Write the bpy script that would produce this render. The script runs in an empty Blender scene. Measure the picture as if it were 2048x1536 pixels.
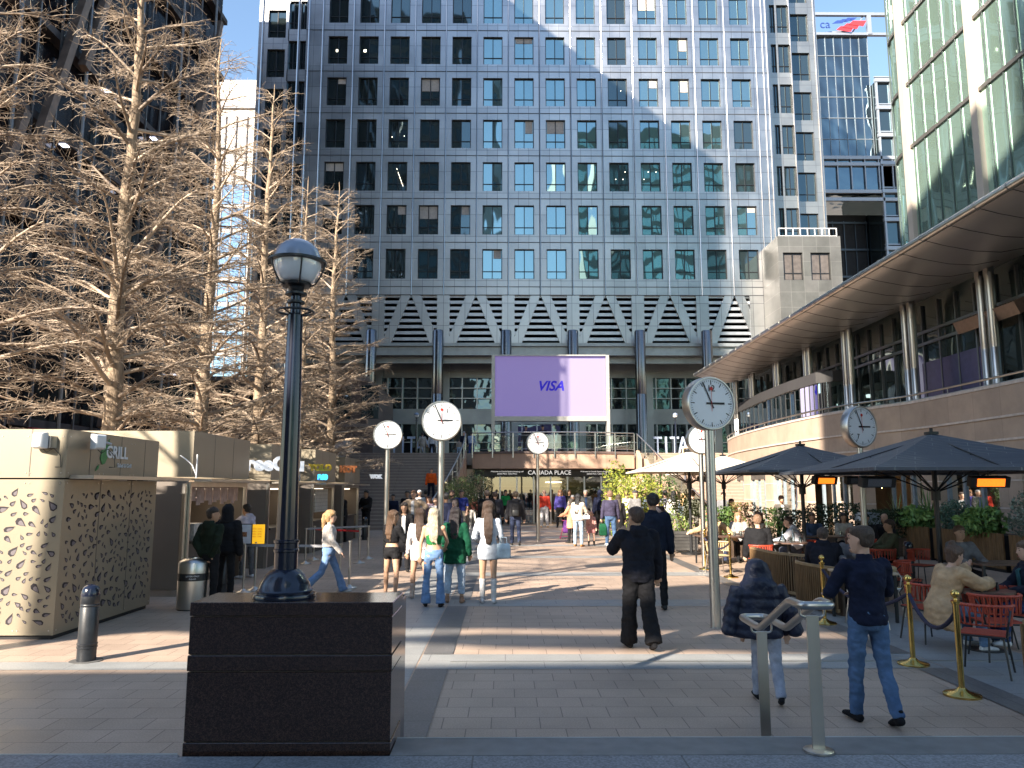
import bpy, bmesh, math, random
from mathutils import Vector, Matrix, noise
R = math.radians
sc = bpy.context.scene
COL = sc.collection
random.seed(7)
# ---------------------------------------------------------------- camera
CAM_H = 2.0; PITCH = R(7.77); YAW = R(0.48); F = 1538.0
cam = bpy.data.cameras.new('camera'); camo = bpy.data.objects.new('camera', cam); COL.objects.link(camo)
cam.sensor_width = 36; cam.lens = 36 * F / 2048; cam.clip_start = .1; cam.clip_end = 2500
camo.location = (0, 0, CAM_H); camo.rotation_euler = (R(90) + PITCH, 0, -YAW)
sc.camera = camo
# ---------------------------------------------------------------- sky and sun
SUN_EL = R(27.6); SUN_AZ = math.atan2(-.62, -.78)
w = bpy.data.worlds.new('World'); sc.world = w; w.use_nodes = True
wn = w.node_tree.nodes; sk = wn.new('ShaderNodeTexSky'); sk.sky_type = 'NISHITA'; sk.sun_disc = False
sk.sun_elevation = SUN_EL; sk.sun_rotation = SUN_AZ % (2 * math.pi); sk.air_density = 1.2; sk.dust_density = .3; sk.ozone_density = 2.0
w.node_tree.links.new(sk.outputs[0], wn['Background'].inputs[0]); wn['Background'].inputs[1].default_value = .092
sun = bpy.data.lights.new('sun', 'SUN'); sun.energy = 5.0; sun.angle = R(.5); sun.color = (1, .89, .75)
suno = bpy.data.objects.new('sun', sun); COL.objects.link(suno)
sd = Vector((math.sin(SUN_AZ) * math.cos(SUN_EL), math.cos(SUN_AZ) * math.cos(SUN_EL), math.sin(SUN_EL)))
suno.rotation_euler = sd.to_track_quat('Z', 'Y').to_euler()
sc.view_settings.view_transform = 'Standard'; sc.view_settings.look = 'None'; sc.view_settings.gamma = 1
sc.view_settings.exposure = 1.75
sc.cycles.max_bounces = 6; sc.cycles.caustics_reflective = False; sc.cycles.caustics_refractive = False
# ---------------------------------------------------------------- pixel helpers (turn a place in the photo into a point of the world)
def ray(x, y):
    cx = (x - 1024) / F; cy = (768 - y) / F
    fw = math.cos(PITCH) - cy * math.sin(PITCH); up = math.sin(PITCH) + cy * math.cos(PITCH)
    return (cx * math.cos(YAW) + fw * math.sin(YAW), -cx * math.sin(YAW) + fw * math.cos(YAW), up)
def P(x, y, Y):
    d = ray(x, y); k = Y / d[1]; return Vector((d[0] * k, Y, CAM_H + d[2] * k))
def G(x, y, z=0):
    d = ray(x, y); k = (z - CAM_H) / d[2]; return Vector((d[0] * k, d[1] * k, z))
def XatY(px, Y, y=900): return P(px, y, Y).x
# ---------------------------------------------------------------- materials
MATS = {}
def newmat(name):
    m = bpy.data.materials.new(name); m.use_nodes = True; nt = m.node_tree
    return m, nt, nt.nodes['Principled BSDF']
def mat(name, col, rough=.6, metal=0, var=.15, vs=6, bump=0, bs=60, spec=.5, stretch=None, emit=0, aniso=0, coat=0, gen=False):
    if name in MATS: return MATS[name]
    m, nt, b = newmat(name); N = nt.nodes; L = nt.links
    b.inputs['Roughness'].default_value = rough; b.inputs['Metallic'].default_value = metal
    b.inputs['Specular IOR Level'].default_value = spec; b.inputs['Coat Weight'].default_value = coat
    tc = N.new('ShaderNodeTexCoord'); mp = N.new('ShaderNodeMapping')
    L.new(tc.outputs['Object'], mp.inputs[0])
    if stretch: mp.inputs['Scale'].default_value = stretch
    if var > 0:
        nz = N.new('ShaderNodeTexNoise'); nz.inputs['Scale'].default_value = vs; nz.inputs['Detail'].default_value = 4
        L.new(mp.outputs[0], nz.inputs['Vector'])
        cr = N.new('ShaderNodeValToRGB'); e = cr.color_ramp.elements
        e[0].position = .3; e[1].position = .7
        e[0].color = (*[c * (1 - var) for c in col], 1); e[1].color = (*[min(1, c * (1 + var)) for c in col], 1)
        L.new(nz.outputs['Fac'], cr.inputs[0]); L.new(cr.outputs[0], b.inputs['Base Color'])
    else: b.inputs['Base Color'].default_value = (*col, 1)
    if bump:
        n2 = N.new('ShaderNodeTexNoise'); n2.inputs['Scale'].default_value = bs; n2.inputs['Detail'].default_value = 3
        L.new(mp.outputs[0], n2.inputs['Vector'])
        bp = N.new('ShaderNodeBump'); bp.inputs['Strength'].default_value = bump; bp.inputs['Distance'].default_value = .02
        L.new(n2.outputs['Fac'], bp.inputs['Height']); L.new(bp.outputs[0], b.inputs['Normal'])
    if emit:
        b.inputs['Emission Color'].default_value = (*col, 1); b.inputs['Emission Strength'].default_value = emit
    MATS[name] = m; return m
def brickmat(name, c1, c2, cm, bw, rh, mort, rough=.7, metal=0, axes='XY', offset=.5, var=.12, vs=3, spec=.5, shift=(0, 0), bump=.15, rvar=0, dirt=.0):
    m, nt, b = newmat(name); N = nt.nodes; L = nt.links
    tc = N.new('ShaderNodeTexCoord'); sp = N.new('ShaderNodeSeparateXYZ'); cb = N.new('ShaderNodeCombineXYZ')
    L.new(tc.outputs['Object'], sp.inputs[0])
    L.new(sp.outputs[axes[0]], cb.inputs['X']); L.new(sp.outputs[axes[1]], cb.inputs['Y'])
    mp = N.new('ShaderNodeMapping'); mp.inputs['Location'].default_value = (*shift, 0); L.new(cb.outputs[0], mp.inputs[0])
    br = N.new('ShaderNodeTexBrick'); br.offset = offset; br.inputs['Scale'].default_value = 1
    br.inputs['Brick Width'].default_value = bw; br.inputs['Row Height'].default_value = rh
    br.inputs['Mortar Size'].default_value = mort; br.inputs['Mortar Smooth'].default_value = .2
    br.inputs['Color1'].default_value = (*c1, 1); br.inputs['Color2'].default_value = (*c2, 1); br.inputs['Mortar'].default_value = (*cm, 1)
    L.new(mp.outputs[0], br.inputs['Vector'])
    nz = N.new('ShaderNodeTexNoise'); nz.inputs['Scale'].default_value = vs; nz.inputs['Detail'].default_value = 6; nz.inputs['Roughness'].default_value = .65
    L.new(tc.outputs['Object'], nz.inputs['Vector'])
    mr = N.new('ShaderNodeMapRange'); mr.inputs['From Min'].default_value = .3; mr.inputs['From Max'].default_value = .7
    mr.inputs['To Min'].default_value = 1 - var; mr.inputs['To Max'].default_value = 1 + var; L.new(nz.outputs['Fac'], mr.inputs[0])
    mx = N.new('ShaderNodeMix'); mx.data_type = 'RGBA'; mx.blend_type = 'MULTIPLY'; mx.inputs[0].default_value = 1
    L.new(br.outputs['Color'], mx.inputs[6]); L.new(mr.outputs[0], mx.inputs[7])
    out = mx.outputs[2]
    if dirt:
        n3 = N.new('ShaderNodeTexNoise'); n3.inputs['Scale'].default_value = 70; n3.inputs['Detail'].default_value = 2
        L.new(tc.outputs['Object'], n3.inputs['Vector'])
        m3 = N.new('ShaderNodeMapRange'); m3.inputs['From Min'].default_value = .35; m3.inputs['From Max'].default_value = .65
        m3.inputs['To Min'].default_value = 1 - dirt; m3.inputs['To Max'].default_value = 1 + dirt; L.new(n3.outputs['Fac'], m3.inputs[0])
        m4 = N.new('ShaderNodeMix'); m4.data_type = 'RGBA'; m4.blend_type = 'MULTIPLY'; m4.inputs[0].default_value = 1
        L.new(out, m4.inputs[6]); L.new(m3.outputs[0], m4.inputs[7]); out = m4.outputs[2]
    if dirt:   # trodden-in spots and broad worn patches
        vo = N.new('ShaderNodeTexVoronoi'); vo.inputs['Scale'].default_value = 2.6; L.new(tc.outputs['Object'], vo.inputs[0])
        lt = N.new('ShaderNodeMapRange'); lt.inputs['From Min'].default_value = .035; lt.inputs['From Max'].default_value = .06; lt.inputs['To Min'].default_value = .72; lt.inputs['To Max'].default_value = 1; L.new(vo.outputs['Distance'], lt.inputs[0])
        n5 = N.new('ShaderNodeTexNoise'); n5.inputs['Scale'].default_value = .45; n5.inputs['Detail'].default_value = 5; L.new(tc.outputs['Object'], n5.inputs[0])
        m5 = N.new('ShaderNodeMapRange'); m5.inputs['From Min'].default_value = .35; m5.inputs['From Max'].default_value = .65; m5.inputs['To Min'].default_value = .86; m5.inputs['To Max'].default_value = 1.1; L.new(n5.outputs['Fac'], m5.inputs[0])
        mm = N.new('ShaderNodeMath'); mm.operation = 'MULTIPLY'; L.new(lt.outputs[0], mm.inputs[0]); L.new(m5.outputs[0], mm.inputs[1])
        m6 = N.new('ShaderNodeMix'); m6.data_type = 'RGBA'; m6.blend_type = 'MULTIPLY'; m6.inputs[0].default_value = 1; L.new(out, m6.inputs[6]); L.new(mm.outputs[0], m6.inputs[7]); out = m6.outputs[2]
    L.new(out, b.inputs['Base Color'])
    b.inputs['Metallic'].default_value = metal; b.inputs['Specular IOR Level'].default_value = spec
    m2 = N.new('ShaderNodeMapRange'); m2.inputs['To Min'].default_value = rough - rvar; m2.inputs['To Max'].default_value = rough + rvar
    L.new(nz.outputs['Fac'], m2.inputs[0]); L.new(m2.outputs[0], b.inputs['Roughness'])
    if bump:
        iv = N.new('ShaderNodeMath'); iv.operation = 'SUBTRACT'; iv.inputs[0].default_value = 1; L.new(br.outputs['Fac'], iv.inputs[1])
        bp = N.new('ShaderNodeBump'); bp.inputs['Strength'].default_value = bump; bp.inputs['Distance'].default_value = .01
        L.new(iv.outputs[0], bp.inputs['Height']); L.new(bp.outputs[0], b.inputs['Normal'])
    MATS[name] = m; return m
def wavyglass(name, col, scale=.5, strength=.12, rough=.03, metal=.9, stretch=(1, 1, 1), dist=.5):
    m, nt, b = newmat(name); N = nt.nodes; L = nt.links
    b.inputs['Base Color'].default_value = (*col, 1); b.inputs['Metallic'].default_value = metal; b.inputs['Roughness'].default_value = rough
    g = N.new('ShaderNodeNewGeometry'); mp = N.new('ShaderNodeMapping'); L.new(g.outputs['Position'], mp.inputs[0]); mp.inputs['Scale'].default_value = stretch
    nz = N.new('ShaderNodeTexNoise'); nz.inputs['Scale'].default_value = scale; nz.inputs['Detail'].default_value = 1.5
    L.new(mp.outputs[0], nz.inputs['Vector'])
    bp = N.new('ShaderNodeBump'); bp.inputs['Strength'].default_value = strength; bp.inputs['Distance'].default_value = dist
    L.new(nz.outputs['Fac'], bp.inputs['Height']); L.new(bp.outputs[0], b.inputs['Normal'])
    MATS[name] = m; return m
def clearglass(name, col=(.8, .9, .88), op=.25, rough=.02):
    m, nt, b = newmat(name); N = nt.nodes; L = nt.links
    tr = N.new('ShaderNodeBsdfTransparent'); tr.inputs[0].default_value = (*col, 1)
    gl = N.new('ShaderNodeBsdfGlossy'); gl.inputs['Roughness'].default_value = rough; gl.inputs[0].default_value = (.9, .95, .95, 1)
    fr = N.new('ShaderNodeFresnel'); ad = N.new('ShaderNodeMath'); ad.operation = 'ADD'; ad.inputs[1].default_value = op; ad.use_clamp = True
    L.new(fr.outputs[0], ad.inputs[0]); mx = N.new('ShaderNodeMixShader')
    L.new(ad.outputs[0], mx.inputs[0]); L.new(tr.outputs[0], mx.inputs[1]); L.new(gl.outputs[0], mx.inputs[2])
    L.new(mx.outputs[0], N['Material Output'].inputs[0]); MATS[name] = m; return m
def leafmat(name, c1, c2, c3=None, trans=.25):
    m, nt, b = newmat(name); N = nt.nodes; L = nt.links
    g = N.new('ShaderNodeNewGeometry'); cr = N.new('ShaderNodeValToRGB'); e = cr.color_ramp.elements
    e[0].color = (*c1, 1); e[1].color = (*c2, 1)
    if c3: x = e.new(.5); x.color = (*c3, 1)
    L.new(g.outputs['Random Per Island'], cr.inputs[0]); L.new(cr.outputs[0], b.inputs['Base Color'])
    b.inputs['Roughness'].default_value = .55; b.inputs['Specular IOR Level'].default_value = .35
    MATS[name] = m; return m
# ---------------------------------------------------------------- mesh builder
WL = {}
class MB:
    def __init__(s): s.v = []; s.f = []; s.m = []; s.mi = 0
    def quad(s, a, b, c, d):
        n = len(s.v); s.v += [tuple(a), tuple(b), tuple(c), tuple(d)]; s.f.append((n, n + 1, n + 2, n + 3)); s.m.append(s.mi)
    def box(s, x0, x1, y0, y1, z0, z1):
        n = len(s.v); s.v += [(x0, y0, z0), (x1, y0, z0), (x1, y1, z0), (x0, y1, z0), (x0, y0, z1), (x1, y0, z1), (x1, y1, z1), (x0, y1, z1)]
        for f in ((0, 3, 2, 1), (4, 5, 6, 7), (0, 1, 5, 4), (1, 2, 6, 5), (2, 3, 7, 6), (3, 0, 4, 7)):
            s.f.append(tuple(n + i for i in f)); s.m.append(s.mi)
    def obox(s, c, size, rot=None, M=None):
        n0 = len(s.v); x, y, z = [k / 2 for k in size]; s.box(-x, x, -y, y, -z, z)
        M = M or (Matrix.Rotation(rot or 0, 3, 'Z'))
        c = Vector(c)
        for i in range(n0, len(s.v)): s.v[i] = tuple(M @ Vector(s.v[i]) + c)
    def beam(s, a, b, w, h, up=(0, 0, 1)):
        a = Vector(a); b = Vector(b); d = (b - a); l = d.length; d.normalize()
        x = d.cross(Vector(up))
        if x.length < 1e-4: x = d.cross(Vector((1, 0, 0)))
        x.normalize(); u = x.cross(d)
        M = Matrix((x, d, u)).transposed(); s.obox((a + b) / 2, (w, l, h), M=M)
    def rings(s, rings, cap=True):
        k = len(rings[0]); n = len(s.v)
        for r in rings: s.v += [tuple(p) for p in r]
        for i in range(len(rings) - 1):
            for j in range(k):
                a = n + i * k + j; b = n + i * k + (j + 1) % k
                s.f.append((a, b, b + k, a + k)); s.m.append(s.mi)
        if cap:
            s.f.append(tuple(n + j for j in reversed(range(k)))); s.m.append(s.mi)
            s.f.append(tuple(n + (len(rings) - 1) * k + j for j in range(k))); s.m.append(s.mi)
    def tube(s, pts, rad, n=8, cap=True, flat=1.0, closed=False):
        pts = [Vector(p) for p in pts]
        if not hasattr(rad, '__len__'): rad = [rad] * len(pts)
        t0 = (pts[1] - pts[0]).normalized()
        x = t0.cross(Vector((0, 0, 1)))
        if x.length < .05: x = t0.cross(Vector((0, 1, 0)))
        x.normalize(); rs = []
        for i, p in enumerate(pts):
            if i == 0: t = pts[1] - p
            elif i == len(pts) - 1: t = p - pts[-2]
            else: t = (pts[i + 1] - pts[i - 1])
            t.normalize(); x = (x - t * x.dot(t))
            if x.length < 1e-5: x = t.orthogonal()
            x.normalize(); y = t.cross(x); r = rad[i]
            rs.append([p + x * (r * math.cos(2 * math.pi * j / n)) + y * (r * flat * math.sin(2 * math.pi * j / n)) for j in range(n)])
        if closed: rs.append(rs[0]); s.rings(rs, False)
        else: s.rings(rs, cap)
    def cyl(s, x, y, z0, z1, r, r2=None, n=20):
        s.tube([(x, y, z0), (x, y, z1)], [r, r if r2 is None else r2], n)
    def lathe(s, prof, c=(0, 0, 0), n=24, axis='Z', cap=True):
        c = Vector(c); rs = []
        for r, z in prof:
            ring = []
            for j in range(n):
                a = 2 * math.pi * j / n
                if axis == 'Z': ring.append(c + Vector((r * math.cos(a), r * math.sin(a), z)))
                else: ring.append(c + Vector((r * math.cos(a), z, -r * math.sin(a))))
            rs.append(ring)
        s.rings(rs, cap)
    def prism(s, poly, d0, d1, axis='Y'):
        def mk(p, d):
            if axis == 'Y': return (p[0], d, p[1])
            if axis == 'X': return (d, p[0], p[1])
            return (p[0], p[1], d)
        n = len(s.v); k = len(poly); s.v += [mk(p, d0) for p in poly] + [mk(p, d1) for p in poly]
        s.f.append(tuple(range(n, n + k))); s.f.append(tuple(reversed(range(n + k, n + 2 * k)))); s.m += [s.mi] * 2
        for j in range(k):
            a = n + j; b = n + (j + 1) % k; s.f.append((a, a + k, b + k, b)); s.m.append(s.mi)
    def split(s, name, mats, parent, **k):
        # one object per loose piece
        par = list(range(len(s.v)))
        def fd(a):
            while par[a] != a: par[a] = par[par[a]]; a = par[a]
            return a
        for f in s.f:
            for a in f[1:]: par[fd(a)] = fd(f[0])
        g = {}
        for f, mi in zip(s.f, s.m): g.setdefault(fd(f[0]), []).append((f, mi))
        out = []
        for fs in g.values():
            q = MB(); mp = {}
            for f, mi in fs:
                for a in f:
                    if a not in mp: mp[a] = len(q.v); q.v.append(s.v[a])
                q.f.append(tuple(mp[a] for a in f)); q.m.append(mi)
            out.append(q.build(name, mats, parent, **k))
        return out
    def build(s, name, mats, parent=None, world=True, smooth=0, bevel=0, fixn=True):
        me = bpy.data.meshes.new(name)
        off = WL.get(parent.name, Vector()) if (parent and world) else Vector()
        me.from_pydata([(v[0] - off.x, v[1] - off.y, v[2] - off.z) for v in s.v], [], s.f)
        mats = mats if isinstance(mats, (list, tuple)) else [mats]
        for m in mats: me.materials.append(m)
        if len(mats) > 1: me.polygons.foreach_set('material_index', s.m)
        if fixn:
            bm = bmesh.new(); bm.from_mesh(me); bmesh.ops.recalc_face_normals(bm, faces=bm.faces)
            if bevel: bmesh.ops.bevel(bm, geom=bm.edges, offset=bevel, segments=1, affect='EDGES', clamp_overlap=True)
            bm.to_mesh(me); bm.free()
        me.update()
        if smooth:
            me.shade_smooth(); me.set_sharp_from_angle(angle=R(smooth))
        o = bpy.data.objects.new(name, me); COL.objects.link(o)
        if parent: o.parent = parent; WL[o.name] = WL.get(parent.name, Vector())
        return o
def tag(o, label=None, cat=None, group=None, kind=None):
    if label: o['label'] = label
    if cat: o['category'] = cat
    if group: o['group'] = group
    if kind: o['kind'] = kind
    return o
def thing(name, loc, label, cat, group=None, rz=0):
    o = bpy.data.objects.new(name, None); COL.objects.link(o); o.location = loc; o.rotation_euler = (0, 0, rz); o.empty_display_size = .1
    WL[o.name] = Vector(loc); return tag(o, label, cat, group)
def kids(o): return [c for c in bpy.data.objects if c.parent == o]
def copy_tree(o, loc=None, rz=None, label=None, group=None, parent=None, scale=None):
    c = o.copy(); COL.objects.link(c)
    if parent: c.parent = parent
    if loc is not None: c.location = loc
    if rz is not None: c.rotation_euler = (0, 0, rz)
    if scale: c.scale = scale if hasattr(scale, '__len__') else (scale,) * 3
    if label: c['label'] = label
    if group: c['group'] = group
    for k in kids(o): copy_tree(k, parent=c)
    return c
def text(body, size, name, m, parent, M, depth=.01, world=True, bold=0, shear=0, space=1):
    cu = bpy.data.curves.new('t', 'FONT'); cu.body = body; cu.size = size; cu.extrude = depth; cu.offset = bold; cu.shear = shear; cu.space_character = space
    cu.align_x = 'CENTER'; cu.align_y = 'CENTER'; cu.resolution_u = 3
    t = bpy.data.objects.new('t', cu); COL.objects.link(t)
    me = bpy.data.meshes.new_from_object(t.evaluated_get(bpy.context.evaluated_depsgraph_get())); bpy.data.objects.remove(t)
    off = WL.get(parent.name, Vector()) if (parent and world) else Vector()
    me.transform(Matrix.Translation(-off) @ M); me.materials.clear(); me.materials.append(m); me.name = name
    o = bpy.data.objects.new(name, me); COL.objects.link(o)
    if parent: o.parent = parent
    return o
def face_cam(loc, rz=0): return Matrix.Translation(loc) @ Matrix.Rotation(rz, 4, 'Z') @ Matrix.Rotation(R(90), 4, 'X')
# common materials
M_navy = mat('navy_gloss_paint', (.007, .010, .024), .2, 0, .1, 5, spec=.5, coat=.3)
M_black = mat('black_metal', (.015, .016, .018), .4, 0, .1)
M_steel = mat('brushed_steel', (.50, .48, .45), .33, 1, .12, 3, stretch=(1, 1, .15), bump=.03, bs=300)
M_steeld = mat('dark_polished_steel', (.20, .20, .21), .25, 1, .12, 2, stretch=(1, 1, .1))
M_brass = mat('polished_brass', (.62, .42, .13), .16, 1, .08, 5)
M_white = mat('white_enamel', (.72, .73, .74), .4, 0, .03)
M_dark = mat('dark_interior', (.012, .012, .014), .7, 0, .4, 1.5)
M_wood = mat('oak_slats', (.20, .115, .05), .5, 0, .35, 6, stretch=(6, 6, .6), bump=.1)
M_woodd = mat('dark_stained_wood', (.07, .045, .03), .55, 0, .35, 6, stretch=(6, 6, .6), bump=.1)
M_red = mat('red_rope', (.40, .055, .025), .5, 0, .15, 20)
# ---------------------------------------------------------------- ground
pav = brickmat('pink_granite_pavers', (.46, .345, .265), (.40, .30, .23), (.17, .125, .10), .42, .325, .0045, .55, var=.13, vs=1.3, dirt=.12, rvar=.12, shift=(.12, .02))
gL = brickmat('pale_grey_granite', (.31, .31, .30), (.275, .28, .275), (.14, .14, .14), .9, .375, .005, .5, var=.08, vs=2, dirt=.12, rvar=.1)
gD = brickmat('dark_grey_granite', (.125, .12, .118), (.15, .143, .14), (.06, .06, .06), .6, .7, .005, .5, var=.12, vs=2, dirt=.18, rvar=.1, offset=0)
gU = brickmat('rough_blue_grey_granite', (.24, .245, .26), (.22, .225, .24), (.12, .12, .12), 1.3, 3.0, .006, .6, var=.1, vs=6, dirt=.3, offset=0, shift=(.2, 0))
gS = mat('smooth_step_granite', (.17, .175, .18), .5, 0, .15, 8, bump=.1, bs=150)
g = MB(); g.quad((-400, -300, 0), (400, -300, 0), (400, 600, 0), (-400, 600, 0))
tag(g.build('ground', pav), kind='structure')
g = MB()
for k in range(-1, 8):
    y0 = 8.95 + 4.65 * k
    if k == -1: continue
    g.quad((-1.0, y0, .004), (4.95, y0, .004), (4.95, y0 + .78, .004), (-1.0, y0 + .78, .004))
g.quad((-1.95, 5.3, .004), (-1.02, 5.3, .004), (-1.02, 40, .004), (-1.95, 40, .004))
g.quad((4.97, 5.3, .004), (6.3, 5.3, .004), (6.3, 17, .004), (4.97, 17, .004))
g.quad((-9, 8.95, .004), (-1.97, 8.95, .004), (-1.97, 9.35, .004), (-9, 9.35, .004))
tag(g.build('pale_paving_band', gL), kind='structure')
g = MB()
ys = [5.3] + [v for k in range(0, 7) for v in (8.95 + 4.65 * k, 8.95 + 4.65 * k + .78)]
for i in range(0, len(ys) - 1, 2):
    g.quad((-1.0, ys[i], .008), (-.64, ys[i], .008), (-.64, ys[i + 1], .008), (-1.0, ys[i + 1], .008))
    g.quad((4.62, ys[i], .008), (4.97, ys[i], .008), (4.97, ys[i + 1], .008), (4.62, ys[i + 1], .008))
tag(g.build('dark_paving_band', gD), kind='structure')
g = MB(); g.box(-.64, 6.3, 9.30, 9.312, .004, .012); tag(g.build('steel_joint_strip', M_steel), kind='structure')
# raised platform the camera stands on: two steps down to the plaza
g = MB(); g.box(-12, -2.04, -30, 5.105, 0, .35); g.box(-2.04, 12, -30, 5.07, 0, .35)
tag(g.build('upper_pavement', gU), kind='structure')
g = MB(); g.box(-.72, 12, 5.072, 5.41, .002, .353)
tag(g.build('top_step', gS), kind='structure')
g = MB(); g.box(-.72, 12, 5.412, 5.75, .002, .175); tag(g.build('lower_step', gS), kind='structure')
g = MB(); g.box(-.72, 12, 5.404, 5.416, .345, .356); g.box(-12, -2.06, 5.107, 5.125, .3, .353); tag(g.build('step_nosing', mat('pale_edge', (.42, .42, .41), .5)), kind='structure')
t = thing('inspection_cover', G(1185, 1178), 'paved inspection cover outlined by dark cracks in the middle of the plaza', 'cover'); c = G(1185, 1178)
for a, b, d, e in ((-.3, .3, -.22, -.21), (-.3, .3, .21, .22), (-.3, -.29, -.21, .21), (.29, .3, -.21, .21)):
    q = MB(); q.box(c.x + a, c.x + b, c.y + d, c.y + e, .001, .006); q.build('edge_strip', mat('dark_gap', (.05, .04, .035), .8), t)
# ---------------------------------------------------------------- plinth and street lamp
gP = None
def granite(name, base, spk, rough=.12):
    m, nt, b = newmat(name); N = nt.nodes; L = nt.links
    tc = N.new('ShaderNodeTexCoord'); vo = N.new('ShaderNodeTexVoronoi'); vo.inputs['Scale'].default_value = 200; L.new(tc.outputs['Object'], vo.inputs[0])
    nz = N.new('ShaderNodeTexNoise'); nz.inputs['Scale'].default_value = 45; nz.inputs['Detail'].default_value = 6; L.new(tc.outputs['Object'], nz.inputs[0])
    ad = N.new('ShaderNodeMath'); ad.operation = 'MULTIPLY'; L.new(nz.outputs['Fac'], ad.inputs[0])
    sp = N.new('ShaderNodeSeparateColor'); L.new(vo.outputs['Color'], sp.inputs[0]); L.new(sp.outputs[0], ad.inputs[1])
    cr = N.new('ShaderNodeValToRGB'); e = cr.color_ramp.elements; e[0].position = .12; e[0].color = (*base, 1); e[1].position = .55; e[1].color = (*spk, 1)
    L.new(ad.outputs[0], cr.inputs[0]); L.new(cr.outputs[0], b.inputs['Base Color']); b.inputs['Roughness'].default_value = rough
    MATS[name] = m; return m
M_gran = granite('polished_dark_granite', (.020, .012, .011), (.075, .043, .034), .13)
M_joint = mat('pale_joint', (.2, .18, .17), .7)
t = thing('granite_plinth', (-1.38, 5.36, 0), 'low block of polished dark brown granite that carries the navy street lamp', 'plinth')
x0, x1, y0, y1, zt = -2.03, -.725, 5.115, 5.60, 1.275
zs = [0, .50, .83, .835, .98, .985, 1.205, 1.21, zt]
for za, zb, ins in ((.0, .485, 0), (.493, .83, .006), (.838, .935, .004), (.943, 1.175, .008), (1.183, zt, .008)):
    pass
lay = [(0.0, .50), (.507, .855), (.862, .955), (.962, 1.18), (1.187, zt)]
# five courses as in the photo: base, tall, thin, middle, cap
lay = [(0, .415), (.421, .843), (.849, .945), (.951, 1.185), (1.191, zt)]
for i, (za, zb) in enumerate(lay):
    q = MB(); e = [0, .003, 0, .003, 0][i]
    q.box(x0 + e, x1 - e, y0 + e, y1 - e, za, zb); q.build('course', M_gran, t, bevel=.004)
q = MB(); q.box(x0 + .02, x1 - .02, y0 + .02, y1 - .02, .02, zt - .01); q.build('joint_core', M_joint, t)
q = MB(); q.box(x0 + .2, x1 - .045, y1 + .005, y1 + .55, 0, zt - .09); q.build('rear_block', M_gran, t, bevel=.004)
lx, ly = -1.49, 5.345
def lamp(x, y, z0, H, label, big=True, group=None):
    t = thing('street_lamp', (x, y, z0), label, 'street lamp', group)
    def lz(prof, name, m, par=t, n=32): q = MB(); q.lathe(prof, (x, y, z0), n); return q.build(name, m, par, smooth=40)
    lz([(.0, 0), (.205, 0), (.21, .015), (.205, .03), (.185, .035), (.187, .05), (.175, .06), (.16, .10), (.13, .15), (.095, .185), (.08, .19)], 'base', M_navy)
    lz([(.078, .18), (.078, .30), (.084, .305), (.084, .32), (.078, .325), (.078, .36), (.085, .365), (.085, .38), (.073, .385), (.052, H - .52), (.038, H - .515), (.036, H - .36)], 'post', M_navy)
    lz([(.0, H - .385), (.075, H - .38), (.075, H - .365), (.0, H - .36)], 'collar', M_black)
    q = MB(); q.tube([(x + .125 * math.cos(a), y + .125 * math.sin(a), z0 + H - .50) for a in [i * math.pi / 16 for i in range(32)]], .009, 8, closed=True)
    for a in (0, 2.1, 4.2): q.tube([(x + .05 * math.cos(a), y + .05 * math.sin(a), z0 + H - .52), (x + .12 * math.cos(a), y + .12 * math.sin(a), z0 + H - .50)], .006, 6)
    q.lathe([(.0, H - .44), (.062, H - .44), (.062, H - .425), (0, H - .425)], (x, y, z0), 24)
    q.build('ladder_ring', M_black, t, smooth=40)
    gz = H - .135
    lz([(.0, gz + .168), (.05, gz + .16), (.1, gz + .135), (.14, gz + .095), (.162, gz + .04), (.168, gz + .01), (.0, gz + .005)], 'dome_cap', mat('grey_blue_cap', (.25, .30, .40), .25, 0, .05, coat=.5))
    lz([(.0, gz), (.168, gz - .0), (.166, gz - .04), (.150, gz - .09), (.125, gz - .135), (.10, gz - .155), (.0, gz - .155)], 'globe', mat('opal_glass', (.90, .90, .90), .12, 0, .03, coat=1))
    lz([(.165, gz + .012), (.205, gz + .004), (.205, gz - .010), (.170, gz - .012)], 'rim', M_black)
    q = MB()
    for k in range(5):
        a = k * math.pi / 2.5 + .1
        q.tube([(x + r * math.cos(a), y + r * math.sin(a), z0 + gz + dz) for r, dz in ((.195, 0), (.19, -.04), (.168, -.10), (.13, -.165), (.09, -.18))], .006, 6)
    q.lathe([(.0, H - .36), (.045, H - .36), (.06, H - .325), (.10, H - .312), (.105, H - .295), (0, H - .295)], (x, y, z0), 24)
    q.build('cage', M_black, t, smooth=40)
    return t
lamp(lx, ly, zt, 2.47, 'tall navy street lamp with a grey domed globe, standing on the granite plinth')
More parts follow.
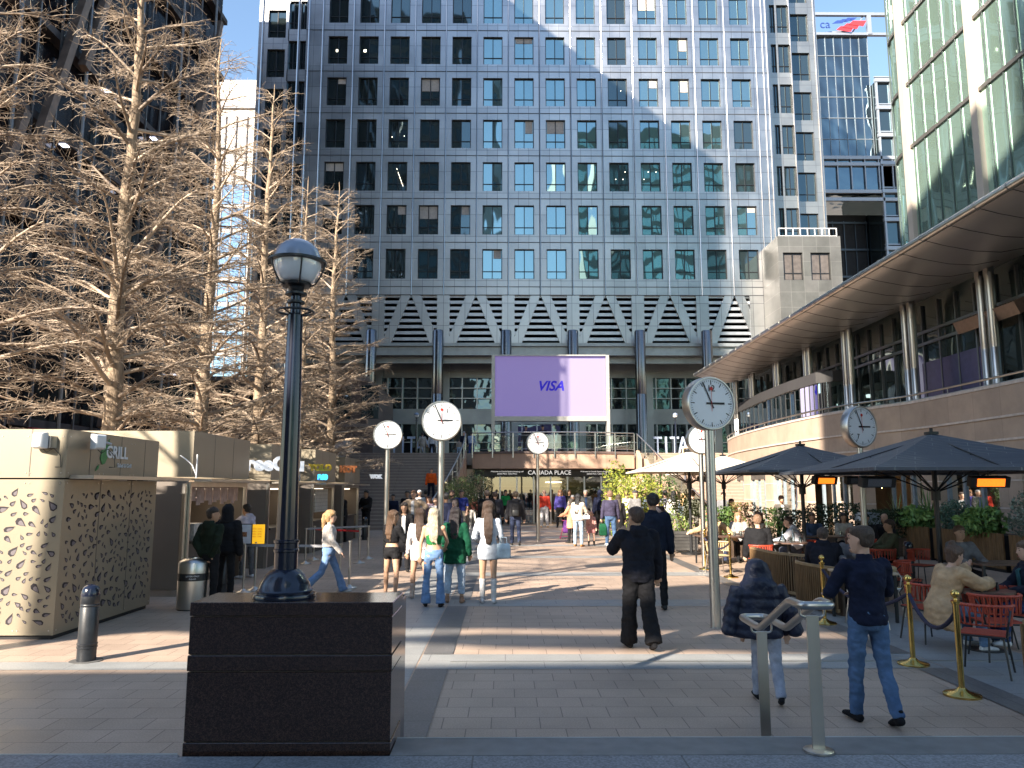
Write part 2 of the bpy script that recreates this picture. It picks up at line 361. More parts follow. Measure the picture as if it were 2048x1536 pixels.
# ---------------------------------------------------------------- bollards, bin
def bollard(p, h=.86, label='', r=.105):
    t = thing('bollard', p, label, 'bollard', 'round topped cast bollards'); x, y, z = p
    q = MB(); q.lathe([(0, 0), (r, 0), (r, .17 * h), (r + .007, .175 * h), (r + .007, .195 * h), (r, .20 * h), (r + .007, .215 * h), (r + .007, .235 * h), (r, .24 * h), (r, .70 * h), (r - .006, .71 * h), (r, .72 * h), (r, .735 * h), (r - .006, .745 * h), (r, .755 * h), (r, .83 * h), (r, .85 * h)], p, 28)
    q.build('shaft', mat('bollard_paint', (.014, .016, .02), .42, 0, .35, 9, coat=.1, bump=.05), t, smooth=40)
    q = MB(); q.lathe([(r, .85 * h), (r, .88 * h), (r * .93, .93 * h), (r * .75, .97 * h), (r * .4, .995 * h), (0.001, h)], p, 28); q.build('cap', M_navy, t, smooth=50)
    q = MB(); q.lathe([(0, 0), (r + .075, 0), (r + .075, .008), (0, .008)], (x, y, z + .001), 28); q.build('base_plate', mat('cast_plate', (.12, .115, .11), .6), t)
    return t
bollard(G(172, 1322), .88, 'black bollard in front of the perforated kiosk, nearest to the viewer')
bollard(G(443, 1187), .86, 'dark bollard directly behind the steel litter bin')
bollard(G(729, 1080), .9, 'bollard at the far end of the kiosk row beside the queue ropes')
bollard(G(1821, 1162), .86, 'navy bollard among the terrace tables in front of the planters')
p = G(384, 1218); t = thing('litter_bin', p, 'round brushed steel litter bin with a dark band, between kiosk and plinth', 'litter bin')
q = MB(); q.lathe([(0, .02), (.25, .02), (.255, .04), (.255, .48)], p, 40); q.build('lower_drum', M_steel, t, smooth=40)
q = MB(); q.lathe([(.257, .48), (.258, .60)], p, 40, cap=False); q.lathe([(.1, .0), (.24, .0), (.24, .02), (.1, .02)], p, 40); q.build('band', M_black, t, smooth=40)
q = MB(); q.lathe([(.255, .60), (.255, .76), (.23, .80), (.17, .835), (.14, .84), (.13, .80), (.001, .80)], p, 40); q.build('lid', M_steel, t, smooth=40)
for k, s in enumerate(('LITTER ONLY', 'PLEASE')): text(s, .035, 'lettering', M_white, t, face_cam(p + Vector((.08, -.252, .56 - .045 * k)), R(18)), .001)
# ---------------------------------------------------------------- handrail at the steps
t = thing('handrail', (3.0, 5.6, 0), 'brushed steel double handrail on two flat posts at the steps', 'handrail')
na = G(1638, 1503, .353); fa_d = 6.25
fa = Vector((XatY(1529, fa_d, 1400), fa_d, 0)); fa.z = 0
for b, top in ((na, 1.25), (fa, .95)):
    q = MB(); q.box(b.x - .04, b.x + .04, b.y - .008, b.y + .008, b.z, top - .06); q.build('post', M_steel, t, bevel=.002)
q = MB(); q.lathe([(0, 0), (.095, 0), (.095, .012), (.085, .016), (0, .016)], na, 28); q.build('foot_plate', M_steel, t, smooth=30)
dr = (fa - na); dr.z = 0; dr.normalize(); sx = Vector((1, 0, 0)); hw = .10
def rl(s, d, z): return Vector((na.x, na.y, 0)) + sx * (hw * s) + dr * d + Vector((0, 0, z))
D = (Vector((fa.x, fa.y, 0)) - Vector((na.x, na.y, 0))).length
zn, zf = 1.265, .965
A = {}
for s in (-1, 1):
    A[s] = [rl(s, -.10, zn), rl(s, .12, zn), rl(s, D - .30, zf), rl(s, D + .22, zf)]
def sm(pts, r=.05):
    out = [pts[0]]
    for i in range(1, len(pts) - 1):
        a, b, c = pts[i - 1], pts[i], pts[i + 1]; u = (a - b).normalized() * min(r, (a - b).length / 2); v = (c - b).normalized() * min(r, (c - b).length / 2)
        for k in range(5): tt = k / 4; out.append((b + u) * (1 - tt) ** 2 + b * 2 * tt * (1 - tt) + (b + v) * tt ** 2)
    return out + [pts[-1]]
q = MB(); loop = A[-1] + list(reversed(A[1])); m0 = (loop[0] + loop[-1]) / 2
q.tube(sm([m0] + loop + [m0], .06), .027, 12); q.build('rail', M_steel, t, smooth=40)
for d, z in ((0, zn), (D, zf)):
    q = MB(); q.tube(sm([rl(-.8, d, z - .01), rl(-.8, d, z - .085), rl(.8, d, z - .085), rl(.8, d, z - .01)], .03), .008, 8); q.build('bracket', M_steel, t, smooth=40)
# ---------------------------------------------------------------- clocks
CL = [((1432, 1255), 808, 108, '12', 12, 'largest station clock on a steel pole, in shade right of the plaza, numeral 12'),
      ((879, 1180), 842, 80, '1', 1, 'bright round clock with numeral 1 on a pole behind the walking women'),
      ((770, 1133), 870, 58, '11', 11, 'left clock numbered 11 beside the last kiosk'),
      ((1076, 1083), 886, 45, '4', 4, 'small clock on a slim pole in front of the shop entrance, numeral 4'),
      ((1409, 1133), 879, 58, '', 2, 'round clock half hidden behind the largest clock pole'),
      ((1748, 1170), 854, 84, '7', 7, 'clock numbered 7 standing among the terrace parasols')]
M_face = mat('clock_face', (.80, .82, .84), .3, 0, .02, coat=.4); M_ink = mat('clock_ink', (.01, .01, .012), .5); M_sec = mat('clock_red', (.6, .03, .02), .5)
for (px, py), cy, dpx, num, hr, lab in CL:
    b = G(px, py)
    if num == '7': b = Vector((XatY(1735, 16.4, 1000), 16.4, 0))
    c = P(px if num != '7' else 1717, cy, b.y); c.x = b.x if num != '7' else c.x; b.x = c.x
    rr = dpx / 2 / F * b.y * 1.005; yw = math.atan2(-b.x, b.y) * .9   # turned a little towards the square
    yw = {'12': -.30, '7': -.42}.get(num, -.1)
    t = thing('pole_clock', b, lab, 'clock', 'round station clocks on steel poles')
    q = MB(); pr_ = .062 if num != '12' else .075
    q.lathe([(0, 0), (pr_ + .01, 0), (pr_ + .01, .01), (pr_, .012), (pr_, c.z - rr + .03)], b, 24); q.build('pole', M_steel, t, smooth=40)
    Rm = Matrix.Rotation(-yw * 0 - yw, 3, 'Z')
    def put(q):
        q.v = [tuple(Rm @ Vector(v) + c) for v in q.v]; return q
    q = MB(); q.lathe([(.001, .11), (rr * .93, .11), (rr, .08), (rr, -.08), (rr * .97, -.105), (rr * .93, -.105), (rr * .92, -.085)], n=48, axis='Y', cap=False); put(q).build('case', M_steel, t, smooth=40)
    q = MB(); q.lathe([(.0005, -.086), (rr * .925, -.086)], n=48, axis='Y', cap=False); put(q).build('face', M_face, t)
    q = MB(); yy = -.089
    for k in range(60):
        a = k * math.pi / 30; L5 = k % 5 == 0; r1 = rr * .86; r0 = rr * (.70 if L5 else .80); wd = rr * (.036 if L5 else .014)
        for_ = Vector((math.sin(a), 0, math.cos(a))); pe = Vector((math.cos(a), 0, -math.sin(a)))
        q.quad(*[for_ * r + pe * (wd / 2 * s) + Vector((0, yy, 0)) for r, s in ((r0, -1), (r0, 1), (r1, 1), (r1, -1))])
    put(q).build('hour_marks', M_ink, t, fixn=False)
    for ang, l0, l1, wd, nm, mm, dy in ((R(89), -.22, .55, .075, 'hour_hand', M_ink, -.093), (R(-24), -.2, .86, .05, 'minute_hand', M_ink, -.096), (0, -.3, .5, .016, 'second_hand', M_sec, -.1)):
        q = MB(); fo = Vector((math.sin(ang), 0, math.cos(ang))); pe = Vector((math.cos(ang), 0, -math.sin(ang)))
        q.quad(*[fo * (rr * l) + pe * (rr * wd / 2 * s) + Vector((0, dy, 0)) for l, s in ((l0, -1), (l0, 1), (l1, 1), (l1, -1))])
        if nm == 'second_hand':
            q.lathe([(.0005, -.101), (rr * .07, -.101)], fo * (rr * .55), 20, 'Y', cap=False)
        put(q).build(nm, mm, t, fixn=False)
    if num:
        a = R(30 * hr); o = Vector((math.sin(a) * rr * .55, -.092, math.cos(a) * rr * .55)); 
        text(num, rr * .34, 'numeral', M_ink, t, Matrix.Translation(c) @ Rm.to_4x4() @ Matrix.Translation(o) @ Matrix.Rotation(R(90), 4, 'X'), .001)
# ---------------------------------------------------------------- office tower
M_pan = brickmat('steel_facade_panels', (.41, .415, .43), (.49, .495, .505), (.14, .145, .165), .94, 2.02, .018, .36, metal=1.0, axes='XZ', offset=0, var=.16, vs=.25, rvar=.12, shift=(.0, .0), bump=.25)
M_panr = brickmat('steel_corner_panels', (.36, .36, .35), (.42, .42, .40), (.16, .16, .17), 1.2, 1.35, .015, .42, metal=.95, axes='XZ', offset=0, var=.10, vs=.3, rvar=.1, bump=.25)
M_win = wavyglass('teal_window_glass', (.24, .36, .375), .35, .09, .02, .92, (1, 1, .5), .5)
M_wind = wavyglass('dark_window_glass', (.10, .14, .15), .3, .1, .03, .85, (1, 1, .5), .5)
M_frame = mat('window_frame_black', (.02, .022, .026), .4, .3, 0)
M_rod = mat('polished_seam_rod', (.40, .40, .41), .16, 1, .05)
M_lit = mat('ceiling_light', (1, .88, .68), .5, 0, 0, emit=3)
TY = 66.0; PX = 2.85; CX0 = -15.45; RZ = [20.37 + 4.05 * k for k in range(13)]; WW = 1.76; WH = 2.72
tw = thing('office_tower', (3, TY, 0), 'tall silver office tower with a grid of square windows behind the big screen', 'building')
XL, XR = -18.4, 24.2; ZB, ZT = 18.9, RZ[-1] + 4
q = MB(); q.mi = 0
xs = [CX0 + PX * i for i in range(14)]
edges = [XL] + [v for x in xs for v in (x - WW / 2, x + WW / 2)] + [XR]
for i in range(0, len(edges), 2): q.box(edges[i], edges[i + 1], TY, TY + .6, ZB, ZT)
zprev = ZB
for z in RZ:
    for x in xs: q.box(x - WW / 2, x + WW / 2, TY, TY + .6, zprev, z)
    zprev = z + WH
for x in xs: q.box(x - WW / 2, x + WW / 2, TY, TY + .6, zprev, ZT)
q.build('facade', M_pan, tw)
q = MB(); q.box(XL + .1, XR - .1, TY + .9, TY + 42, 14.5, ZT); q.build('core', M_dark, tw)
q = MB()
for x in [CX0 + PX * (i - .5) for i in range(15)]: q.cyl(x, TY - .03, ZB, ZT, .055, n=8)
for x in (XL + .25, XR - .5, XR - .12): q.cyl(x, TY - .03, 5, ZT, .07, n=8)
q.build('seam_rods', M_rod, tw, smooth=40)
q = MB()
for z in RZ: q.box(XL, XR, TY - .03, TY - .003, z - .75, z - .69)
q.box(XL, XR, TY - .03, TY - .003, ZB - .02, ZB + .04)
q.build('floor_joints', mat('dark_joint', (.07, .075, .085), .5, .5, 0), tw)
def window_at(x, z, w, h, par, Y, glass, name='window', seed=0, blind=0):
    q = MB(); f = .07; y0, y1 = Y + .16, Y + .26
    q.box(x - w / 2, x - w / 2 + f, y0, y1, z, z + h); q.box(x + w / 2 - f, x + w / 2, y0, y1, z, z + h)
    q.box(x - w / 2 + f, x + w / 2 - f, y0, y1, z, z + f); q.box(x - w / 2 + f, x + w / 2 - f, y0, y1, z + h - f, z + h)
    q.box(x - .035, x + .035, y0, y1 - .01, z + f, z + h - f)
    q.box(x - w / 2 + f, x - .037, y0 + .01, y1 - .02, z + h * .25, z + h * .25 + .06); q.box(x + .037, x + w / 2 - f, y0 + .01, y1 - .02, z + h * .25, z + h * .25 + .06)
    fr = q.build(name, M_frame, par)
    rnd = random.Random(seed)
    g_ = MB(); y = y1 - .03
    for a, b in ((x - w / 2 + .02, x - .01), (x + .01, x + w / 2 - .02)):   # each leaf leans a hair differently, as real glazing does
        dy = rnd.uniform(-.01, .01); dt = rnd.uniform(-.015, .015)
        g_.quad((a, y + dy, z + .02), (b, y - dy, z + .02), (b, y - dy + dt, z + h - .02), (a, y + dy + dt, z + h - .02))
    g_.build('pane', glass, fr, fixn=False)
    if blind:
        b_ = MB(); hh = h * blind; b_.box(x - w / 2 + .1 + (w / 2 if rnd.random() < .4 else 0), x + w / 2 - .1, y - .03, y - .015, z + h - hh, z + h - .08)
        b_.build('blind', mat('blind_cloth', (.42, .38, .35), .8), fr)
    return fr
rw = random.Random(3)
for k in range(7):
    for i, x in enumerate(xs):
        dark = i < 5 or (i in (9,) and rw.random() < .6) or (i == 13 and k < 5 and rw.random() < .5) or (k < 1 and i > 11)  # dark reflections put into the colour: darker glass for these windows
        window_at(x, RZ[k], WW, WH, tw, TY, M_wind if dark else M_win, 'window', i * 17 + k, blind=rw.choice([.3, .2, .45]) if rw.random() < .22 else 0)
q = MB()
for k in range(7, 13):
    for x in xs: q.box(x - WW / 2, x + WW / 2, TY + .2, TY + .25, RZ[k], RZ[k] + WH)
tag(q.build('upper_window', M_win, tw), kind='stuff')
q = MB()
for i, k, dx, dz in ((0, 5, -.2, 1.3), (1, 5, -.5, 1.3), (9, 2, -.3, 1.2), (9, 2, .35, 1.2), (9, 2, .55, 1.9), (10, 2, -.6, 1.2), (10, 2, -.2, 1.9), (10, 2, .5, 1.9), (9, 4, .3, 1.6), (2, 3, -.6, 1.1), (2, 3, .5, 1.2)):
    s_ = .22 if k == 5 else .05; q.box(xs[i] + dx, xs[i] + dx + s_, TY + .20, TY + .215, RZ[k] + dz, RZ[k] + dz + s_)
q.beam((xs[2] - .1, TY + .2, RZ[2] + 2.2), (xs[2] + .5, TY + .2, RZ[2] + .5), .04, .02)
q.build('lit_lamp', M_lit, tw)
# louvre storey with A-frames
LZ0, LZ1 = 14.5, ZB
q = MB(); piers = [CX0 + PX * (1.5 + 2 * j) for j in range(0, 6)]
apex = [CX0 + PX * (.5 + 2 * j) for j in range(0, 7)]
for x in piers + [XL + .6, XR - 1.2]: q.box(x - .55, x + .55, TY - .002, TY + .5, LZ0, LZ1 - .01)
for a in apex:
    for s in (-1, 1):
        xa, xb = a + s * .45, a + s * (PX - .75)
        q.prism([(xa - .42, LZ1 - .02), (xa + .42, LZ1 - .02), (xb + .42, LZ0 + .1), (xb - .42, LZ0 + .1)], TY + .02, TY + .45)
q.box(XR - 2.7, XR, TY - .004, TY + .5, LZ0, LZ1 - .01); q.box(XL, XL + 1.4, TY - .004, TY + .5, LZ0, LZ1 - .01)
q.build('a_frames', M_pan, tw)
q = MB()
for k in range(8):
    z = LZ0 + .12 + k * .55; q.box(XL + .4, XR - .4, TY + .2, TY + .5, z + .25, z + .52)
q.build('louvres', mat('louvre_metal', (.52, .53, .56), .35, .7, .1, 2), tw)
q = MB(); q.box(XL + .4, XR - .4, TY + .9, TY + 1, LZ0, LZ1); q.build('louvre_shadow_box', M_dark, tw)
# soffit and beam under it
q = MB(); q.box(XL, XR, TY - .8, TY + 4, 14.2, 14.48); q.box(XL, XR, TY - .5, TY - .1, 13.45, 14.19)
for k in range(30): q.box(XL + k * 1.42, XL + k * 1.42 + .06, TY - .55, TY - .05, 13.9, 14.19)
q.box(XL, XR, TY + .5, TY + .9, 12.9, 13.7)
q.build('soffit', mat('soffit_metal', (.34, .36, .37), .4, .6, .1, 2), tw)
LY = 70.5
q = MB()
for a, b in ((4.1, 4.6), (7.9, 9.3), (12.2, 14.3)): q.box(-22, 27, LY, LY + .4, a, b)
for px in (875, 1012, 1147, 1282, 1417, 740): X = XatY(px, LY, 800); q.box(X - .2, X + 1.1, LY - .25, LY - .002, 4.1, 13.4)
q.build('lobby_panels', mat('lobby_pale_panels', (.30, .32, .33), .35, .5, .15, .6), tw)
q = MB(); q.box(-22, 27, LY + .3, LY + .35, 4.6, 12.2); q.build('lobby_glass', wavyglass('lobby_glass', (.10, .13, .14), .8, .15, .04, .85, (1, 1, 1), .3), tw)
q = MB()
for i in range(36): X = -22 + i * 1.38; q.box(X, X + .09, LY - .06, LY + .29, 4.6, 7.9); q.box(X, X + .09, LY - .06, LY + .29, 9.3, 12.2)
for z in (6.2, 10.25, 11.2): q.box(-22, 27, LY + .0, LY + .28, z, z + .07)
q.build('lobby_mullions', mat('lobby_mullion', (.5, .51, .52), .3, .6, .1), tw)
for px in (740, 875, 1012, 1147, 1282, 1417):
    X = XatY(px, 64.4, 780); q = MB(); q.lathe([(.46, 4.1), (.46, 9.9), (.452, 9.92), (.46, 9.94), (.46, 15.3), (.40, 15.4), (0, 15.4)], (X, 64.4, 0), 28); q.build('column', M_steeld, tw, smooth=40)
# stepped corners of the tower
def corner(xa, xb, Y, wins, z0, pan, rods=()):
    q = MB(); prev = xa
    for x, w in wins: q.box(prev, x - w / 2, Y, Y + .6, z0, ZT); prev = x + w / 2
    q.box(prev, xb, Y, Y + .6, z0, ZT)
    for x, w in wins:
        zp = z0
        for z in RZ:
            zz = z + .35
            if zz < z0 + 1: continue
            q.box(x - w / 2, x + w / 2, Y, Y + .6, zp, zz); zp = zz + WH + .15
        q.box(x - w / 2, x + w / 2, Y, Y + .6, zp, ZT)
    q.build('corner_facade', pan, tw)
    q = MB(); q.box(xa + .05, xb - .05, Y + .7, Y + 20, z0, ZT - 1); q.build('corner_core', M_dark, tw)
    for x, w in wins:
        for k, z in enumerate(RZ[:8]):
            if z + .35 < z0 + 1: continue
            window_at(x, z + .35, w, WH + .15, tw, Y, M_wind, 'corner_window', k)
    if rods:
        q = MB()
        for x in rods: q.cyl(x, Y - .04, z0, ZT, .08, n=8)
        q.build('corner_rods', M_rod, tw, smooth=40)
corner(XatY(511, 69, 200), XatY(572, 69, 200), 69, [(XatY(548, 69, 200), 1.7)], 2, M_pan, (XatY(519, 69, 200),))
corner(XatY(572, 67.6, 200) + .03, XL, 67.6, [(XatY(581, 67.6, 200), .95), (XatY(602, 67.6, 200), .6)], 2, M_pan, (XatY(592, 67.6, 200),))
corner(XR, XatY(1588, 67.8, 200), 67.8, [(XatY(1552, 67.8, 200), .5), (XatY(1573, 67.8, 200), 1.1)], 13, M_panr, (XatY(1586, 67.8, 200),))
corner(XatY(1588, 67.8, 200) + .03, XatY(1642, 69, 200), 69.2, [(XatY(1606, 69.2, 200), 1.7)], 13, M_panr, (XatY(1636, 69.2, 200),))
# lower granite annex right of the tower
an = thing('annex_block', (26, 62, 0), 'lower grey granite block with a roof railing right of the tower', 'building')
ax0, ax1 = XatY(1557, 62, 520), XatY(1683, 62, 520); az1 = P(1600, 472, 62).z
M_ann = brickmat('annex_granite', (.135, .135, .125), (.17, .165, .155), (.22, .215, .20), 1.15, 1.3, .02, .45, axes='XZ', offset=0, var=.28, vs=.35, metal=.5, bump=.2)
wz0, wz1 = P(1600, 560, 62).z, P(1600, 505, 62).z; wc = [(XatY(1567, 62, 530), XatY(1606, 62, 530)), (XatY(1622, 62, 530), XatY(1661, 62, 530))]
q = MB(); q.box(ax0, ax1, 62, 66, 0, wz0); q.box(ax0, ax1, 62, 66, wz1, az1); q.box(ax0, wc[0][0], 62, 66, wz0, wz1); q.box(wc[0][1], wc[1][0], 62, 66, wz0, wz1); q.box(wc[1][1], ax1, 62, 66, wz0, wz1)
q.build('wall', M_ann, an)
for a, b in wc: window_at((a + b) / 2, wz0, b - a, wz1 - wz0, an, 62, mat('blinded_glass', (.10, .085, .075), .12, 0, .2, 3), 'window', 5)
q = MB(); z = az1
for i in range(9): q.cyl(ax0 + .2 + i * (ax1 - ax0 - .4) / 8, 62.2, z, z + .75, .04, n=8)
q.tube([(ax0 + .2, 62.2, z + .72), (ax1 - .2, 62.2, z + .72)], .05, 8); q.tube([(ax0 + .2, 62.2, z + .08), (ax1 - .2, 62.2, z + .08)], .03, 8)
q.build('roof_railing', M_white, an)
# ---------------------------------------------------------------- glass offices far behind, right
bg = thing('mirror_glass_offices', (50, 108, 0), 'distant blue mirror glass offices with a flag logo sign on the roof', 'building')
Y = 108; bx0, bx1 = XatY(1610, Y, 300), XatY(1800, Y, 300); bx2 = XatY(1748, Y, 300)
zt_ = P(1700, 72, Y).z; zm = P(1700, 322, Y).z; zb_ = P(1700, 385, Y).z
M_mir = wavyglass('warped_mirror_glass', (.15, .19, .21), .35, .9, .03, .95, (1, 1, .45), 1.0)
q = MB(); q.box(bx0, bx2, Y, Y + 12, zm, zt_); q.build('curtain_glass', M_mir, bg)
q = MB()
for i in range(7): z = zm + i * (zt_ - zm) / 6; q.box(bx0, bx2, Y - .08, Y - .002, z, z + .12)
for i in range(9): x = bx0 + i * (bx2 - bx0) / 8; q.box(x, x + .1, Y - .06, Y - .003, zm, zt_)
q.build('glazing_bars', mat('grey_bars', (.20, .23, .26), .4, .3, 0), bg)
q = MB(); q.box(bx0, bx1, Y - 1, Y + 12, zb_ - .1, zm - .02); q.build('link_storey', wavyglass('link_glass', (.16, .22, .25), .4, .2, .05, .9), bg)
q = MB()
for z in (zm - .3, zb_ - .6, zb_ - 1.8, zm - 1.3): q.box(bx0, bx1, Y - 1.4, Y - 1.02, z, z + .5)
for i in range(8): x = bx0 + i * (bx1 - bx0) / 7; q.box(x, x + .15, Y - 1.3, Y - 1.03, zb_, zm)
q.build('storey_bands', mat('pale_grey_band', (.36, .38, .41), .4, .3, .1), bg)
q = MB(); q.box(bx2 + .2, bx1 + 6, Y - 1, Y + 12, 0, zt_ - 8); q.build('side_tower', M_wind, bg)
q = MB(); z = 6
while z < zt_ - 7: q.box(bx2 + .1, bx1 + 6, Y - 1.5, Y - 1.02, z, z + .55); q.box(bx2 + .1, bx1 + 6, Y - 1.3, Y - 1.03, z + .8, z + .95); z += 4.3
for i in range(5): x = bx2 + .2 + i * 2.1; q.box(x, x + .25, Y - 1.4, Y - 1.04, 4, zt_ - 8)
q.build('side_tower_bands', mat('pale_grey_band2', (.33, .37, .42), .4, .3, .1), bg)
q = MB(); q.box(bx0, bx2 + .1, Y + 4, Y + 6, 0, zb_ - 2); q.build('recess_glass', M_dark, bg)
q = MB()
for i in range(10): z = 4 + i * 4.2; q.box(bx0, bx2 + .1, Y + 3.7, Y + 3.98, z, z + .3)
for i in range(7): x = bx0 + i * 1.7; q.box(x, x + .12, Y + 3.8, Y + 3.99, 4, zb_ - 3)
q.build('recess_bars', mat('recess_bar', (.07, .09, .11), .4, .3, 0), bg)
q = MB(); za, zc = P(1700, 34, Y).z, P(1700, 60, Y).z
q.box(bx0, bx1, Y - .5, Y, za, za + .45); q.box(bx0, bx1, Y - .5, Y, zc - 1.1, zc - .7); q.box(bx2, bx2 + .6, Y - .6, Y, zt_, za)
q.beam((XatY(1700, Y, 60), Y, zc - .9), (XatY(1725, Y, 40), Y, za), .3, .2)
q.beam((bx0, Y, zc - 1), (XatY(1700, Y, 60), Y, zc - .1), .3, .2)
q.build('roof_frame', mat('roof_frame_grey', (.30, .33, .38), .4, .4, 0), bg)
text('ca', 1.9, 'lettering', mat('sign_navy', (.02, .05, .22), .5), bg, face_cam(P(1650, 49, Y - .7)), .05)
q = MB()
for i, (a, b) in enumerate(((0, 0), (1, 0), (2, 0))):
    o = P(1675 + i * 12, 60 - i * 5, Y - .7); q.prism([(o.x - .2, o.z), (o.x + 2.0, o.z - .3), (o.x + 2.5, o.z + .6), (o.x + .5, o.z + .6)], Y - .75 - i * .06, Y - .72 - i * .06)
q.build('emblem_red', mat('sign_red', (.65, .03, .04), .5), bg)
q = MB()
for i in range(3): o = P(1664 + i * 11, 46 - i * 3, Y - .7); q.prism([(o.x, o.z - .1), (o.x + 1.6, o.z), (o.x + 2.2, o.z + .5), (o.x + .8, o.z + .45)], Y - .68 + i * .05, Y - .65 + i * .05)
q.build('emblem_blue', MATS['sign_navy'], bg)
# pale building in the gap at left
pb = thing('pale_office_block', (-35, 95, 0), 'sunlit white office block in the gap between the dark offices and the tower', 'building')
px0, px1 = XatY(405, 95, 300), XatY(512, 95, 300); pz = P(470, 160, 95).z
q = MB(); q.box(px0, px1, 95, 110, 0, pz); q.build('wall', mat('white_cladding', (.52, .49, .46), .5, 0, .06, .5), pb)
q = MB()
for i in range(12): q.box(px0, px1 - .6, 94.9, 94.98, 3 + i * 3.2, 5.6 + i * 3.2)
q.build('glazing', wavyglass('pale_glazing', (.35, .5, .62), .3, .1, .05, .9), pb)
q = MB(); q.box(px0, px1, 94.7, 94.99, P(470, 218, 95).z, P(470, 212, 95).z)
for i in range(6): x = px0 + i * (px1 - px0) / 5; q.box(x, x + .15, 94.8, 94.89, 2, pz - 5)
q.build('bands', mat('band_dark', (.2, .2, .22), .5), pb)
# ---------------------------------------------------------------- dark offices on the left
LX = -17.5
lb = thing('dark_glass_offices', (-20, 32, 0), 'dark glass offices with pale poles and diagonal beams behind the bare trees', 'building')
M_dg = wavyglass('dark_offices_glass', (.018, .016, .02), .4, .2, .12, .5)
q = MB(); q.prism([(-44, 20), (LX, 20), (LX, 44.0), (LX - .6, 45.4), (LX - 2.5, 46.2), (-44, 46.2)], 0, 62, 'Z'); q.build('glass_body', M_dg, lb)
q = MB()
for i in range(16):
    z = 4.2 + i * 3.7; q.box(LX + .01, LX + .45, 20.2, 43.8, z, z + .3)
q.build('floor_slab', mat('slab_dark', (.045, .04, .045), .6, 0, .3, 1), lb)
q = MB()
for i in range(17): y = 20.6 + i * 1.38; q.box(LX + .46, LX + .52, y, y + .08, 2, 60) if i % 3 else q.cyl(LX + .75, y, 0, 60, .08, n=8)
q.build('poles', mat('pale_pole', (.16, .165, .18), .4, .5, .1), lb)
q = MB()
for i in range(6): q.beam((LX + .8, 22 + i * 3.3, 4.5 + (i % 3) * 7), (LX + .8, 25.3 + i * 3.3, 15 + (i % 3) * 7), .3, .35); q.beam((LX + .75, 24 + i * 3.3, 30), (LX + .75, 20.5 + i * 3.3, 44), .25, .3)
q.build('diagonal_beams', mat('brown_beam', (.16, .12, .10), .5, 0, .3, 2), lb)
q = MB(); rr_ = random.Random(5)
for i in range(16): y = rr_.uniform(20.5, 40); z = 4.2 + 3.7 * rr_.randint(1, 9); q.box(LX + .15, LX + .4, y, y + .3, z - .04, z - .01)
q.build('ceiling_lights', mat('cool_light', (.75, .8, 1), .5, 0, 0, emit=1.6), lb)
q = MB()
for y, z, a, b in ((21, 2.2, 3, 1.5), (26.5, 3.2, 2.2, .9), (33, 2.6, 4, 1.2), (38, 3.6, 3, 1)): q.box(LX + 1.1, LX + 1.25, y, y + a, z, z + b)
q.split('red_banner', mat('red_banner', (.28, .02, .03), .5), lb)
q = MB()
for i in range(7): y = 22 + i * 3.2; q.box(LX + 1.3, LX + 1.5, y, y + 1.3, 0, 4)
q.split('pale_pier', mat('cream_pier', (.35, .31, .25), .6), lb)
# dark granite podium beside the stairs
pd = thing('granite_podium', (-14, 50, 0), 'dark brown granite podium wall left of the wide stairs', 'wall')
q = MB(); q.box(-26, -8.6, 50, 64, 0, 6.2); q.box(-26, -9.4, 52, 64, 6.2, 9.5)
q.build('wall', brickmat('podium_granite', (.12, .085, .075), (.10, .07, .065), (.05, .04, .04), 1.4, .8, .012, .45, axes='XZ', offset=0, var=.2), pd)
q = MB(); q.box(-26, -8.5, 49.9, 49.99, 6.0, 6.2); q.box(-26, -9.3, 51.9, 51.99, 9.3, 9.6); q.build('coping', mat('coping', (.20, .17, .16), .5), pd)
q = MB()
for i in range(9): q.box(-25 + i * 1.9, -23.8 + i * 1.9, 51.93, 51.985, 6.7, 9.0)
q.build('dark_glazing', M_wind, pd)
# ---------------------------------------------------------------- stairs, balcony, entrance
SZ = 4.1; N_ = 24; SY0, SY1 = 38.2, 45.8
sL = [(-9.4, -2.5), (7.9, 15.0)]
for i, (a, b) in enumerate(sL):
    q = MB()
    for k in range(N_):
        y = SY0 + (SY1 - SY0) * k / N_; z = SZ * (k + 1) / N_; q.box(a, b, y, (SY0 + (SY1 - SY0) * (k + 1) / N_) - .0015, z - SZ / N_ - .0 if k else 0.001, z)
    tag(q.build('stairs', brickmat('stair_stone_%d' % i, (.30, .21, .165) if i else (.17, .14, .13), (.33, .235, .18) if i else (.19, .155, .14), (.12, .09, .07), 1.5, 5, .01, .55, axes='XY', offset=0, var=.08)), 'wide stone stairs left of the shop entrance, in shade' if not i else 'sunlit stone stairs right of the shop entrance', 'stairs', 'flights of stairs')  # shade and sunlight put into the stone: darker left, lighter right flight
for i, (a, b) in enumerate(sL):
    st_ = [o for o in COL.objects if o.name.startswith('stairs')][i]; q = MB()
    for k in range(N_): y = SY0 + (SY1 - SY0) * k / N_; z = SZ * (k + 1) / N_; q.box(a + .02, b - .02, y - .012, y + .05, z - .035, z + .004)
    q.build('step_nosings', mat('nosing_%d' % i, (.30, .25, .23) if not i else (.42, .32, .26), .6), st_)  # nosings likewise coloured darker for the shaded flight, lighter for the sunlit one
q = MB(); q.box(-30, 30, SY1 + .01, 100, 3.4, SZ); tag(q.build('terrace_floor', mat('terrace_paving', (.28, .22, .18), .6, 0, .1)), kind='structure')
for a, s in ((-9.4, -1), (15.0, 1)):
    pass
q = MB(); q.prism([(SY0 - .6, 0), (SY0 - .6, .6), (SY1, SZ + .75), (SY1 + 2, SZ + .75), (SY1 + 2, 0)], -10.0, -9.45, 'X')
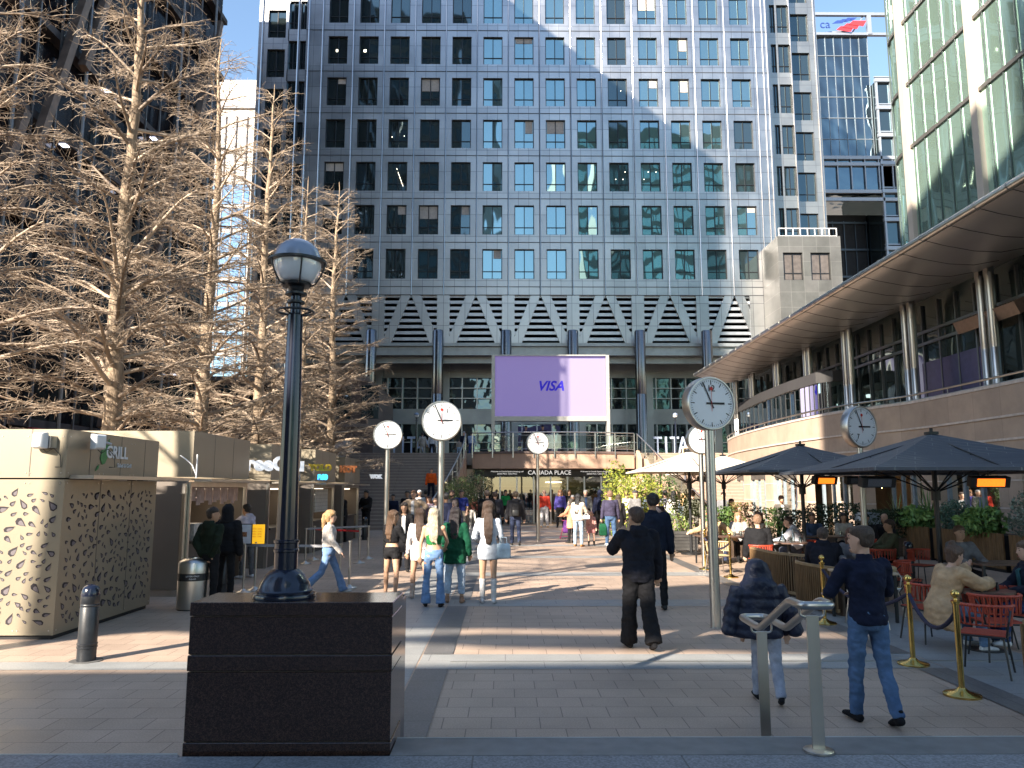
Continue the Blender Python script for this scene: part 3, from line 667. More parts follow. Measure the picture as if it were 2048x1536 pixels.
tag(q.build('stair_cheek_wall', mat('cheek_pale', (.34, .30, .27), .5)), 'pale sloping cheek wall on the left of the shaded stairs', 'wall')
bal = thing('balcony', (2.7, 44, SZ), 'curved stone balcony with glass railing above the shop entrance', 'balcony')
M_sand = brickmat('pink_sandstone', (.50, .34, .25), (.46, .31, .225), (.30, .20, .15), 1.5, 40, .008, .55, axes='XZ', offset=0, var=.12, vs=1.2, bump=.05)
bxa, bxb = -1.9, 7.4; nb = 24
def byc(x): u = (x - 2.75) / 4.65; return 43.4 + .9 * u * u
q = MB(); up = [(bxa + (bxb - bxa) * i / nb, byc(bxa + (bxb - bxa) * i / nb)) for i in range(nb + 1)]
q.prism(up + [(bxb, 46.5), (bxa, 46.5)], SZ - .95, SZ - .12, 'Z'); q.build('fascia', M_sand, bal)
q = MB(); q.prism([(x, y - .06) for x, y in up] + [(bxb, 46.4), (bxa, 46.4)], SZ - .118, SZ + .01, 'Z'); q.build('slab_edge', mat('slab_brown', (.14, .10, .09), .5), bal)
q = MB(); g_ = MB()
q.tube([(x, y - .02, SZ + 1.08) for x, y in up], .035, 8); q.tube([(x, y, SZ + .92) for x, y in up], .012, 6); q.tube([(x, y, SZ + .14) for x, y in up], .015, 6)
for i in range(0, nb + 1, 3):
    x, y = up[i]; q.box(x - .03, x + .03, y - .09, y - .062, SZ - .35, SZ + 1.05)
for i in range(nb): (xa, ya), (xb, yb) = up[i], up[i + 1]; g_.quad((xa, ya + .04, SZ + .15), (xb, yb + .04, SZ + .15), (xb, yb + .04, SZ + .95), (xa, ya + .04, SZ + .95))
q.build('railing', M_steel, bal, smooth=40); g_.build('glass_panels', clearglass('rail_glass', (.75, .85, .82), .12), bal)
for i, (xa, xb, lab) in enumerate(((-2.3, -3.9, 'curving steel stair rail left of the balcony'), (7.6, 10.2, 'steel stair rail descending right of the balcony'))):
    t = thing('stair_railing', (xa, 44, 0), lab, 'railing'); pts = []
    for k in range(9):
        f = k / 8; y = 44.4 - f * 6.2; zz = max(.0, SZ - SZ * f); pts.append(Vector((xa + (xb - xa) * f ** (1.6 if i == 0 else 1), y, zz)))
    q = MB(); q.tube([p + Vector((0, 0, 1.05)) for p in pts], .035, 8)
    for p in pts: q.tube([p, p + Vector((0, 0, 1.05))], .022, 6)
    q.build('rail', M_steel, t, smooth=40)
    g_ = MB()
    for a, b in zip(pts[:-1], pts[1:]): g_.quad(a + Vector((0, 0, .15)), b + Vector((0, 0, .15)), b + Vector((0, 0, .95)), a + Vector((0, 0, .95)))
    g_.build('glass_panels', MATS['rail_glass'], t)
    q = MB(); 
    for a, b in zip(pts[:-1], pts[1:]): q.prism([(b.y, 0), (a.y, 0), (a.y, a.z + .12), (b.y, b.z + .12)], min(a.x, b.x) - (.1), min(a.x, b.x) + .12, 'X')
    q.build('string_wall', M_sand, t)
en = thing('shop_entrance', (2.7, 45, 0), 'glazed shop entrance with black fascia under the balcony', 'entrance')
z1 = SZ - .96
q = MB(); q.box(-1.8, 7.3, 44.9, 45.05, z1 - .42, z1 - .005); q.build('fascia', M_black, en)
text('CANADA PLACE', .34, 'lettering', mat('sign_white', (.8, .8, .78), .5, emit=.3, var=0), en, face_cam((2.55, 44.88, z1 - .21)), .01)
for x in (.1, 5.3):
    for k, s in enumerate(('Welcome to Canada Square shopping mall', 'Jubilee Place  Cabot Place')): text(s, .11, 'small_lettering', MATS['sign_white'], en, face_cam((x, 44.88, z1 - .14 - .13 * k)), .005)
q = MB(); q.box(-2.4, 7.7, 47.6, 47.7, 0, z1); q.box(-2.5, -2.4, 45, 47.6, 0, z1); q.build('interior', mat('mall_interior', (.05, .045, .04), .6, 0, .5, .6), en)
q = MB()
for a, b in ((-2.2, 7.5),): q.box(a, b, 47.5, 47.58, 2.1, z1 - .5)
q.build('interior_frieze', mat('mall_cream', (.22, .19, .14), .6), en)
q = MB(); q.lathe([(.0, 0), (.5, .02), (.5, .08), (0, .1)], (2.9, 46.8, 2.35), 20); q.build('ceiling_lamp', mat('warm_lamp', (1, .75, .4), .5, 0, 0, emit=2.5), en)
q = MB(); q.box(-2.4, -1.3, 44.95, 45.3, 0, z1); q.box(6.5, 7.8, 44.7, 45.3, .9, z1 - .45); q.split('side_pier', mat('cream_panel', (.55, .44, .30), .45), en)
for i in range(8):
    x = -1.3 + i * .98; q = MB(); q.box(x - .045, x + .045, 45.0, 45.1, 0, z1 - .425); q.build('door_mullion', M_steel, en)
q = MB(); q.quad((-1.3, 45.06, 0.02), (6.4, 45.06, .02), (6.4, 45.06, z1 - .45), (-1.3, 45.06, z1 - .45)); q.build('door_glass', clearglass('door_glass', (.6, .66, .66), .14), en, fixn=False)
text('PLACE', .3, 'side_lettering', MATS['sign_white'], en, face_cam((-1.85, 44.93, 1.6)), .005)
# big screen on the balcony
S0, S1 = P(990, 712, 46.2), P(1213, 833, 46.2)
t = thing('led_screen', ((S0.x + S1.x) / 2, 46.2, SZ), 'large lilac LED screen with a dark blue payment card wordmark above the balcony', 'screen')
q = MB(); f = .12
q.box(S0.x - .2, S0.x, 46.1, 46.7, SZ, S0.z + .06); q.box(S1.x, S1.x + .2, 46.1, 46.7, SZ, S0.z + .06)
q.box(S0.x + .002, S1.x - .002, 46.12, 46.68, S0.z - .0, S0.z + .08); q.box(S0.x + .002, S1.x - .002, 46.1, 46.7, S1.z - .28, S1.z)
q.build('frame', mat('screen_frame', (.42, .41, .39), .4, .4, .05), t)
m, nt, b = newmat('lilac_display'); b.inputs['Base Color'].default_value = (.19, .17, .24, 1); b.inputs['Roughness'].default_value = .6
b.inputs['Emission Color'].default_value = (.25, .19, .52, 1); b.inputs['Emission Strength'].default_value = .20
q = MB(); q.box(S0.x + .01, S1.x - .01, 46.3, 46.6, S1.z + .002, S0.z - .002); q.build('display', m, t)
text('VISA', .82, 'wordmark', mat('deep_blue_display', (.02, .012, .40), .6, 0, 0, emit=.2), t, face_cam(((S0.x + S1.x) / 2, 46.29, (S0.z + S1.z) / 2)), .004, bold=.022, shear=.3)
# letters on the upper terrace
for i, px in enumerate((823, 1349)):
    X = P(px, 888, 56).x; t = thing('letter_sign', (X, 56, SZ), ('big standing block letters behind the left stairs', 'big standing block letters behind the right stairs')[i], 'sign')
    for k, c in enumerate('TITAN'):
        text(c, 1.75, 'letter', mat('pale_blue_letter', (.45, .52, .66), .5), t, face_cam((X + (k - 2) * .62 * (1.0), 56, SZ + 1.0)) @ Matrix.Scale(.62, 4, (1, 0, 0)), .12)
    q = MB(); q.box(X - 1.7, X + 1.7, 56.3, 56.5, SZ, SZ + .35); q.build('plinth', M_black, t)
lamp(XatY(1351, 52, 850), 52, SZ, 3.0, 'small globe lamp on the upper terrace, right of the screen')
lamp(XatY(833, 52, 850), 52, SZ, 3.0, 'small dark lamp on the upper terrace behind the left stairs')
# ---------------------------------------------------------------- two-storey restaurant building on the right
rb = thing('restaurant_arcade', (13.5, 28, 0), 'curved pink sandstone arcade of restaurants under a long steel canopy', 'building')
path = [(13.65, 12), (13.55, 20), (13.4, 24.6), (13.0, 26.4), (12.45, 28.2), (12.15, 30.5), (12.05, 34), (12.15, 38), (12.5, 42), (13.3, 46), (14.5, 49)]
def dens(path, n=5):
    out = []
    for i in range(len(path) - 1):
        p0 = path[max(0, i - 1)]; p1 = path[i]; p2 = path[i + 1]; p3 = path[min(len(path) - 1, i + 2)]
        for k in range(n):
            t_ = k / n; f = lambda a, b, c, d: .5 * (2 * b + (c - a) * t_ + (2 * a - 5 * b + 4 * c - d) * t_ ** 2 + (3 * b - a - 3 * c + d) * t_ ** 3)
            out.append((f(p0[0], p1[0], p2[0], p3[0]), f(p0[1], p1[1], p2[1], p3[1])))
    return out + [path[-1]]
pth = dens(path)
def band(q, off, z0, z1, th=.5):
    a = [Vector((x + off, y, 0)) for x, y in pth]; 
    q.rings([[(p.x, p.y, z0), (p.x, p.y, z1), (p.x + th, p.y, z1), (p.x + th, p.y, z0)] for p in a])
M_sanY = brickmat('pink_sandstone_wall', (.45, .34, .26), (.39, .295, .225), (.27, .20, .15), 1.2, 40, .006, .5, axes='YZ', offset=0, var=.16, vs=1.1, bump=.05)
q = MB()
for a, b in ((2.95, 3.30), (3.36, 3.92), (3.98, 4.78)): band(q, 0, a, b)
q.build('parapet', M_sanY, rb)
q = MB(); band(q, -.05, 3.30, 3.36); band(q, -.05, 3.92, 3.98); band(q, -.03, 4.78, 4.86); q.build('string_courses', mat('pale_string', (.60, .52, .46), .5), rb)
q = MB(); band(q, .02, 4.86, 4.9)
q.tube([(x - .02, y, 5.05) for x, y in pth], .035, 8)
for x, y in pth[::2]: q.tube([(x - .02, y, 4.85), (x - .02, y, 5.04)], .018, 6)
q.build('parapet_rail', M_steel, rb, smooth=40)
q = MB(); q.prism([(x + .55, y) for x, y in pth] + [(30, 49), (30, 12)], 3.6, 4.2, 'Z'); q.build('terrace_slab', mat('slab_grey', (.2, .19, .18), .6), rb)
# ground floor piers and shop fronts
def pY(y):
    for (xa, ya), (xb, yb) in zip(pth[:-1], pth[1:]):
        if ya <= y <= yb: return xa + (xb - xa) * (y - ya) / (yb - ya)
    return pth[-1][0]
bays = [14.2, 17.6, 20.7, 24.4, 27.6, 31.6, 35.4, 39.2, 43]
for y in bays:
    q = MB(); q2 = MB(); x = pY(y)
    for z0 in (0, .75, 1.5, 2.25): q.box(x + .01, x + .35, y - .5, y + .5, z0, min(z0 + .71, 2.95))
    for z0 in (.71, 1.46, 2.21): q2.box(x - .01, x + .35, y - .51, y + .51, z0, z0 + .04)
    q.build('pier', M_sanY, rb); q2.build('pier_bands', MATS['pale_string'], rb)
q = MB()
for a, b in zip(bays[:-1], bays[1:]): x = max(pY(a), pY(b)) + .06; q.box(x, x + .15, a + .52, b - .52, 2.45, 2.945)
q.split('shop_fascia', mat('fascia_grey', (.07, .065, .06), .5), rb)
q = MB(); gq = MB()
for a, b in zip(bays[:-1], bays[1:]):
    x = max(pY(a), pY(b)) + .12; n = 3
    for k in range(n + 1): y = a + .56 + (b - a - 1.12) * k / n; q.box(x, x + .1, y - .06, y + .06, 0, 2.45)
    q.box(x, x + .1, a + .73, b - .73, .0, .12)
    gq.quad((x + .05, a + .52, 0), (x + .05, b - .52, 0), (x + .05, b - .52, 2.45), (x + .05, a + .52, 2.45))
q.split('shop_post', mat('grey_blue_frame', (.22, .27, .30), .45), rb); gq.split('shop_pane', clearglass('shop_glass', (.55, .6, .6), .1), rb, fixn=False)
q = MB(); q.box(18, 18.2, 12, 49, 0, 3.6); q.box(14, 30, 11.9, 12, 0, 3.6); q.build('shop_interior', mat('dim_restaurant', (.05, .032, .022), .7, 0, .6, .8), rb)
q = MB(); r2 = random.Random(8)
for i in range(40): x = r2.uniform(14.6, 17.5); y = r2.uniform(16, 44); z = r2.uniform(1.9, 2.5); q.lathe([(0.001, -.05), (.05, 0), (0.001, .05)], (x, y, z), 8)
q.build('pendant_lights', mat('warm_bulb', (1, .55, .2), .5, 0, 0, emit=12), rb)
text('CARAVAN', .30, 'shop_lettering', MATS['sign_white'], rb, Matrix.Translation((13.70, 22.3, 2.76)) @ Matrix.Rotation(R(-90), 4, 'Z') @ Matrix.Rotation(R(90), 4, 'X'), .01, bold=.008)
# upper storey glazing, columns, canopy
CXX = 14.0
q = MB(); q.box(CXX + .5, CXX + .56, 12, 46, 4.2, 8.6); q.build('upper_glass', wavyglass('upper_glass', (.13, .17, .17), .5, .12, .04, .8), rb)
q = MB(); y = 12
while y < 46: q.box(CXX + .42, CXX + .5, y, y + .07, 4.2, 8.3); y += 1.0
for z in (6.9, 7.3): q.box(CXX + .40, CXX + .47, 12, 46, z, z + .1)
q.build('upper_mullions', mat('upper_mullion', (.16, .17, .17), .35, .5, 0), rb)
q = MB()
for i in range(2): y0 = 17.6 + 4 * i; q.obox((CXX + .15, y0 + .3, 7.0), (.35, 2.9, .38), M=Matrix.Rotation(R(-25), 3, 'Y'))
q.split('awning_box', mat('bronze_fascia', (.25, .17, .13), .35, .4, .2), rb)
for i, px in enumerate((1480, 1514, 1566, 1630, 1714, 1826, 1977)):
    y = [44.3, 41.3, 37.4, 33.5, 29.5, 25.4, 21.5][i]; q = MB()
    x = max(13.45, pY(y) + .45)
    for d in (0, .42): q.lathe([(.13, 4.2), (.13, 6.0), (.125, 6.01), (.13, 6.03), (.13, 8.2)], (x, y + d, 0), 16); q.beam((x, y + d, 8.1), (x + .0, y + d - .0, 8.5), .2, .2)
    q.split('column', M_steel, rb, smooth=40)
# glass box room on the terrace
q = MB(); q.prism([(13.2, 30.6), (12.75, 31.2), (12.6, 34), (12.7, 38), (13.1, 43), (13.9, 43), (13.9, 30.6)], 6.3, 6.75, 'Z'); q.build('glass_room_roof', mat('room_roof', (.05, .048, .048), .5, 0, .1), rb)
gp = dens([(13.15, 30.75), (12.85, 31.3), (12.7, 34), (12.8, 38), (13.2, 42.9)], 6)
gq = MB(); q = MB()
for (xa, ya), (xb, yb) in zip(gp[:-1], gp[1:]): gq.quad((xa, ya, 4.25), (xb, yb, 4.25), (xb, yb, 6.3), (xa, ya, 6.3)); q.box(xa - .02, xa + .02, ya - .02, ya + .02, 4.25, 6.3)
gq.quad((13.15, 30.75, 4.25), (13.9, 30.75, 4.25), (13.9, 30.75, 6.3), (13.15, 30.75, 6.3))
gq.build('glass_room_panes', clearglass('room_glass', (.7, .8, .76), .12), rb, fixn=False); q.build('glass_room_posts', M_black, rb)
q = MB()
for y, z in ((32.2, 5.9), (33.6, 5.7), (35.2, 5.8), (37.2, 5.75), (39.5, 5.8)): q.box(13.4, 13.5, y, y + .5, z, z + .12)
q.build('room_lights', mat('room_panel_light', (.9, 1, .95), .5, 0, 0, emit=1.6), rb)
q = MB(); ny = 34
sec = lambda s: [(14.7, 8.55), (13.6, 8.25), (12.9, 8.12), (12.2, 8.15), (11.4, 8.3), (10.95, 8.42), (10.88, 8.5), (10.95, 8.58), (14.7, 9.0)]
rs = []
for k in range(ny + 1):
    y = 10 + (43.6 - 10) * k / ny; rs.append([(x, y + max(0, (x - 10.9)) * .35 * (1 if k == ny else 0), z) for x, z in sec(0)])
q.rings(rs); 
M_can = mat('canopy_steel_soffit', (.40, .39, .38), .35, .4, .12, .8, bump=.25, bs=1.3, stretch=(1, .5, 1))
q.build('canopy', M_can, rb, smooth=50)
q = MB(); q.tube([(10.9, y, 8.5) for y in (10, 43.6)], .10, 12)
for k in range(30): y = 10 + k * 1.16; q.tube([(10.9, y, 8.5), (10.9, y + .05, 8.5)], .115, 12)
q.build('canopy_edge', M_steel, rb, smooth=40)
q = MB()
for k in range(30): y = 10 + k * 1.16; q.tube([(x, y, z - .006) for x, z in sec(0)[1:6]], .008, 5)
q.build('canopy_joints', M_steeld, rb)
text('ADIV', .5, 'reflected_lettering', mat('blue_letters', (.03, .05, .35), .5, 0, 0), rb, Matrix.Translation((14.46, 24.6, 5.2)) @ Matrix.Rotation(R(-90), 4, 'Z') @ Matrix.Rotation(R(90), 4, 'X'), .01, bold=.012)
q = MB(); q.box(14.44, 14.455, 22.6, 26.2, 4.9, 6.3); q.build('screen_reflection', mat('violet_reflection_panel', (.06, .055, .13), .3), rb)  # mirror image of the lilac screen, painted as panel and letters
# upper glass offices, right
ub = thing('glazed_upper_offices', (17, 26, 8), 'rounded green glass offices with stone piers above the steel canopy, right edge', 'building')
ZZ = [11.6, 15.35, 17.95, 20.6, 23.3, 26]
def upath(off=0):
    pts = [(16 - off, 10), (16 - off, 29.2)]
    for k in range(9): a = math.pi * (1 - k / 16 * 1.0); pts.append((18.4 + (2.4 + off) * math.cos(a), 29.2 + (2.4 + off) * math.sin(a)))
    return pts + [(30, 31.6 + off)]
def strip(q, off, z0, z1):
    p = upath(off)
    for (xa, ya), (xb, yb) in zip(p[:-1], p[1:]): q.quad((xa, ya, z0), (xb, yb, z0), (xb, yb, z1), (xa, ya, z1))
def solid(q, off, z0, z1):
    a = upath(off); q.rings([[(x, y, z0), (x, y, z1), (x + .001 + (.3 if i == len(a) else .3), y, z1), (x + .3, y, z0)] for i, (x, y) in enumerate(a)])
M_ug = wavyglass('green_office_glass', (.50, .72, .61), .3, .16, .03, .75, (1, 1, .35), .6)
q = MB(); strip(q, 0, 11.6, 26); q.build('glazing', M_ug, ub, smooth=30)
q = MB(); q.box(16.4, 30, 10, 29, 11.5, 26); q.build('core', M_dark, ub)
M_st = mat('warm_pale_stone', (.50, .44, .38), .5, 0, .1, 1)
q = MB(); solid(q, .12, 10.6, 11.6); solid(q, .2, 10.35, 10.6); 
for y in (12.6, 16.6, 20.5, 24.4, 28.8): q.box(15.82, 16.1, y - .17, y + .17, 11.6, 26)
q.build('stone_piers', M_st, ub)
q = MB()
for z in ZZ[1:]: solid(q, .07, z - .07, z + .07)
q.build('floor_lines', mat('floor_line', (.14, .13, .12), .4, .4, 0), ub)
q = MB(); p = upath(.05)
y = 10.5
while y < 29: q.box(15.95, 15.99, y - .02, y + .02, 11.6, 26); y += .78
for x, yy in p[2:11:2]: q.cyl(x, yy, 11.6, 26, .035, n=6)
q.build('mullions', mat('mullion_green', (.12, .15, .14), .35, .5, 0), ub)
q = MB(); q.box(16.2, 30, 10, 31, 9.0, 10.3); q.build('undercroft', mat('undercroft_dark', (.12, .11, .10), .6), ub)
# ---------------------------------------------------------------- behind the viewer: added slabs that shade the foreground, blocks that stand in the reflections
s2 = Vector((-.62, -.78, 0)).normalized(); u2 = Vector((.78, -.62, 0)).normalized()
def occl(name, prof, w0, label, m, T=.06):
    # added upright slab facing the sun, cut to shape shadow edges and streaks: prof = [(u, height)] outline
    n = len(prof); q = MB(); base = s2 * (-w0)
    pf = [u2 * u - s2 * 0 + Vector((.62, .78, 0)).normalized() * w0 + Vector((0, 0, z)) for u, z in prof]
    rings = [[p for p in pf], [p + s2 * T + Vector((0, 0, .523 * T)) * 0 for p in pf]]
    q.rings(rings); o = q.build('wall', m, thing(name, pf[0] * 1, label, 'building')); return o
K = .523; W0 = -16
tp = lambda v: v - K * W0
M_occl = mat('shade_slab_grey', (.22, .21, .2), .6, 0, .2, .3)
def pv(*a): return [(u, tp(v)) for u, v in a]
occl('shade_slab', [(-13.5, 0)] + pv((-13.5, .3), (-11.5, 1.1), (-9.66, 1.9), (-8.42, 2.46), (-5.8, 3.74), (-3.8, 4.62), (-2.5, 5.15)) + [(-2.5, 0)], W0, 'low unseen slab behind the viewer, added to shade the foreground', M_occl)
occl('shade_slab', pv((-8.5, 3.7), (-6.41, 4.17), (-4.04, 4.98), (-2.5, 5.4), (-2.5, 6.2), (-4.5, 5.5), (-7.07, 4.55)), W0 - .1, 'narrow sloping slab behind the viewer, added to part the sun streaks', M_occl)
occl('shade_slab', pv((-11.72, 2.3), (-10.84, 3.15), (-8.7, 3.65), (-8.55, 4.2), (-7.3, 4.74), (-4.56, 5.68), (-2.5, 6.4), (-2.5, 30), (-8.9, 30), (-8.9, 16.5), (-8.2, 14.0), (-8.1, 11.3), (-5.2, 10.8), (-5.7, 9.4), (-7.25, 8.2), (-7.81, 7.6), (-8.8, 6.9), (-9, 5.9), (-10.4, 5.95), (-11.52, 5.05)), W0 - .2, 'upper slab behind the viewer, added with an outline that shapes the shadow edges', M_occl)
occl('shade_slab', [(-2.9, 0), (-2.9, tp(28)), (6.5, tp(28)), (6.5, 0)], W0 - 1.2, 'tall unseen slab behind the viewer, added to shade the right terrace', M_occl)
def block(x0, x1, y0, y1, h, wall, glass, label, st=3.9, bay=2.4):
    t = thing('office_block', ((x0 + x1) / 2, y1, 0), label, 'building'); q = MB(); q.box(x0, x1, y0, y1, 0, h); q.build('wall', wall, t)
    g_ = MB(); z = 4
    while z < h - 3:
        x = x0 + .6
        while x < x1 - bay: g_.quad((x, y1 + .02, z), (x + bay * .75, y1 + .02, z), (x + bay * .75, y1 + .02, z + st * .65), (x, y1 + .02, z + st * .65)); x += bay
        z += st
    g_.build('windows', glass, t)
block(-37, -7, -72, -44, 118, mat('back_stone', (.10, .11, .12), .6, 0, .2, .2), M_wind, 'dark tower block behind the viewer, seen only in reflections')
block(19, 62, -80, -50, 92, mat('back_green', (.16, .22, .2), .5, 0, .2, .2), MATS['green_office_glass'], 'green glass block behind the viewer, seen only in reflections')
# ---------------------------------------------------------------- food kiosks
M_bz = mat('champagne_metal', (.28, .24, .175), .45, .35, .05, 1.2, stretch=(1, 1, .2))
M_hole = mat('leaf_hole_shade', (.02, .015, .02), .8, 0, 0)
M_holel = mat('leaf_hole_lit_inside', (.14, .12, .13), .8, 0, 0)
M_kd = mat('kiosk_grey_panel', (.16, .135, .115), .45, .2, .1, 1.5)
M_kin = mat('kiosk_interior', (.10, .08, .06), .7, 0, .6, 2)
def leaf_panel(q, ax, fixed, a0, a1, z0, z1, seed, n, sgn):
    r = random.Random(seed); pts = []
    tries = 0
    while len(pts) < n and tries < 9000:
        tries += 1; a = r.uniform(a0 + .07, a1 - .07); z = r.uniform(z0 + .08, z1 - .08); s = r.choice([.04, .05, .065, .085])
        if all((a - p[0]) ** 2 + (z - p[1]) ** 2 > (s + p[2]) ** 2 * .95 for p in pts): pts.append((a, z, s))
    for a, z, s in pts:
        an = r.choice([.5, .8, 1.1, -.6, 2.3, .2, 2.6]) + r.uniform(-.25, .25); wd = r.uniform(.35, .6)
        for layer in (0, 1):  # hole shade painted dark, an offset paler shape as its lit inside
            poly = []; d = .003 + layer * .0015; sc_ = 1 if layer == 0 else .62; off = (0, 0) if layer == 0 else (s * .22, -s * .22)
            for k in range(10):
                t_ = k / 9 * 2 * math.pi; u = math.cos(t_); v = math.sin(t_) * (1 - u) * .55
                u2_, v2_ = u * s * sc_, v * s * wd * 1.6 * sc_
                poly.append((a + off[0] * .6 + u2_ * math.cos(an) - v2_ * math.sin(an), z + off[1] * .6 + u2_ * math.sin(an) + v2_ * math.cos(an)))
            q.mi = 1 + layer; n0 = len(q.v)
            q.v += [((p[0], fixed - d, p[1]) if ax == 'Y' else (fixed + d, p[0], p[1])) for p in poly]
            q.f.append(tuple(range(n0, n0 + 10))); q.m.append(q.mi)
    q.mi = 0
KZ = 2.14
def kiosk(xc, y0, y1, xw, h, label, first=False, seed=1):
    t = thing('food_kiosk', (xc - xw / 2, (y0 + y1) / 2, 0), label, 'kiosk', 'champagne metal food kiosks'); x0 = xc - xw
    if first:
        q = MB(); q.box(x0, xc, y0, y1, .06, KZ - .01); leaf_panel(q, 'Y', y0, x0 + 1.3, xc - .03, .12, KZ - .1, 3, 110, 1); leaf_panel(q, 'X', xc, y0 + .05, y1 - .05, .12, KZ - .1, 5, 230, 1)
        q.build('perforated_panels', [M_bz, M_hole, M_holel], t, fixn=False)
        q = MB(); q.box(x0 + .04, xc - .04, y0 + .04, y1 - .04, 0, .06); q.build('base', M_dark, t)
        q = MB(); q.box(x0, xc - .0, y0 - .001, y1, KZ + .012, h); q.build('upper_box', M_bz, t)
        q = MB()
        for y in (y0 + .95, y0 + 1.9): q.box(xc + .001, xc + .005, y, y + .012, .1, KZ - .01)
        for y in (y0 + .6, y0 + 1.5, y0 + 2.3): q.box(xc + .001, xc + .004, y, y + .01, KZ + .03, h)
        for x in (xc - .5,): q.box(x, x + .01, y0 - .005, y0 - .002, KZ + .03, h)
        q.box(x0 + .5, x0 + .52, y0 - .005, y0 - .002, .1, h); q.build('seams', M_kd, t)
    else:
        q = MB(); q.box(x0, xc - .10, y0, y0 + .12, 0, KZ); q.box(x0, x0 + .1, y0 + .12, y1, 0, KZ); q.box(x0 + .1, xc - .1, y1 - .1, y1, 0, KZ); q.build('side_walls', M_kd, t)
        q = MB(); q.box(x0, xc, y0 - .0, y1, KZ + .09, h); q.build('upper_box', M_bz, t)
        q = MB(); 
        for k in range(1, 3): y = y0 + (y1 - y0) * k / 3; q.box(xc + .001, xc + .004, y, y + .012, KZ + .1, h)
        q.build('seams', M_kd, t)
        q = MB(); q.box(xc - .1, xc - .02, y0, y0 + .08, 0, KZ); q.box(xc - .1, xc - .02, y1 - .08, y1, 0, KZ); q.box(xc - .1, xc - .02, y0 + .08, y1 - .08, KZ - .1, KZ - .001); q.build('shop_frame', M_steel, t)
        q = MB(); q.box(xc - .55, xc - .08, y0 + .2, y1 - .6, 0, .95); q.box(xc - .6, xc, y0 + .18, y1 - .58, .951, 1.0); q.build('counter', mat('counter_dark', (.05, .045, .04), .5), t)
        q = MB(); q.box(x0 + .35, x0 + .4, y0 + .2, y1 - .2, .0, KZ); q.build('back_wall', M_kin, t)
        q = MB(); r = random.Random(seed)
        for k in range(7): y = y0 + .3 + k * (y1 - y0 - .8) / 7; z = r.uniform(1.0, 1.5); q.box(x0 + .42, x0 + .6, y, y + r.uniform(.15, .3), z, z + r.uniform(.15, .4))
        q.build('shelf_goods', mat('shelf_goods', (.22, .16, .11), .6, 0, .6, 4), t)
        q = MB(); q.box(xc - .9, xc - .3, y0 + .5, y1 - .5, KZ - .16, KZ - .12); q.build('strip_light', mat('kiosk_light', (1, .82, .6), .5, 0, 0, emit=.9), t)
    q = MB(); q.box(xc + .006, xc + .34, y0 + .1, y1 + .55, KZ - .0, KZ + .05); q.build('shelf_canopy', mat('shelf_metal', (.46, .42, .36), .35, .6, .05), t)
    return t
KX = -6.05
k1 = kiosk(KX, 10.69, 13.5, 2.6, 2.82, 'nearest kiosk with leaf shaped perforations and a green grill logo', True)
k2 = kiosk(KX, 15.0, 18.3, 2.7, 3.12, 'second kiosk with an open serving hatch behind the litter bin', seed=2)
k3 = kiosk(KX, 20.0, 22.9, 2.7, 3.15, 'third kiosk with white frozen yoghurt lettering above its shelf', seed=3)
k4 = kiosk(KX, 24.6, 27.6, 2.7, 3.25, 'fourth kiosk with a small yellow sign and a white tiled wall', seed=4)
k5 = kiosk(KX, 29.2, 32.2, 2.7, 3.2, 'farthest kiosk, carrying a brown sign', seed=5)
q = MB(); q.box(KX - .16, KX - .11, 25.2, 27.0, 1.25, 2.0); q.build('tiled_wall', brickmat('white_tiles', (.55, .53, .48), (.5, .49, .45), (.3, .3, .28), .25, .12, .01, .3, axes='YZ'), k4)
q = MB()
for k in range(13): y = 15.15 + k * .22; q.box(KX - .14, KX - .125 - .01 * (k % 2), y, y + .2, 1.72 + .05 * math.sin(k * 2.1), 2.03)
q.build('hatch_curtain', mat('pinkish_curtain', (.42, .30, .27), .6, 0, .25, 8), k2)
q = MB(); q.box(KX - .5, KX - .1, 15.5, 15.9, 1.0, 1.32); q.box(KX - .5, KX - .15, 16.3, 16.6, 1.0, 1.22); q.build('counter_goods', mat('counter_goods', (.5, .47, .44), .5, 0, .4, 14), k2)
q = MB(); q.box(KX - 1.9, KX - 1.86, 16.0, 16.5, 1.5, 1.8); q.build('wall_monitor', M_black, k2)
for kk, ya, yb in ((k1, 10.69, 13.5),):
    q = MB()
    for j in range(3):
        for z in (.12, KZ - .06, KZ + .08, 2.72):
            for dy in (.06, .88): q.tube([(KX + .001, ya + j * .94 + dy, z), (KX + .006, ya + j * .94 + dy, z)], .009, 8)
    for x in (KX - .06, KX - .48, KX - .54, KX - .9):
        for z in (.12, KZ - .06, KZ + .08, 2.72): q.tube([(x, ya - .001, z), (x, ya - .006, z)], .009, 8)
    q.build('panel_rivets', M_steel, kk)
# the wall panel and door between first and second kiosk
t = thing('partition_panel', (-7.2, 14.3, 0), 'tall grey metal partition between the first and second kiosks', 'panel')
q = MB(); q.box(-8.7, KX - .12, 14.88, 14.96, .12, 2.06); q.build('panel', M_kd, t)
q = MB(); q.box(-8.7, KX - .12, 14.86, 14.98, .0, .115); q.box(KX - .115, KX - .06, 14.86, 14.98, 0, 2.1); q.build('frame', M_steel, t)
q = MB(); q.tube([(KX + .28, 14.5, KZ + .06), (KX + .28, 14.5, KZ + .5)], .015, 6); q.tube([(KX + .28 - .32 * math.sin(a), 14.5, KZ + .1 + .38 * math.sin(a) ** .5 if 0 < a < math.pi else KZ + .1) for a in [i * .26 for i in range(7)]], .01, 6); q.build('cable_loop', M_white, k1)
Mx = lambda x, y, z: Matrix.Translation((x, y, z)) @ Matrix.Rotation(R(90), 4, 'Z') @ Matrix.Rotation(R(90), 4, 'X')
text('GRILL', .26, 'lettering', M_white, k1, Mx(KX + .012, 12.05, 2.55), .004, bold=.006)
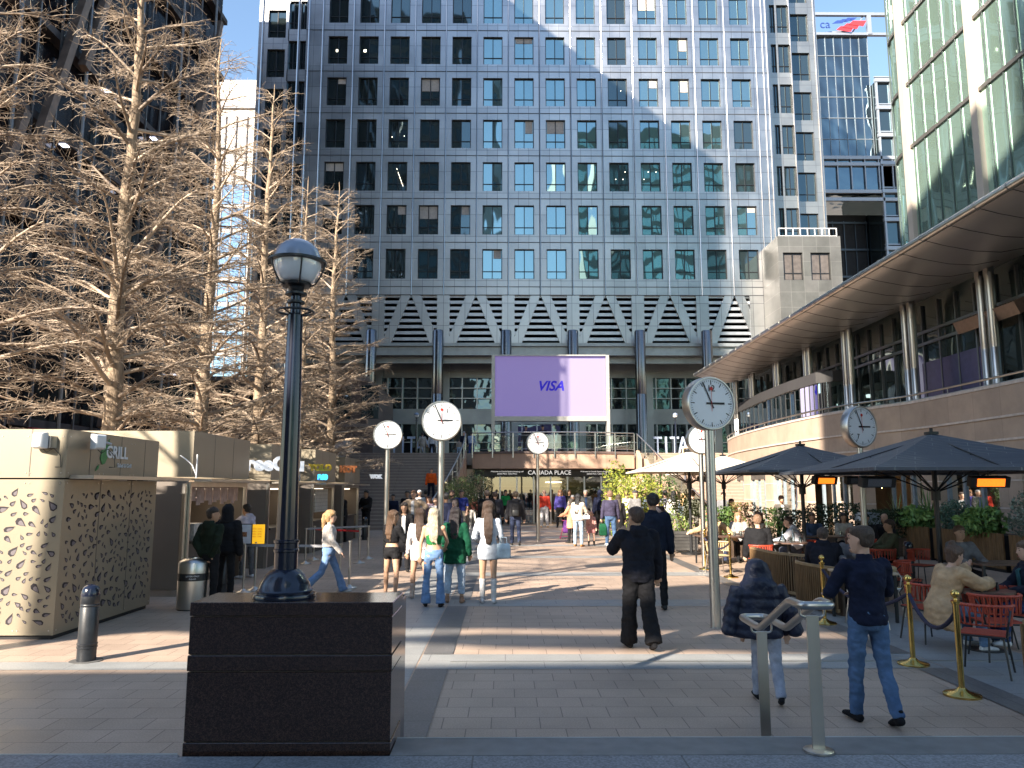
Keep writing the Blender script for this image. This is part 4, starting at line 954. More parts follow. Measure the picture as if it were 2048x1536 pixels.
text('Salad & Grill', .09, 'small_lettering', M_white, k1, Mx(KX + .012, 12.3, 2.36), .003)
q = MB(); q.v += []; 
lf = [(11.62, 2.36), (11.56, 2.45), (11.60, 2.58), (11.72, 2.66), (11.80, 2.76), (11.80, 2.62), (11.77, 2.48), (11.70, 2.38)]
q.prism(lf, KX + .006, KX + .012, 'X'); q.prism([(11.44, 2.26), (11.50, 2.34), (11.55, 2.36), (11.52, 2.29)], KX + .006, KX + .012, 'X')
q.build('leaf_logo', mat('leaf_green', (.03, .20, .05), .5), k1)
text('freeGyu', .5, 'sign_lettering', mat('sign_white_lit', (.8, .83, .87), .4, 0, 0, emit=.15), k3, face_cam((KX + .15, 19.7, 2.62), R(38)), .03, bold=.02)
text('YOLO', .26, 'sign_lettering', mat('sign_yellow', (.6, .42, .04), .5), k4, face_cam((KX + .2, 24.5, 2.66), R(35)), .03, bold=.02)
text('360', .2, 'sign_lettering', mat('sign_cyan', (.05, .45, .9), .5, 0, 0, emit=.8), k4, face_cam((KX + .3, 24.4, 2.36), R(35)), .03, bold=.02)
text('HOT', .3, 'sign_lettering', mat('sign_brown', (.40, .14, .05), .5), k5, face_cam((KX + .15, 29, 2.72), R(35)), .03, bold=.03)
text('WOK', .2, 'sign_lettering', MATS['sign_white_lit'], k5, face_cam((KX + .7, 32, 2.5), R(35)), .03, bold=.02)
# antennas on the first kiosk
for i, (px, py, rz, lab) in enumerate(((84, 881, -.35, 'white panel antenna facing the viewer on the first kiosk corner'), (172, 884, 1.2, 'white panel antenna turned sideways above the grill kiosk'))):
    c = P(px, py, 10.62 if i == 0 else 11.2); 
    if i == 1: c = Vector((KX + .16, 11.15, P(172, 884, 11.15).z))
    t = thing('panel_antenna', c, lab, 'antenna', rz=0); q = MB()
    Mr = Matrix.Rotation(rz, 3, 'Z')
    q.rings([[Mr @ Vector((a * s, d, b * s)) + c for a, b in ((-.1, -.11), (.1, -.11), (.1, .11), (-.1, .11))] for d, s in ((-.09, .75), (-.07, .93), (-.03, 1), (.02, 1))])
    q.build('shell', M_white, t, bevel=.008)
    q = MB(); q.obox(c + Mr @ Vector((.1, .08, -.02)), (.07, .12, .16), M=Mr); q.tube([c + Vector((.08, .05, 0)), c + Vector((.16, .1, -.03))], .02, 8); q.build('bracket', M_steel, t)
    q = MB(); q.tube([c + Vector((0, .02, -.1)), c + Vector((.06, .03, -.16)), c + Vector((.15, .03, -.1)), c + Vector((.24, .05, -.2)), c + Vector((.25, .06, -.36)), c + Vector((.17, .06, -.36))], .006, 5); q.build('cable', M_black, t)
# ---------------------------------------------------------------- queue posts and boards
def queue_post(p, h=.95, label='', col=M_steel, brass=False, group='steel queue posts by the kiosks'):
    t = thing('queue_post', p, label, 'barrier post', group); m = M_brass if brass else col
    q = MB(); r = .17 if brass else .16
    q.lathe([(0, 0), (r, 0), (r, .02), (r * .93, .03), (r * .4, .05), (.035, .08), (0, .08)], p, 28); q.build('base', m, t, smooth=40)
    q = MB(); q.lathe([(.028 if brass else .022, .075), (.028 if brass else .022, h - .06), (.04, h - .055), (.04, h - .03), (0, h - .03)], p, 16); q.build('post', m, t, smooth=40)
    if brass:
        q = MB(); q.lathe([(.015, h - .03), (.02, h - .01), (.012, h)] + [(.042 * math.sin(a), h + .04 - .042 * math.cos(a)) for a in (.5, .9, 1.3, 1.7, 2.1, 2.5, 3.1)], p, 18); q.build('ball_finial', m, t, smooth=60)
    return t
qp = [(698, 1177), (718, 1127), (736, 1118), (627, 1120), (610, 1128), (678, 1188), (486, 1186), (509, 1181), (460, 1150)]
ql = ['lone queue post just behind the plinth corner', 'queue post holding the red belt, right end', 'queue post near the small poster behind the walking woman', 'queue post in the middle of the rope lane', 'tilted queue post close to the street lamp', 'queue post right at the walking woman\'s hand', 'post under the white framed menu', 'post under the yellow notice', 'queue post hidden behind the two menus']
Q = []
for p_, l in zip(qp, ql): p = G(*p_); Q.append(p); queue_post(p, .98, l)
def belt(a, b, z, m, label, sag=0, name='queue_belt'):
    t = MB(); a = Vector((a.x, a.y, z)); b = Vector((b.x, b.y, z)); n = 10
    pts = [a.lerp(b, i / n) + Vector((0, 0, -sag * 4 * (i / n) * (1 - i / n))) for i in range(n + 1)]
    if name == 'rope': t.tube(pts, .022, 8)
    else:
        for u, v in zip(pts[:-1], pts[1:]): t.beam(u, v, .004, .05)
    o = t.build(name, m, smooth=40 if name == 'rope' else 0); tag(o, label, 'rope' if name == 'rope' else 'belt')
M_belt = mat('grey_belt', (.30, .30, .32), .6); M_beltr = mat('red_belt', (.45, .015, .02), .6)
belt(Q[3], Q[1], .86, M_beltr, 'red retractable belt between two queue posts'); belt(Q[4], Q[2], .93, M_belt, 'pale grey belt stretched behind the red one'); belt(Q[6] + Vector((.0, .1, 0)), Q[5], .9, M_belt, 'grey belt running behind the street lamp post')
for (px, py, z0), (w_, h_), m, lab, txt in (((490, 1068, 1.03), (.30, .40), mat('menu_paper', (.62, .62, .64), .5), 'white framed menu board on a queue post', ''), ((515, 1068, 1.0), (.30, .38), mat('yellow_notice', (.95, .50, .02), .5, 0, 0, emit=.25), 'bright yellow notice on a post beside the white menu', '')):
    b = Q[6] if px == 490 else Q[7]; c = Vector((XatY(px, b.y, 1068), b.y - .03, P(px, py, b.y).z))
    t = thing('notice_board', c, lab, 'sign'); q = MB(); q.box(c.x - w_ / 2, c.x + w_ / 2, c.y, c.y + .015, c.z - h_ / 2, c.z + h_ / 2); q.build('frame', M_black if px == 490 else m, t)
    q = MB(); q.box(c.x - w_ / 2 + .018, c.x + w_ / 2 - .018, c.y - .004, c.y - .001, c.z - h_ / 2 + .018, c.z + h_ / 2 - .018); q.build('sheet', m, t)
    if px == 490: q = MB(); q.box(c.x - .05, c.x + .05, c.y - .007, c.y - .005, c.z - .05, c.z + .04); q.build('picture', mat('food_picture', (.3, .12, .05), .6, 0, .8, 30), t)
    else:
        for k in range(4): text('MENU  OFFER', .03, 'notice_text', M_red, t, face_cam((c.x, c.y - .006, c.z + .1 - .05 * k)), .001)
# ---------------------------------------------------------------- bare metasequoia trees
import numpy as np
def polytubes(PL, RD, n=3):
    # PL (N,K,3) polylines, RD (N,K) radii -> vertices, quads
    PL = np.asarray(PL, float); RD = np.asarray(RD, float); N, K, _ = PL.shape
    T = np.empty_like(PL); T[:, 1:-1] = PL[:, 2:] - PL[:, :-2]; T[:, 0] = PL[:, 1] - PL[:, 0]; T[:, -1] = PL[:, -1] - PL[:, -2]
    T /= np.linalg.norm(T, axis=2, keepdims=True) + 1e-9
    ref = np.where(np.abs(T[..., 2:3]) > .9, np.array([1., 0, 0]), np.array([0, 0, 1.]))
    X = np.cross(T, ref); X /= np.linalg.norm(X, axis=2, keepdims=True) + 1e-9; Y = np.cross(T, X)
    a = np.arange(n) * 2 * np.pi / n
    V = PL[:, :, None] + RD[:, :, None, None] * (X[:, :, None] * np.cos(a)[None, None, :, None] + Y[:, :, None] * np.sin(a)[None, None, :, None])
    V = V.reshape(-1, 3); base = (np.arange(N) * K * n)[:, None, None]
    i = np.arange(K - 1)[None, :, None] * n; j = np.arange(n)[None, None, :]; j2 = (np.arange(n)[None, None, :] + 1) % n
    F_ = np.stack([base + i + j, base + i + j2, base + i + n + j2, base + i + n + j], -1).reshape(-1, 4)
    return V, F_
def npmesh(name, parts, m):
    V = []; Fs = []; o = 0
    for v, f in parts: V.append(v); Fs.append(f + o); o += len(v)
    V = np.concatenate(V); Fs = np.concatenate(Fs); me = bpy.data.meshes.new(name)
    me.vertices.add(len(V)); me.vertices.foreach_set('co', V.ravel()); me.loops.add(Fs.size); me.loops.foreach_set('vertex_index', Fs.ravel().astype(np.int32))
    me.polygons.add(len(Fs)); me.polygons.foreach_set('loop_start', np.arange(0, Fs.size, 4, dtype=np.int32)); me.polygons.foreach_set('loop_total', np.full(len(Fs), 4, dtype=np.int32))
    me.update(calc_edges=True); me.materials.append(m); me.shade_smooth(); return me
M_bark = mat('metasequoia_bark', (.30, .225, .155), .85, 0, .35, 5, stretch=(3, 3, .5), bump=.9, bs=14)
M_twig = leafmat('bare_twigs', (.17, .13, .10), (.56, .455, .35), (.35, .27, .20))
def tree_meshes(seed, H=16.0, r0=.235, clear=2.6, spread=3.4, dens=1.0):
    r = random.Random(seed); nr = np.random.default_rng(seed)
    nseg = 40; tr = []; wx = wy = 0
    for i in range(nseg + 1):
        f = i / nseg; wx += r.uniform(-.03, .03); wy += r.uniform(-.03, .03); tr.append(Vector((wx, wy, H * f)))
    def at(z): f = z / H * nseg; i = min(nseg - 1, int(f)); return tr[i].lerp(tr[i + 1], f - i)
    def tr_r(z): f = z / H; return r0 * (1 - f) ** .85 * (1 + .5 * math.exp(-z * 1.6)) + .012
    trunk = MB(); trunk.tube(tr, [tr_r(p.z) * (1 + .06 * r.uniform(-1, 1)) for p in tr], 12)
    B1, R1, B2, R2, B3, R3 = [], [], [], [], [], []
    z = clear; phi = r.uniform(0, 6)
    while z < H - .5:
        f = (z - clear) / (H - clear); L = spread * (1 - f) ** .75 * r.uniform(.6, 1.15) + .35
        if z < clear + 1: L *= .8
        phi += 2.4 + r.uniform(-.5, .5); el = r.uniform(.14, .55) + .3 * f; o = at(z); br = min(tr_r(z) * .45, .016 + .014 * L)
        d = Vector((math.cos(phi), math.sin(phi), 0)); pts = []; K = 9; side = d.cross(Vector((0, 0, 1))); wv = r.uniform(-.10, .10); ph = r.uniform(0, 6)
        for k in range(K):
            t = k / (K - 1); pts.append(o + d * (L * t * math.cos(el)) + Vector((0, 0, L * (t * math.sin(el) - .13 * t * t + .03 * math.sin(5 * t + ph)))) + side * (wv * L * math.sin(3.2 * t + ph) * t))
        B1.append([tuple(p) for p in pts]); R1.append([br * (1 - .82 * k / (K - 1)) + .003 for k in range(K)])
        ns = max(4, int(L * 9.5 * dens)); s = 1
        for i in range(ns):
            t = .12 + .88 * (i + r.random()) / ns; k = min(K - 2, int(t * (K - 1))); bp = pts[k].lerp(pts[k + 1], t * (K - 1) - k); s = -s
            l2 = (.32 + .62 * (1 - t) * min(1, L / 2.6)) * r.uniform(.6, 1.3); a2 = r.uniform(.45, 1.15)
            d2 = (d * math.cos(a2) + side * (s * math.sin(a2)) + Vector((0, 0, r.uniform(-.28, .34)))).normalized(); c2 = r.uniform(-.15, .3)
            q2 = [bp + d2 * (l2 * u) + d * (l2 * .25 * u * u) + Vector((0, 0, c2 * l2 * u * u)) for u in (0, .33, .66, 1)]
            B2.append([tuple(p) for p in q2]); R2.append([.011, .009, .007, .0045])
            nt_ = max(3, int(l2 * 12 * dens)); s3 = 1
            for j in range(nt_):
                u = .15 + .85 * (j + r.random()) / nt_; b3 = q2[0].lerp(q2[3], u); s3 = -s3; l3 = r.uniform(.10, .30)
                sd = d2.cross(Vector((0, 0, 1))); sd.normalize()
                d3 = (d2 * r.uniform(.3, .9) + sd * (s3 * r.uniform(.3, 1)) + Vector((0, 0, r.uniform(-.35, .65)))).normalized(); cv = r.uniform(-.9, .6)
                B3.append([tuple(b3 + d3 * (l3 * v) + Vector((0, 0, cv * l3 * v * v))) for v in (0, .5, 1)]); R3.append([.0055, .0045, .003])
        z += r.uniform(.05, .26) * (1 + .2 * f) / dens ** .3
    crown = npmesh('crown', [polytubes(B1, R1, 6), polytubes(B2, R2, 4), polytubes(B3, R3, 3)], M_twig)
    return trunk, crown
TV = []
for sd_ in (11, 23, 37): TV.append(tree_meshes(sd_))
TV.append(tree_meshes(51, 16, .25, 8.2, 3.0, .5))
def tree(v, x, y, H, rz, label, sxy=1):
    t = thing('bare_tree', (x, y, 0), label, 'tree', 'bare metasequoia trees behind the kiosks'); s = H / 16.0
    trunk, crown = TV[v]
    if isinstance(trunk, MB): o = trunk.build('trunk', M_bark, None, smooth=60); TV[v] = (o, crown)
    else: o = trunk.copy(); COL.objects.link(o)
    o.parent = t; c = bpy.data.objects.new('crown', crown); COL.objects.link(c); c.parent = t
    t.rotation_euler = (0, 0, rz); t.scale = (s * sxy, s * sxy, s); return t
def tx(px, Y): return XatY(px, Y, 860)
tree(0, tx(222, 18.8), 18.8, 17.5, .4, 'tallest bare tree with the thickest trunk, behind the first kiosk', 1.0)
tree(1, tx(396, 22.8), 22.8, 16.2, 1.9, 'second bare tree, behind the second kiosk')
tree(2, tx(520, 26.2), 26.2, 16.6, 3.4, 'third bare tree left of the street lamp', .9)
tree(0, tx(600, 29.2), 29.2, 14.3, 4.6, 'bare tree standing right behind the street lamp post', .8)
tree(1, tx(664, 31.5), 31.5, 15.0, 5.5, 'rightmost bare tree, its twigs reaching the left clock', .95)
tree(2, -11.4, 15.2, 16, 1.0, 'bare tree whose twigs enter from the left picture edge')
tree(3, -13.6, 5.6, 16, 2.5, 'high crowned bare tree left of the picture, its shadow falling on the plaza')
tree(3, -11.9, 3.4, 15.5, 5.1, 'bare tree left of the viewer, its shadow falling on the plaza')
# ---------------------------------------------------------------- leafy shrubs
def leaves(name, m, parent, c, rad, n, size, seed=1, flat=.5, box=None, long=1.0, shell=.55):
    r = random.Random(seed); V = []; F_ = []
    for i in range(n):
        if box: p = Vector((r.uniform(-1, 1) * rad[0], r.uniform(-1, 1) * rad[1], r.uniform(-1, 1) * rad[2]))
        else:
            while True:
                p = Vector((r.uniform(-1, 1), r.uniform(-1, 1), r.uniform(-1, 1)))
                l = p.length
                k = 1 + .22 * noise.noise(p * 2.3 + Vector((seed, 0, 0)))
                if shell < l < k: break
            p = Vector((p.x * rad[0], p.y * rad[1], p.z * rad[2]))
        d = Vector((r.gauss(0, 1), r.gauss(0, 1), r.gauss(.3, .7))).normalized(); e = d.orthogonal().normalized(); s = size * r.uniform(.6, 1.3)
        q = Matrix.Rotation(r.uniform(0, 6.3), 3, d); e = q @ e; f = d.cross(e)
        n0 = len(V); o = Vector(c) + p
        V += [tuple(o - e * s * long), tuple(o + f * s * .45 + d * s * .12), tuple(o + e * s * long), tuple(o - f * s * .45 + d * s * .12)]; F_.append((n0, n0 + 1, n0 + 2, n0 + 3))
    q = MB(); q.v = V; q.f = F_; q.m = [0] * len(F_); return q.build(name, m, parent, fixn=False)
L_mid = leafmat('mid_green_leaves', (.035, .075, .02), (.10, .17, .04), (.06, .11, .03)); L_yel = leafmat('yellow_green_leaves', (.10, .15, .02), (.36, .34, .05), (.22, .26, .04))
L_dark = leafmat('dark_green_leaves', (.012, .028, .012), (.035, .06, .022), (.02, .04, .015)); L_blue = leafmat('blue_green_leaves', (.05, .10, .06), (.13, .20, .13), (.08, .15, .10))
L_fat = leafmat('fatsia_leaves', (.08, .18, .05), (.25, .38, .10), (.15, .27, .07)); L_olv = leafmat('olive_red_leaves', (.10, .12, .03), (.30, .14, .09), (.15, .16, .05))
def shrub(name, p, rad, zc, m, n, size, label, pot=None, cat='shrub', seed=1, **kw):
    t = thing(name, p, label, cat)
    leaves('foliage', m, t, (p.x, p.y, zc), rad, n, size, seed, **kw)
    r = random.Random(seed); q = MB()
    for i in range(7): a = r.uniform(0, 6.3); q.tube([(p.x, p.y, p.z + (.3 if pot else 0)), (p.x + .25 * rad[0] * math.cos(a), p.y + .25 * rad[1] * math.sin(a), zc - .3 * rad[2]), (p.x + .7 * rad[0] * math.cos(a), p.y + .7 * rad[1] * math.sin(a), zc + .4 * rad[2])], [.02, .014, .006], 5)
    q.build('stems', M_woodd, t)
    return t
def slat_pot(p, w_, d_, h_, label, m=None, wheels=True, name='planter_box'):
    t = thing(name, p, label, 'planter'); m = m or mat('grey_black_slats', (.07, .068, .066), .6, 0, .2, 5)
    z0 = .09 if wheels else 0
    for k in range(6):
        z = z0 + k * (h_ - z0) / 6; q = MB(); q.box(p.x - w_ / 2, p.x + w_ / 2, p.y - d_ / 2, p.y + d_ / 2, z, z + (h_ - z0) / 6 - .012); q.build('slat', m, t)
    q = MB(); q.box(p.x - w_ / 2 + .02, p.x + w_ / 2 - .02, p.y - d_ / 2 + .02, p.y + d_ / 2 - .02, z0, h_ - .03); q.build('soil_box', M_dark, t)
    if wheels:
        for sx_ in (-1, 1):
            for sy_ in (-1, 1): q = MB(); q.tube([(p.x + sx_ * (w_ / 2 - .06) - .015, p.y + sy_ * (d_ / 2 - .06), .04), (p.x + sx_ * (w_ / 2 - .06) + .015, p.y + sy_ * (d_ / 2 - .06), .04)], .04, 10); q.build('castor', M_steel, t)
    return t
p = G(1368, 1104); slat_pot(p, .75, .75, .68, 'black slatted planter box on castors beside the timber booth')
shrub('leafy_shrub', p, (.55, .5, .72), 1.25, leafmat('bright_shrub_leaves', (.07, .12, .03), (.26, .33, .08), (.15, .22, .05)), 1500, .045, 'light green bush growing in the black slatted planter', pot=True, seed=3, shell=.2)
p = Vector((5.35, 31, 0)); shrub('bamboo_shrub', p, (1.0, .8, 1.35), 1.35, L_yel, 3000, .06, 'large yellow green bush right of the shop entrance', seed=5, shell=.1, long=1.3)
p = Vector((4.7, 32.6, 0)); shrub('bamboo_shrub', p, (.7, .6, 1.6), 1.6, L_yel, 1600, .06, 'taller yellow green bush at the edge of the entrance', seed=6, shell=.1, long=1.3)
p = Vector((6.3, 32, 0)); shrub('round_shrub', p, (.85, .8, .85), 1.9, L_mid, 2200, .045, 'dark round shrub behind the yellow green bush', seed=7, shell=.3)
p = Vector((XatY(922, 37, 970), 37, 0)); shrub('round_shrub', p, (.8, .7, .85), 1.75, leafmat('glossy_topiary', (.05, .09, .03), (.30, .34, .16), (.12, .17, .06)), 2600, .05, 'round glossy shrub left of the shop entrance', seed=8, shell=.3)
p = Vector((XatY(955, 38.5, 970), 38.5, 0)); shrub('round_shrub', p, (.6, .6, 1.1), 1.9, L_dark, 1500, .05, 'dark narrow shrub beside the cream entrance pier', seed=9, shell=.3)
r = random.Random(4)
for i in range(8):   # dark hedge boxes that screen the terrace
    x = 6.4 + i * .78; y = 23.4 + .15 * math.sin(i * 2); p = Vector((x, y, 0)); hh = 1.45 + .12 * math.sin(i * 1.7)
    t = thing('hedge', p, ['dark hedge tub behind the curly haired woman', 'dark hedge tub, second from the clock pole', 'dark hedge tub left of the parasol pole', 'dark hedge tub right behind the parasol pole', 'dark hedge tub behind the man in the white hoodie', 'dark hedge tub between white hoodie and standing man', 'dark hedge tub just left of the numeral 7 clock pole', 'rightmost dark hedge tub, next to the grey menu stand'][i], 'hedge', 'dark hedge tubs along the terrace')
    q = MB(); q.box(x - .36, x + .36, y - .25, y + .25, 0, .55); q.build('tub', M_woodd, t)
    leaves('foliage', L_dark if i > 2 else L_olv if i == 1 else L_mid, t, (x, y, (.5 + hh) / 2), (.42, .32, (hh - .45) / 2), 1100, .05, i + 20, box=True)
# long timber planters near the arcade
for i, (y0_, y1_) in enumerate(((15.5, 18.6), (18.8, 21.9), (22.1, 25.2))):
    x = 12.35; t = thing('timber_planter', (x, (y0_ + y1_) / 2, 0), ['timber planter nearest the right edge, with blue green shrubs', 'long timber planter in the middle, with mixed shrubs', 'timber planter farthest away, with spiky palm lilies'][i], 'planter', 'long timber planters')
    for k in range(int((y1_ - y0_) / .14)): q = MB(); y = y0_ + k * .14; q.box(x - .35, x - .31, y, y + .13, .08, .92); q.build('board', M_wood, t)
    q = MB(); q.box(x - .308, x + .35, y0_, y1_, .08, .88); q.build('liner', M_dark, t)
    q = MB(); q.box(x - .30, x + .3, y0_ + .02, y1_ - .02, 0, .079); q.build('plinth', M_black, t)
pl = [('shrub', L_blue, 12.2, 16.2, (.6, .8, .5), 1.25, 'blue green shrub spilling over the nearest timber planter'), ('shrub', leafmat('grey_green_leaves', (.10, .14, .10), (.24, .29, .22)), 12.3, 18.0, (.5, .7, .62), 1.35, 'grey green shrub in the timber planter right of the parasol pole'),
      ('fatsia_plant', L_fat, 12.15, 19.8, (.55, .7, .38), 1.15, 'bright fatsia hanging over the planter beside the parasol pole'), ('shrub', L_blue, 12.4, 21.4, (.5, .6, .5), 1.2, 'small dark shrub between the two fatsias'),
      ('fatsia_plant', L_fat, 12.2, 23.0, (.5, .8, .36), 1.15, 'farther fatsia under the palm lily')]
for i, (nm, m, x, y, rad, zc, lab) in enumerate(pl): shrub(nm, Vector((x, y, .88)), rad, zc, m, 1500 if nm == 'shrub' else 750, .05 if nm == 'shrub' else .09, lab, pot=True, seed=40 + i, shell=.3, cat='plant')
def spiky(x, y, z, h, label, seed, n=46):
    t = thing('palm_lily', (x, y, z), label, 'plant'); r = random.Random(seed); q = MB()
    for i in range(n):
        a = r.uniform(0, 6.3); e = r.uniform(.25, 1.45); L_ = h * r.uniform(.75, 1.1); d = Vector((math.cos(a), math.sin(a), 0)); sdv = Vector((-d.y, d.x, 0)); pts = []
        for k in range(5): t_ = k / 4; pts.append(Vector((x, y, z + .15)) + d * (L_ * t_ * math.cos(e)) + Vector((0, 0, L_ * (t_ * math.sin(e) - .25 * t_ * t_ * math.cos(e)))))
        for k in range(4): w0 = .028 * (1 - k / 4.2); w1 = .028 * (1 - (k + 1) / 4.2); q.quad(pts[k] - sdv * w0, pts[k] + sdv * w0, pts[k + 1] + sdv * w1, pts[k + 1] - sdv * w1)
    q.build('blades', leafmat('lily_blades_%d' % seed, (.06, .12, .03), (.22, .30, .12)), t, fixn=False)
    q = MB(); q.tube([(x, y, z), (x, y, z + .25)], .06, 8); q.build('stem', M_woodd, t)
spiky(12.4, 22.7, .95, 1.15, 'tall spiky palm lily in the far timber planter', 1); spiky(12.3, 24.4, .9, .95, 'spiky palm lily leaning left beyond the clock pole', 2, 30); spiky(12.5, 20.4, .95, .9, 'spiky palm lily just behind the parasol pole', 3, 30)
# ---------------------------------------------------------------- parasols
def parasol_mat(name, base, line):
    m, nt, b = newmat(name); N = nt.nodes; L = nt.links
    tc = N.new('ShaderNodeTexCoord'); mp = N.new('ShaderNodeMapping'); mp.inputs['Rotation'].default_value = (0, 0, .5); L.new(tc.outputs['Object'], mp.inputs[0])
    br = N.new('ShaderNodeTexBrick'); br.inputs['Scale'].default_value = 1; br.inputs['Brick Width'].default_value = .55; br.inputs['Row Height'].default_value = .16; br.inputs['Mortar Size'].default_value = .006
    br.inputs['Color1'].default_value = br.inputs['Color2'].default_value = (0, 0, 0, 1); br.inputs['Mortar'].default_value = (1, 1, 1, 1); L.new(mp.outputs[0], br.inputs['Vector'])
    nz = N.new('ShaderNodeTexNoise'); nz.inputs['Scale'].default_value = 1.3; L.new(tc.outputs['Object'], nz.inputs[0])
    gt = N.new('ShaderNodeMapRange'); gt.inputs['From Min'].default_value = .45; gt.inputs['From Max'].default_value = .6; L.new(nz.outputs['Fac'], gt.inputs[0])
    mu = N.new('ShaderNodeMath'); mu.operation = 'MULTIPLY'; L.new(br.outputs['Color'], mu.inputs[0]); L.new(gt.outputs[0], mu.inputs[1])
    mx = N.new('ShaderNodeMix'); mx.data_type = 'RGBA'; mx.inputs[6].default_value = (*base, 1); mx.inputs[7].default_value = (*line, 1); L.new(mu.outputs[0], mx.inputs[0]); L.new(mx.outputs[2], b.inputs['Base Color'])
    b.inputs['Roughness'].default_value = .6; return m
M_par = parasol_mat('charcoal_canvas', (.075, .085, .105), (.24, .24, .23)); M_cream = mat('cream_canvas', (.62, .55, .46), .7, 0, .05, 2)
def parasol(x, y, half, ze, za, m, label, heater=(), pole=None):
    t = thing('parasol', (x, y, 0), label, 'parasol', 'big terrace parasols')
    q = MB(); n = 8; ring = []
    cs = [(-1, -1), (0, -1.0), (1, -1), (1.0, 0), (1, 1), (0, 1.0), (-1, 1), (-1.0, 0)]
    levels = []
    for k in range(7):
        f = k / 6; z = ze + (za - ze) * (f ** 1.12); s = half * (1 - f) + .06 * f
        levels.append([(x + a * s, y + b * s, z - (.0 if (a and b) else .05 * (1 - f) * f * 4)) for a, b in cs])
    levels.insert(0, [(x + a * half * 1.0, y + b * half * 1.0, ze - .05) for a, b in cs])
    q.rings(levels, cap=False); top = q.build('canopy', m, t, fixn=True)
    md = top.modifiers.new('thickness', 'SOLIDIFY'); md.thickness = .012
    q = MB(); q.box(x - .09, x + .09, y - .09, y + .09, za + .0, za + .05); q.cyl(x, y, za + .05, za + .12, .03, n=10); q.build('finial', M_black, t)
    q = MB(); q.cyl(x, y, 0, za, .045, n=16); q.cyl(x, y, ze - .55, ze - .3, .08, n=12); q.lathe([(0, 0), (.32, 0), (.32, .05), (.06, .08), (0, .08)], (x, y, 0), 20); q.build('pole', M_black, t, smooth=40)
    for a, b in cs:
        q = MB(); q.tube([(x + a * .05, y + b * .05, ze - .38), (x + a * half * .55, y + b * half * .55, ze + (za - ze) * .36)], .014, 6)
        q.tube([(x + a * .05, y + b * .05, za - .06), (x + a * half * .98, y + b * half * .98, ze - .02)], .012, 6); q.build('rib', M_black, t)
    for hx, hy, on, rz in heater:
        h = thing('patio_heater', (x + hx, y + hy, ze - .2), 'glowing orange heater under the ' + label.split(',')[0] if on else 'unlit black heater under the ' + label.split(',')[0], 'heater')
        Mz = Matrix.Rotation(rz, 3, 'Z') @ Matrix.Rotation(R(15), 3, 'X'); c = Vector((x + hx, y + hy, ze - .22))
        q = MB(); q.obox(c, (.66, .13, .18), M=Mz); q.build('housing', M_black, h, bevel=.01)
        q = MB(); q.obox(c + Mz @ Vector((0, -.066, 0)), (.46, .012, .13), M=Mz); q.build('element', mat('heater_glow', (1, .16, .012), .5, 0, .35, 30, emit=.75) if on else M_steeld, h)
        q = MB(); q.tube([c, c + Vector((0, 0, .3))], .012, 6); q.build('hanger', M_black, h)
parasol(7.9, 14.2, 2.12, 2.34, 3.0, M_par, 'nearest charcoal parasol, with a thin pale line pattern', ((.12, -1.4, True, 0), (-1.5, -.9, False, .2)))
parasol(7.25, 18.9, 1.88, 2.42, 3.05, M_par, 'charcoal parasol behind the largest clock', ((.1, -1.1, True, .35), (.95, -1.0, False, 0)))
parasol(5.75, 24.2, 1.72, 2.55, 3.15, M_cream, 'sunlit cream parasol in front of the right stairs', ())
parasol(7.7, 27.3, 1.7, 2.55, 3.15, M_cream, 'second cream parasol, farther and partly hidden by the first', ((-1, -1, False, .9),))
# ---------------------------------------------------------------- brass posts and rope
bp = [(1827, 1330), (1925, 1392), (1462, 1155), (1650, 1248), (1411, 1139)]
bl = ['brass post left of the beige coat woman, holding the rope', 'nearest brass post with the polished ball top', 'brass post in front of the wooden armchair', 'brass post at the corner of the near timber booth', 'brass post base mostly hidden by the big clock pole']
BP = [G(*p_) for p_ in bp]
for p, l in zip(BP, bl): queue_post(p, .93, l, brass=True, group='brass rope posts round the terrace')
M_rope = mat('navy_velvet_rope', (.02, .02, .05), .8)
belt(BP[0], BP[1], .80, M_rope, 'dark velvet rope between the two near brass posts', .26, 'rope'); belt(BP[3], BP[0] , .80, M_rope, 'velvet rope behind the man in jeans', .3, 'rope'); belt(BP[4], BP[2], .78, M_rope, 'velvet rope in front of the farther tables', .2, 'rope')
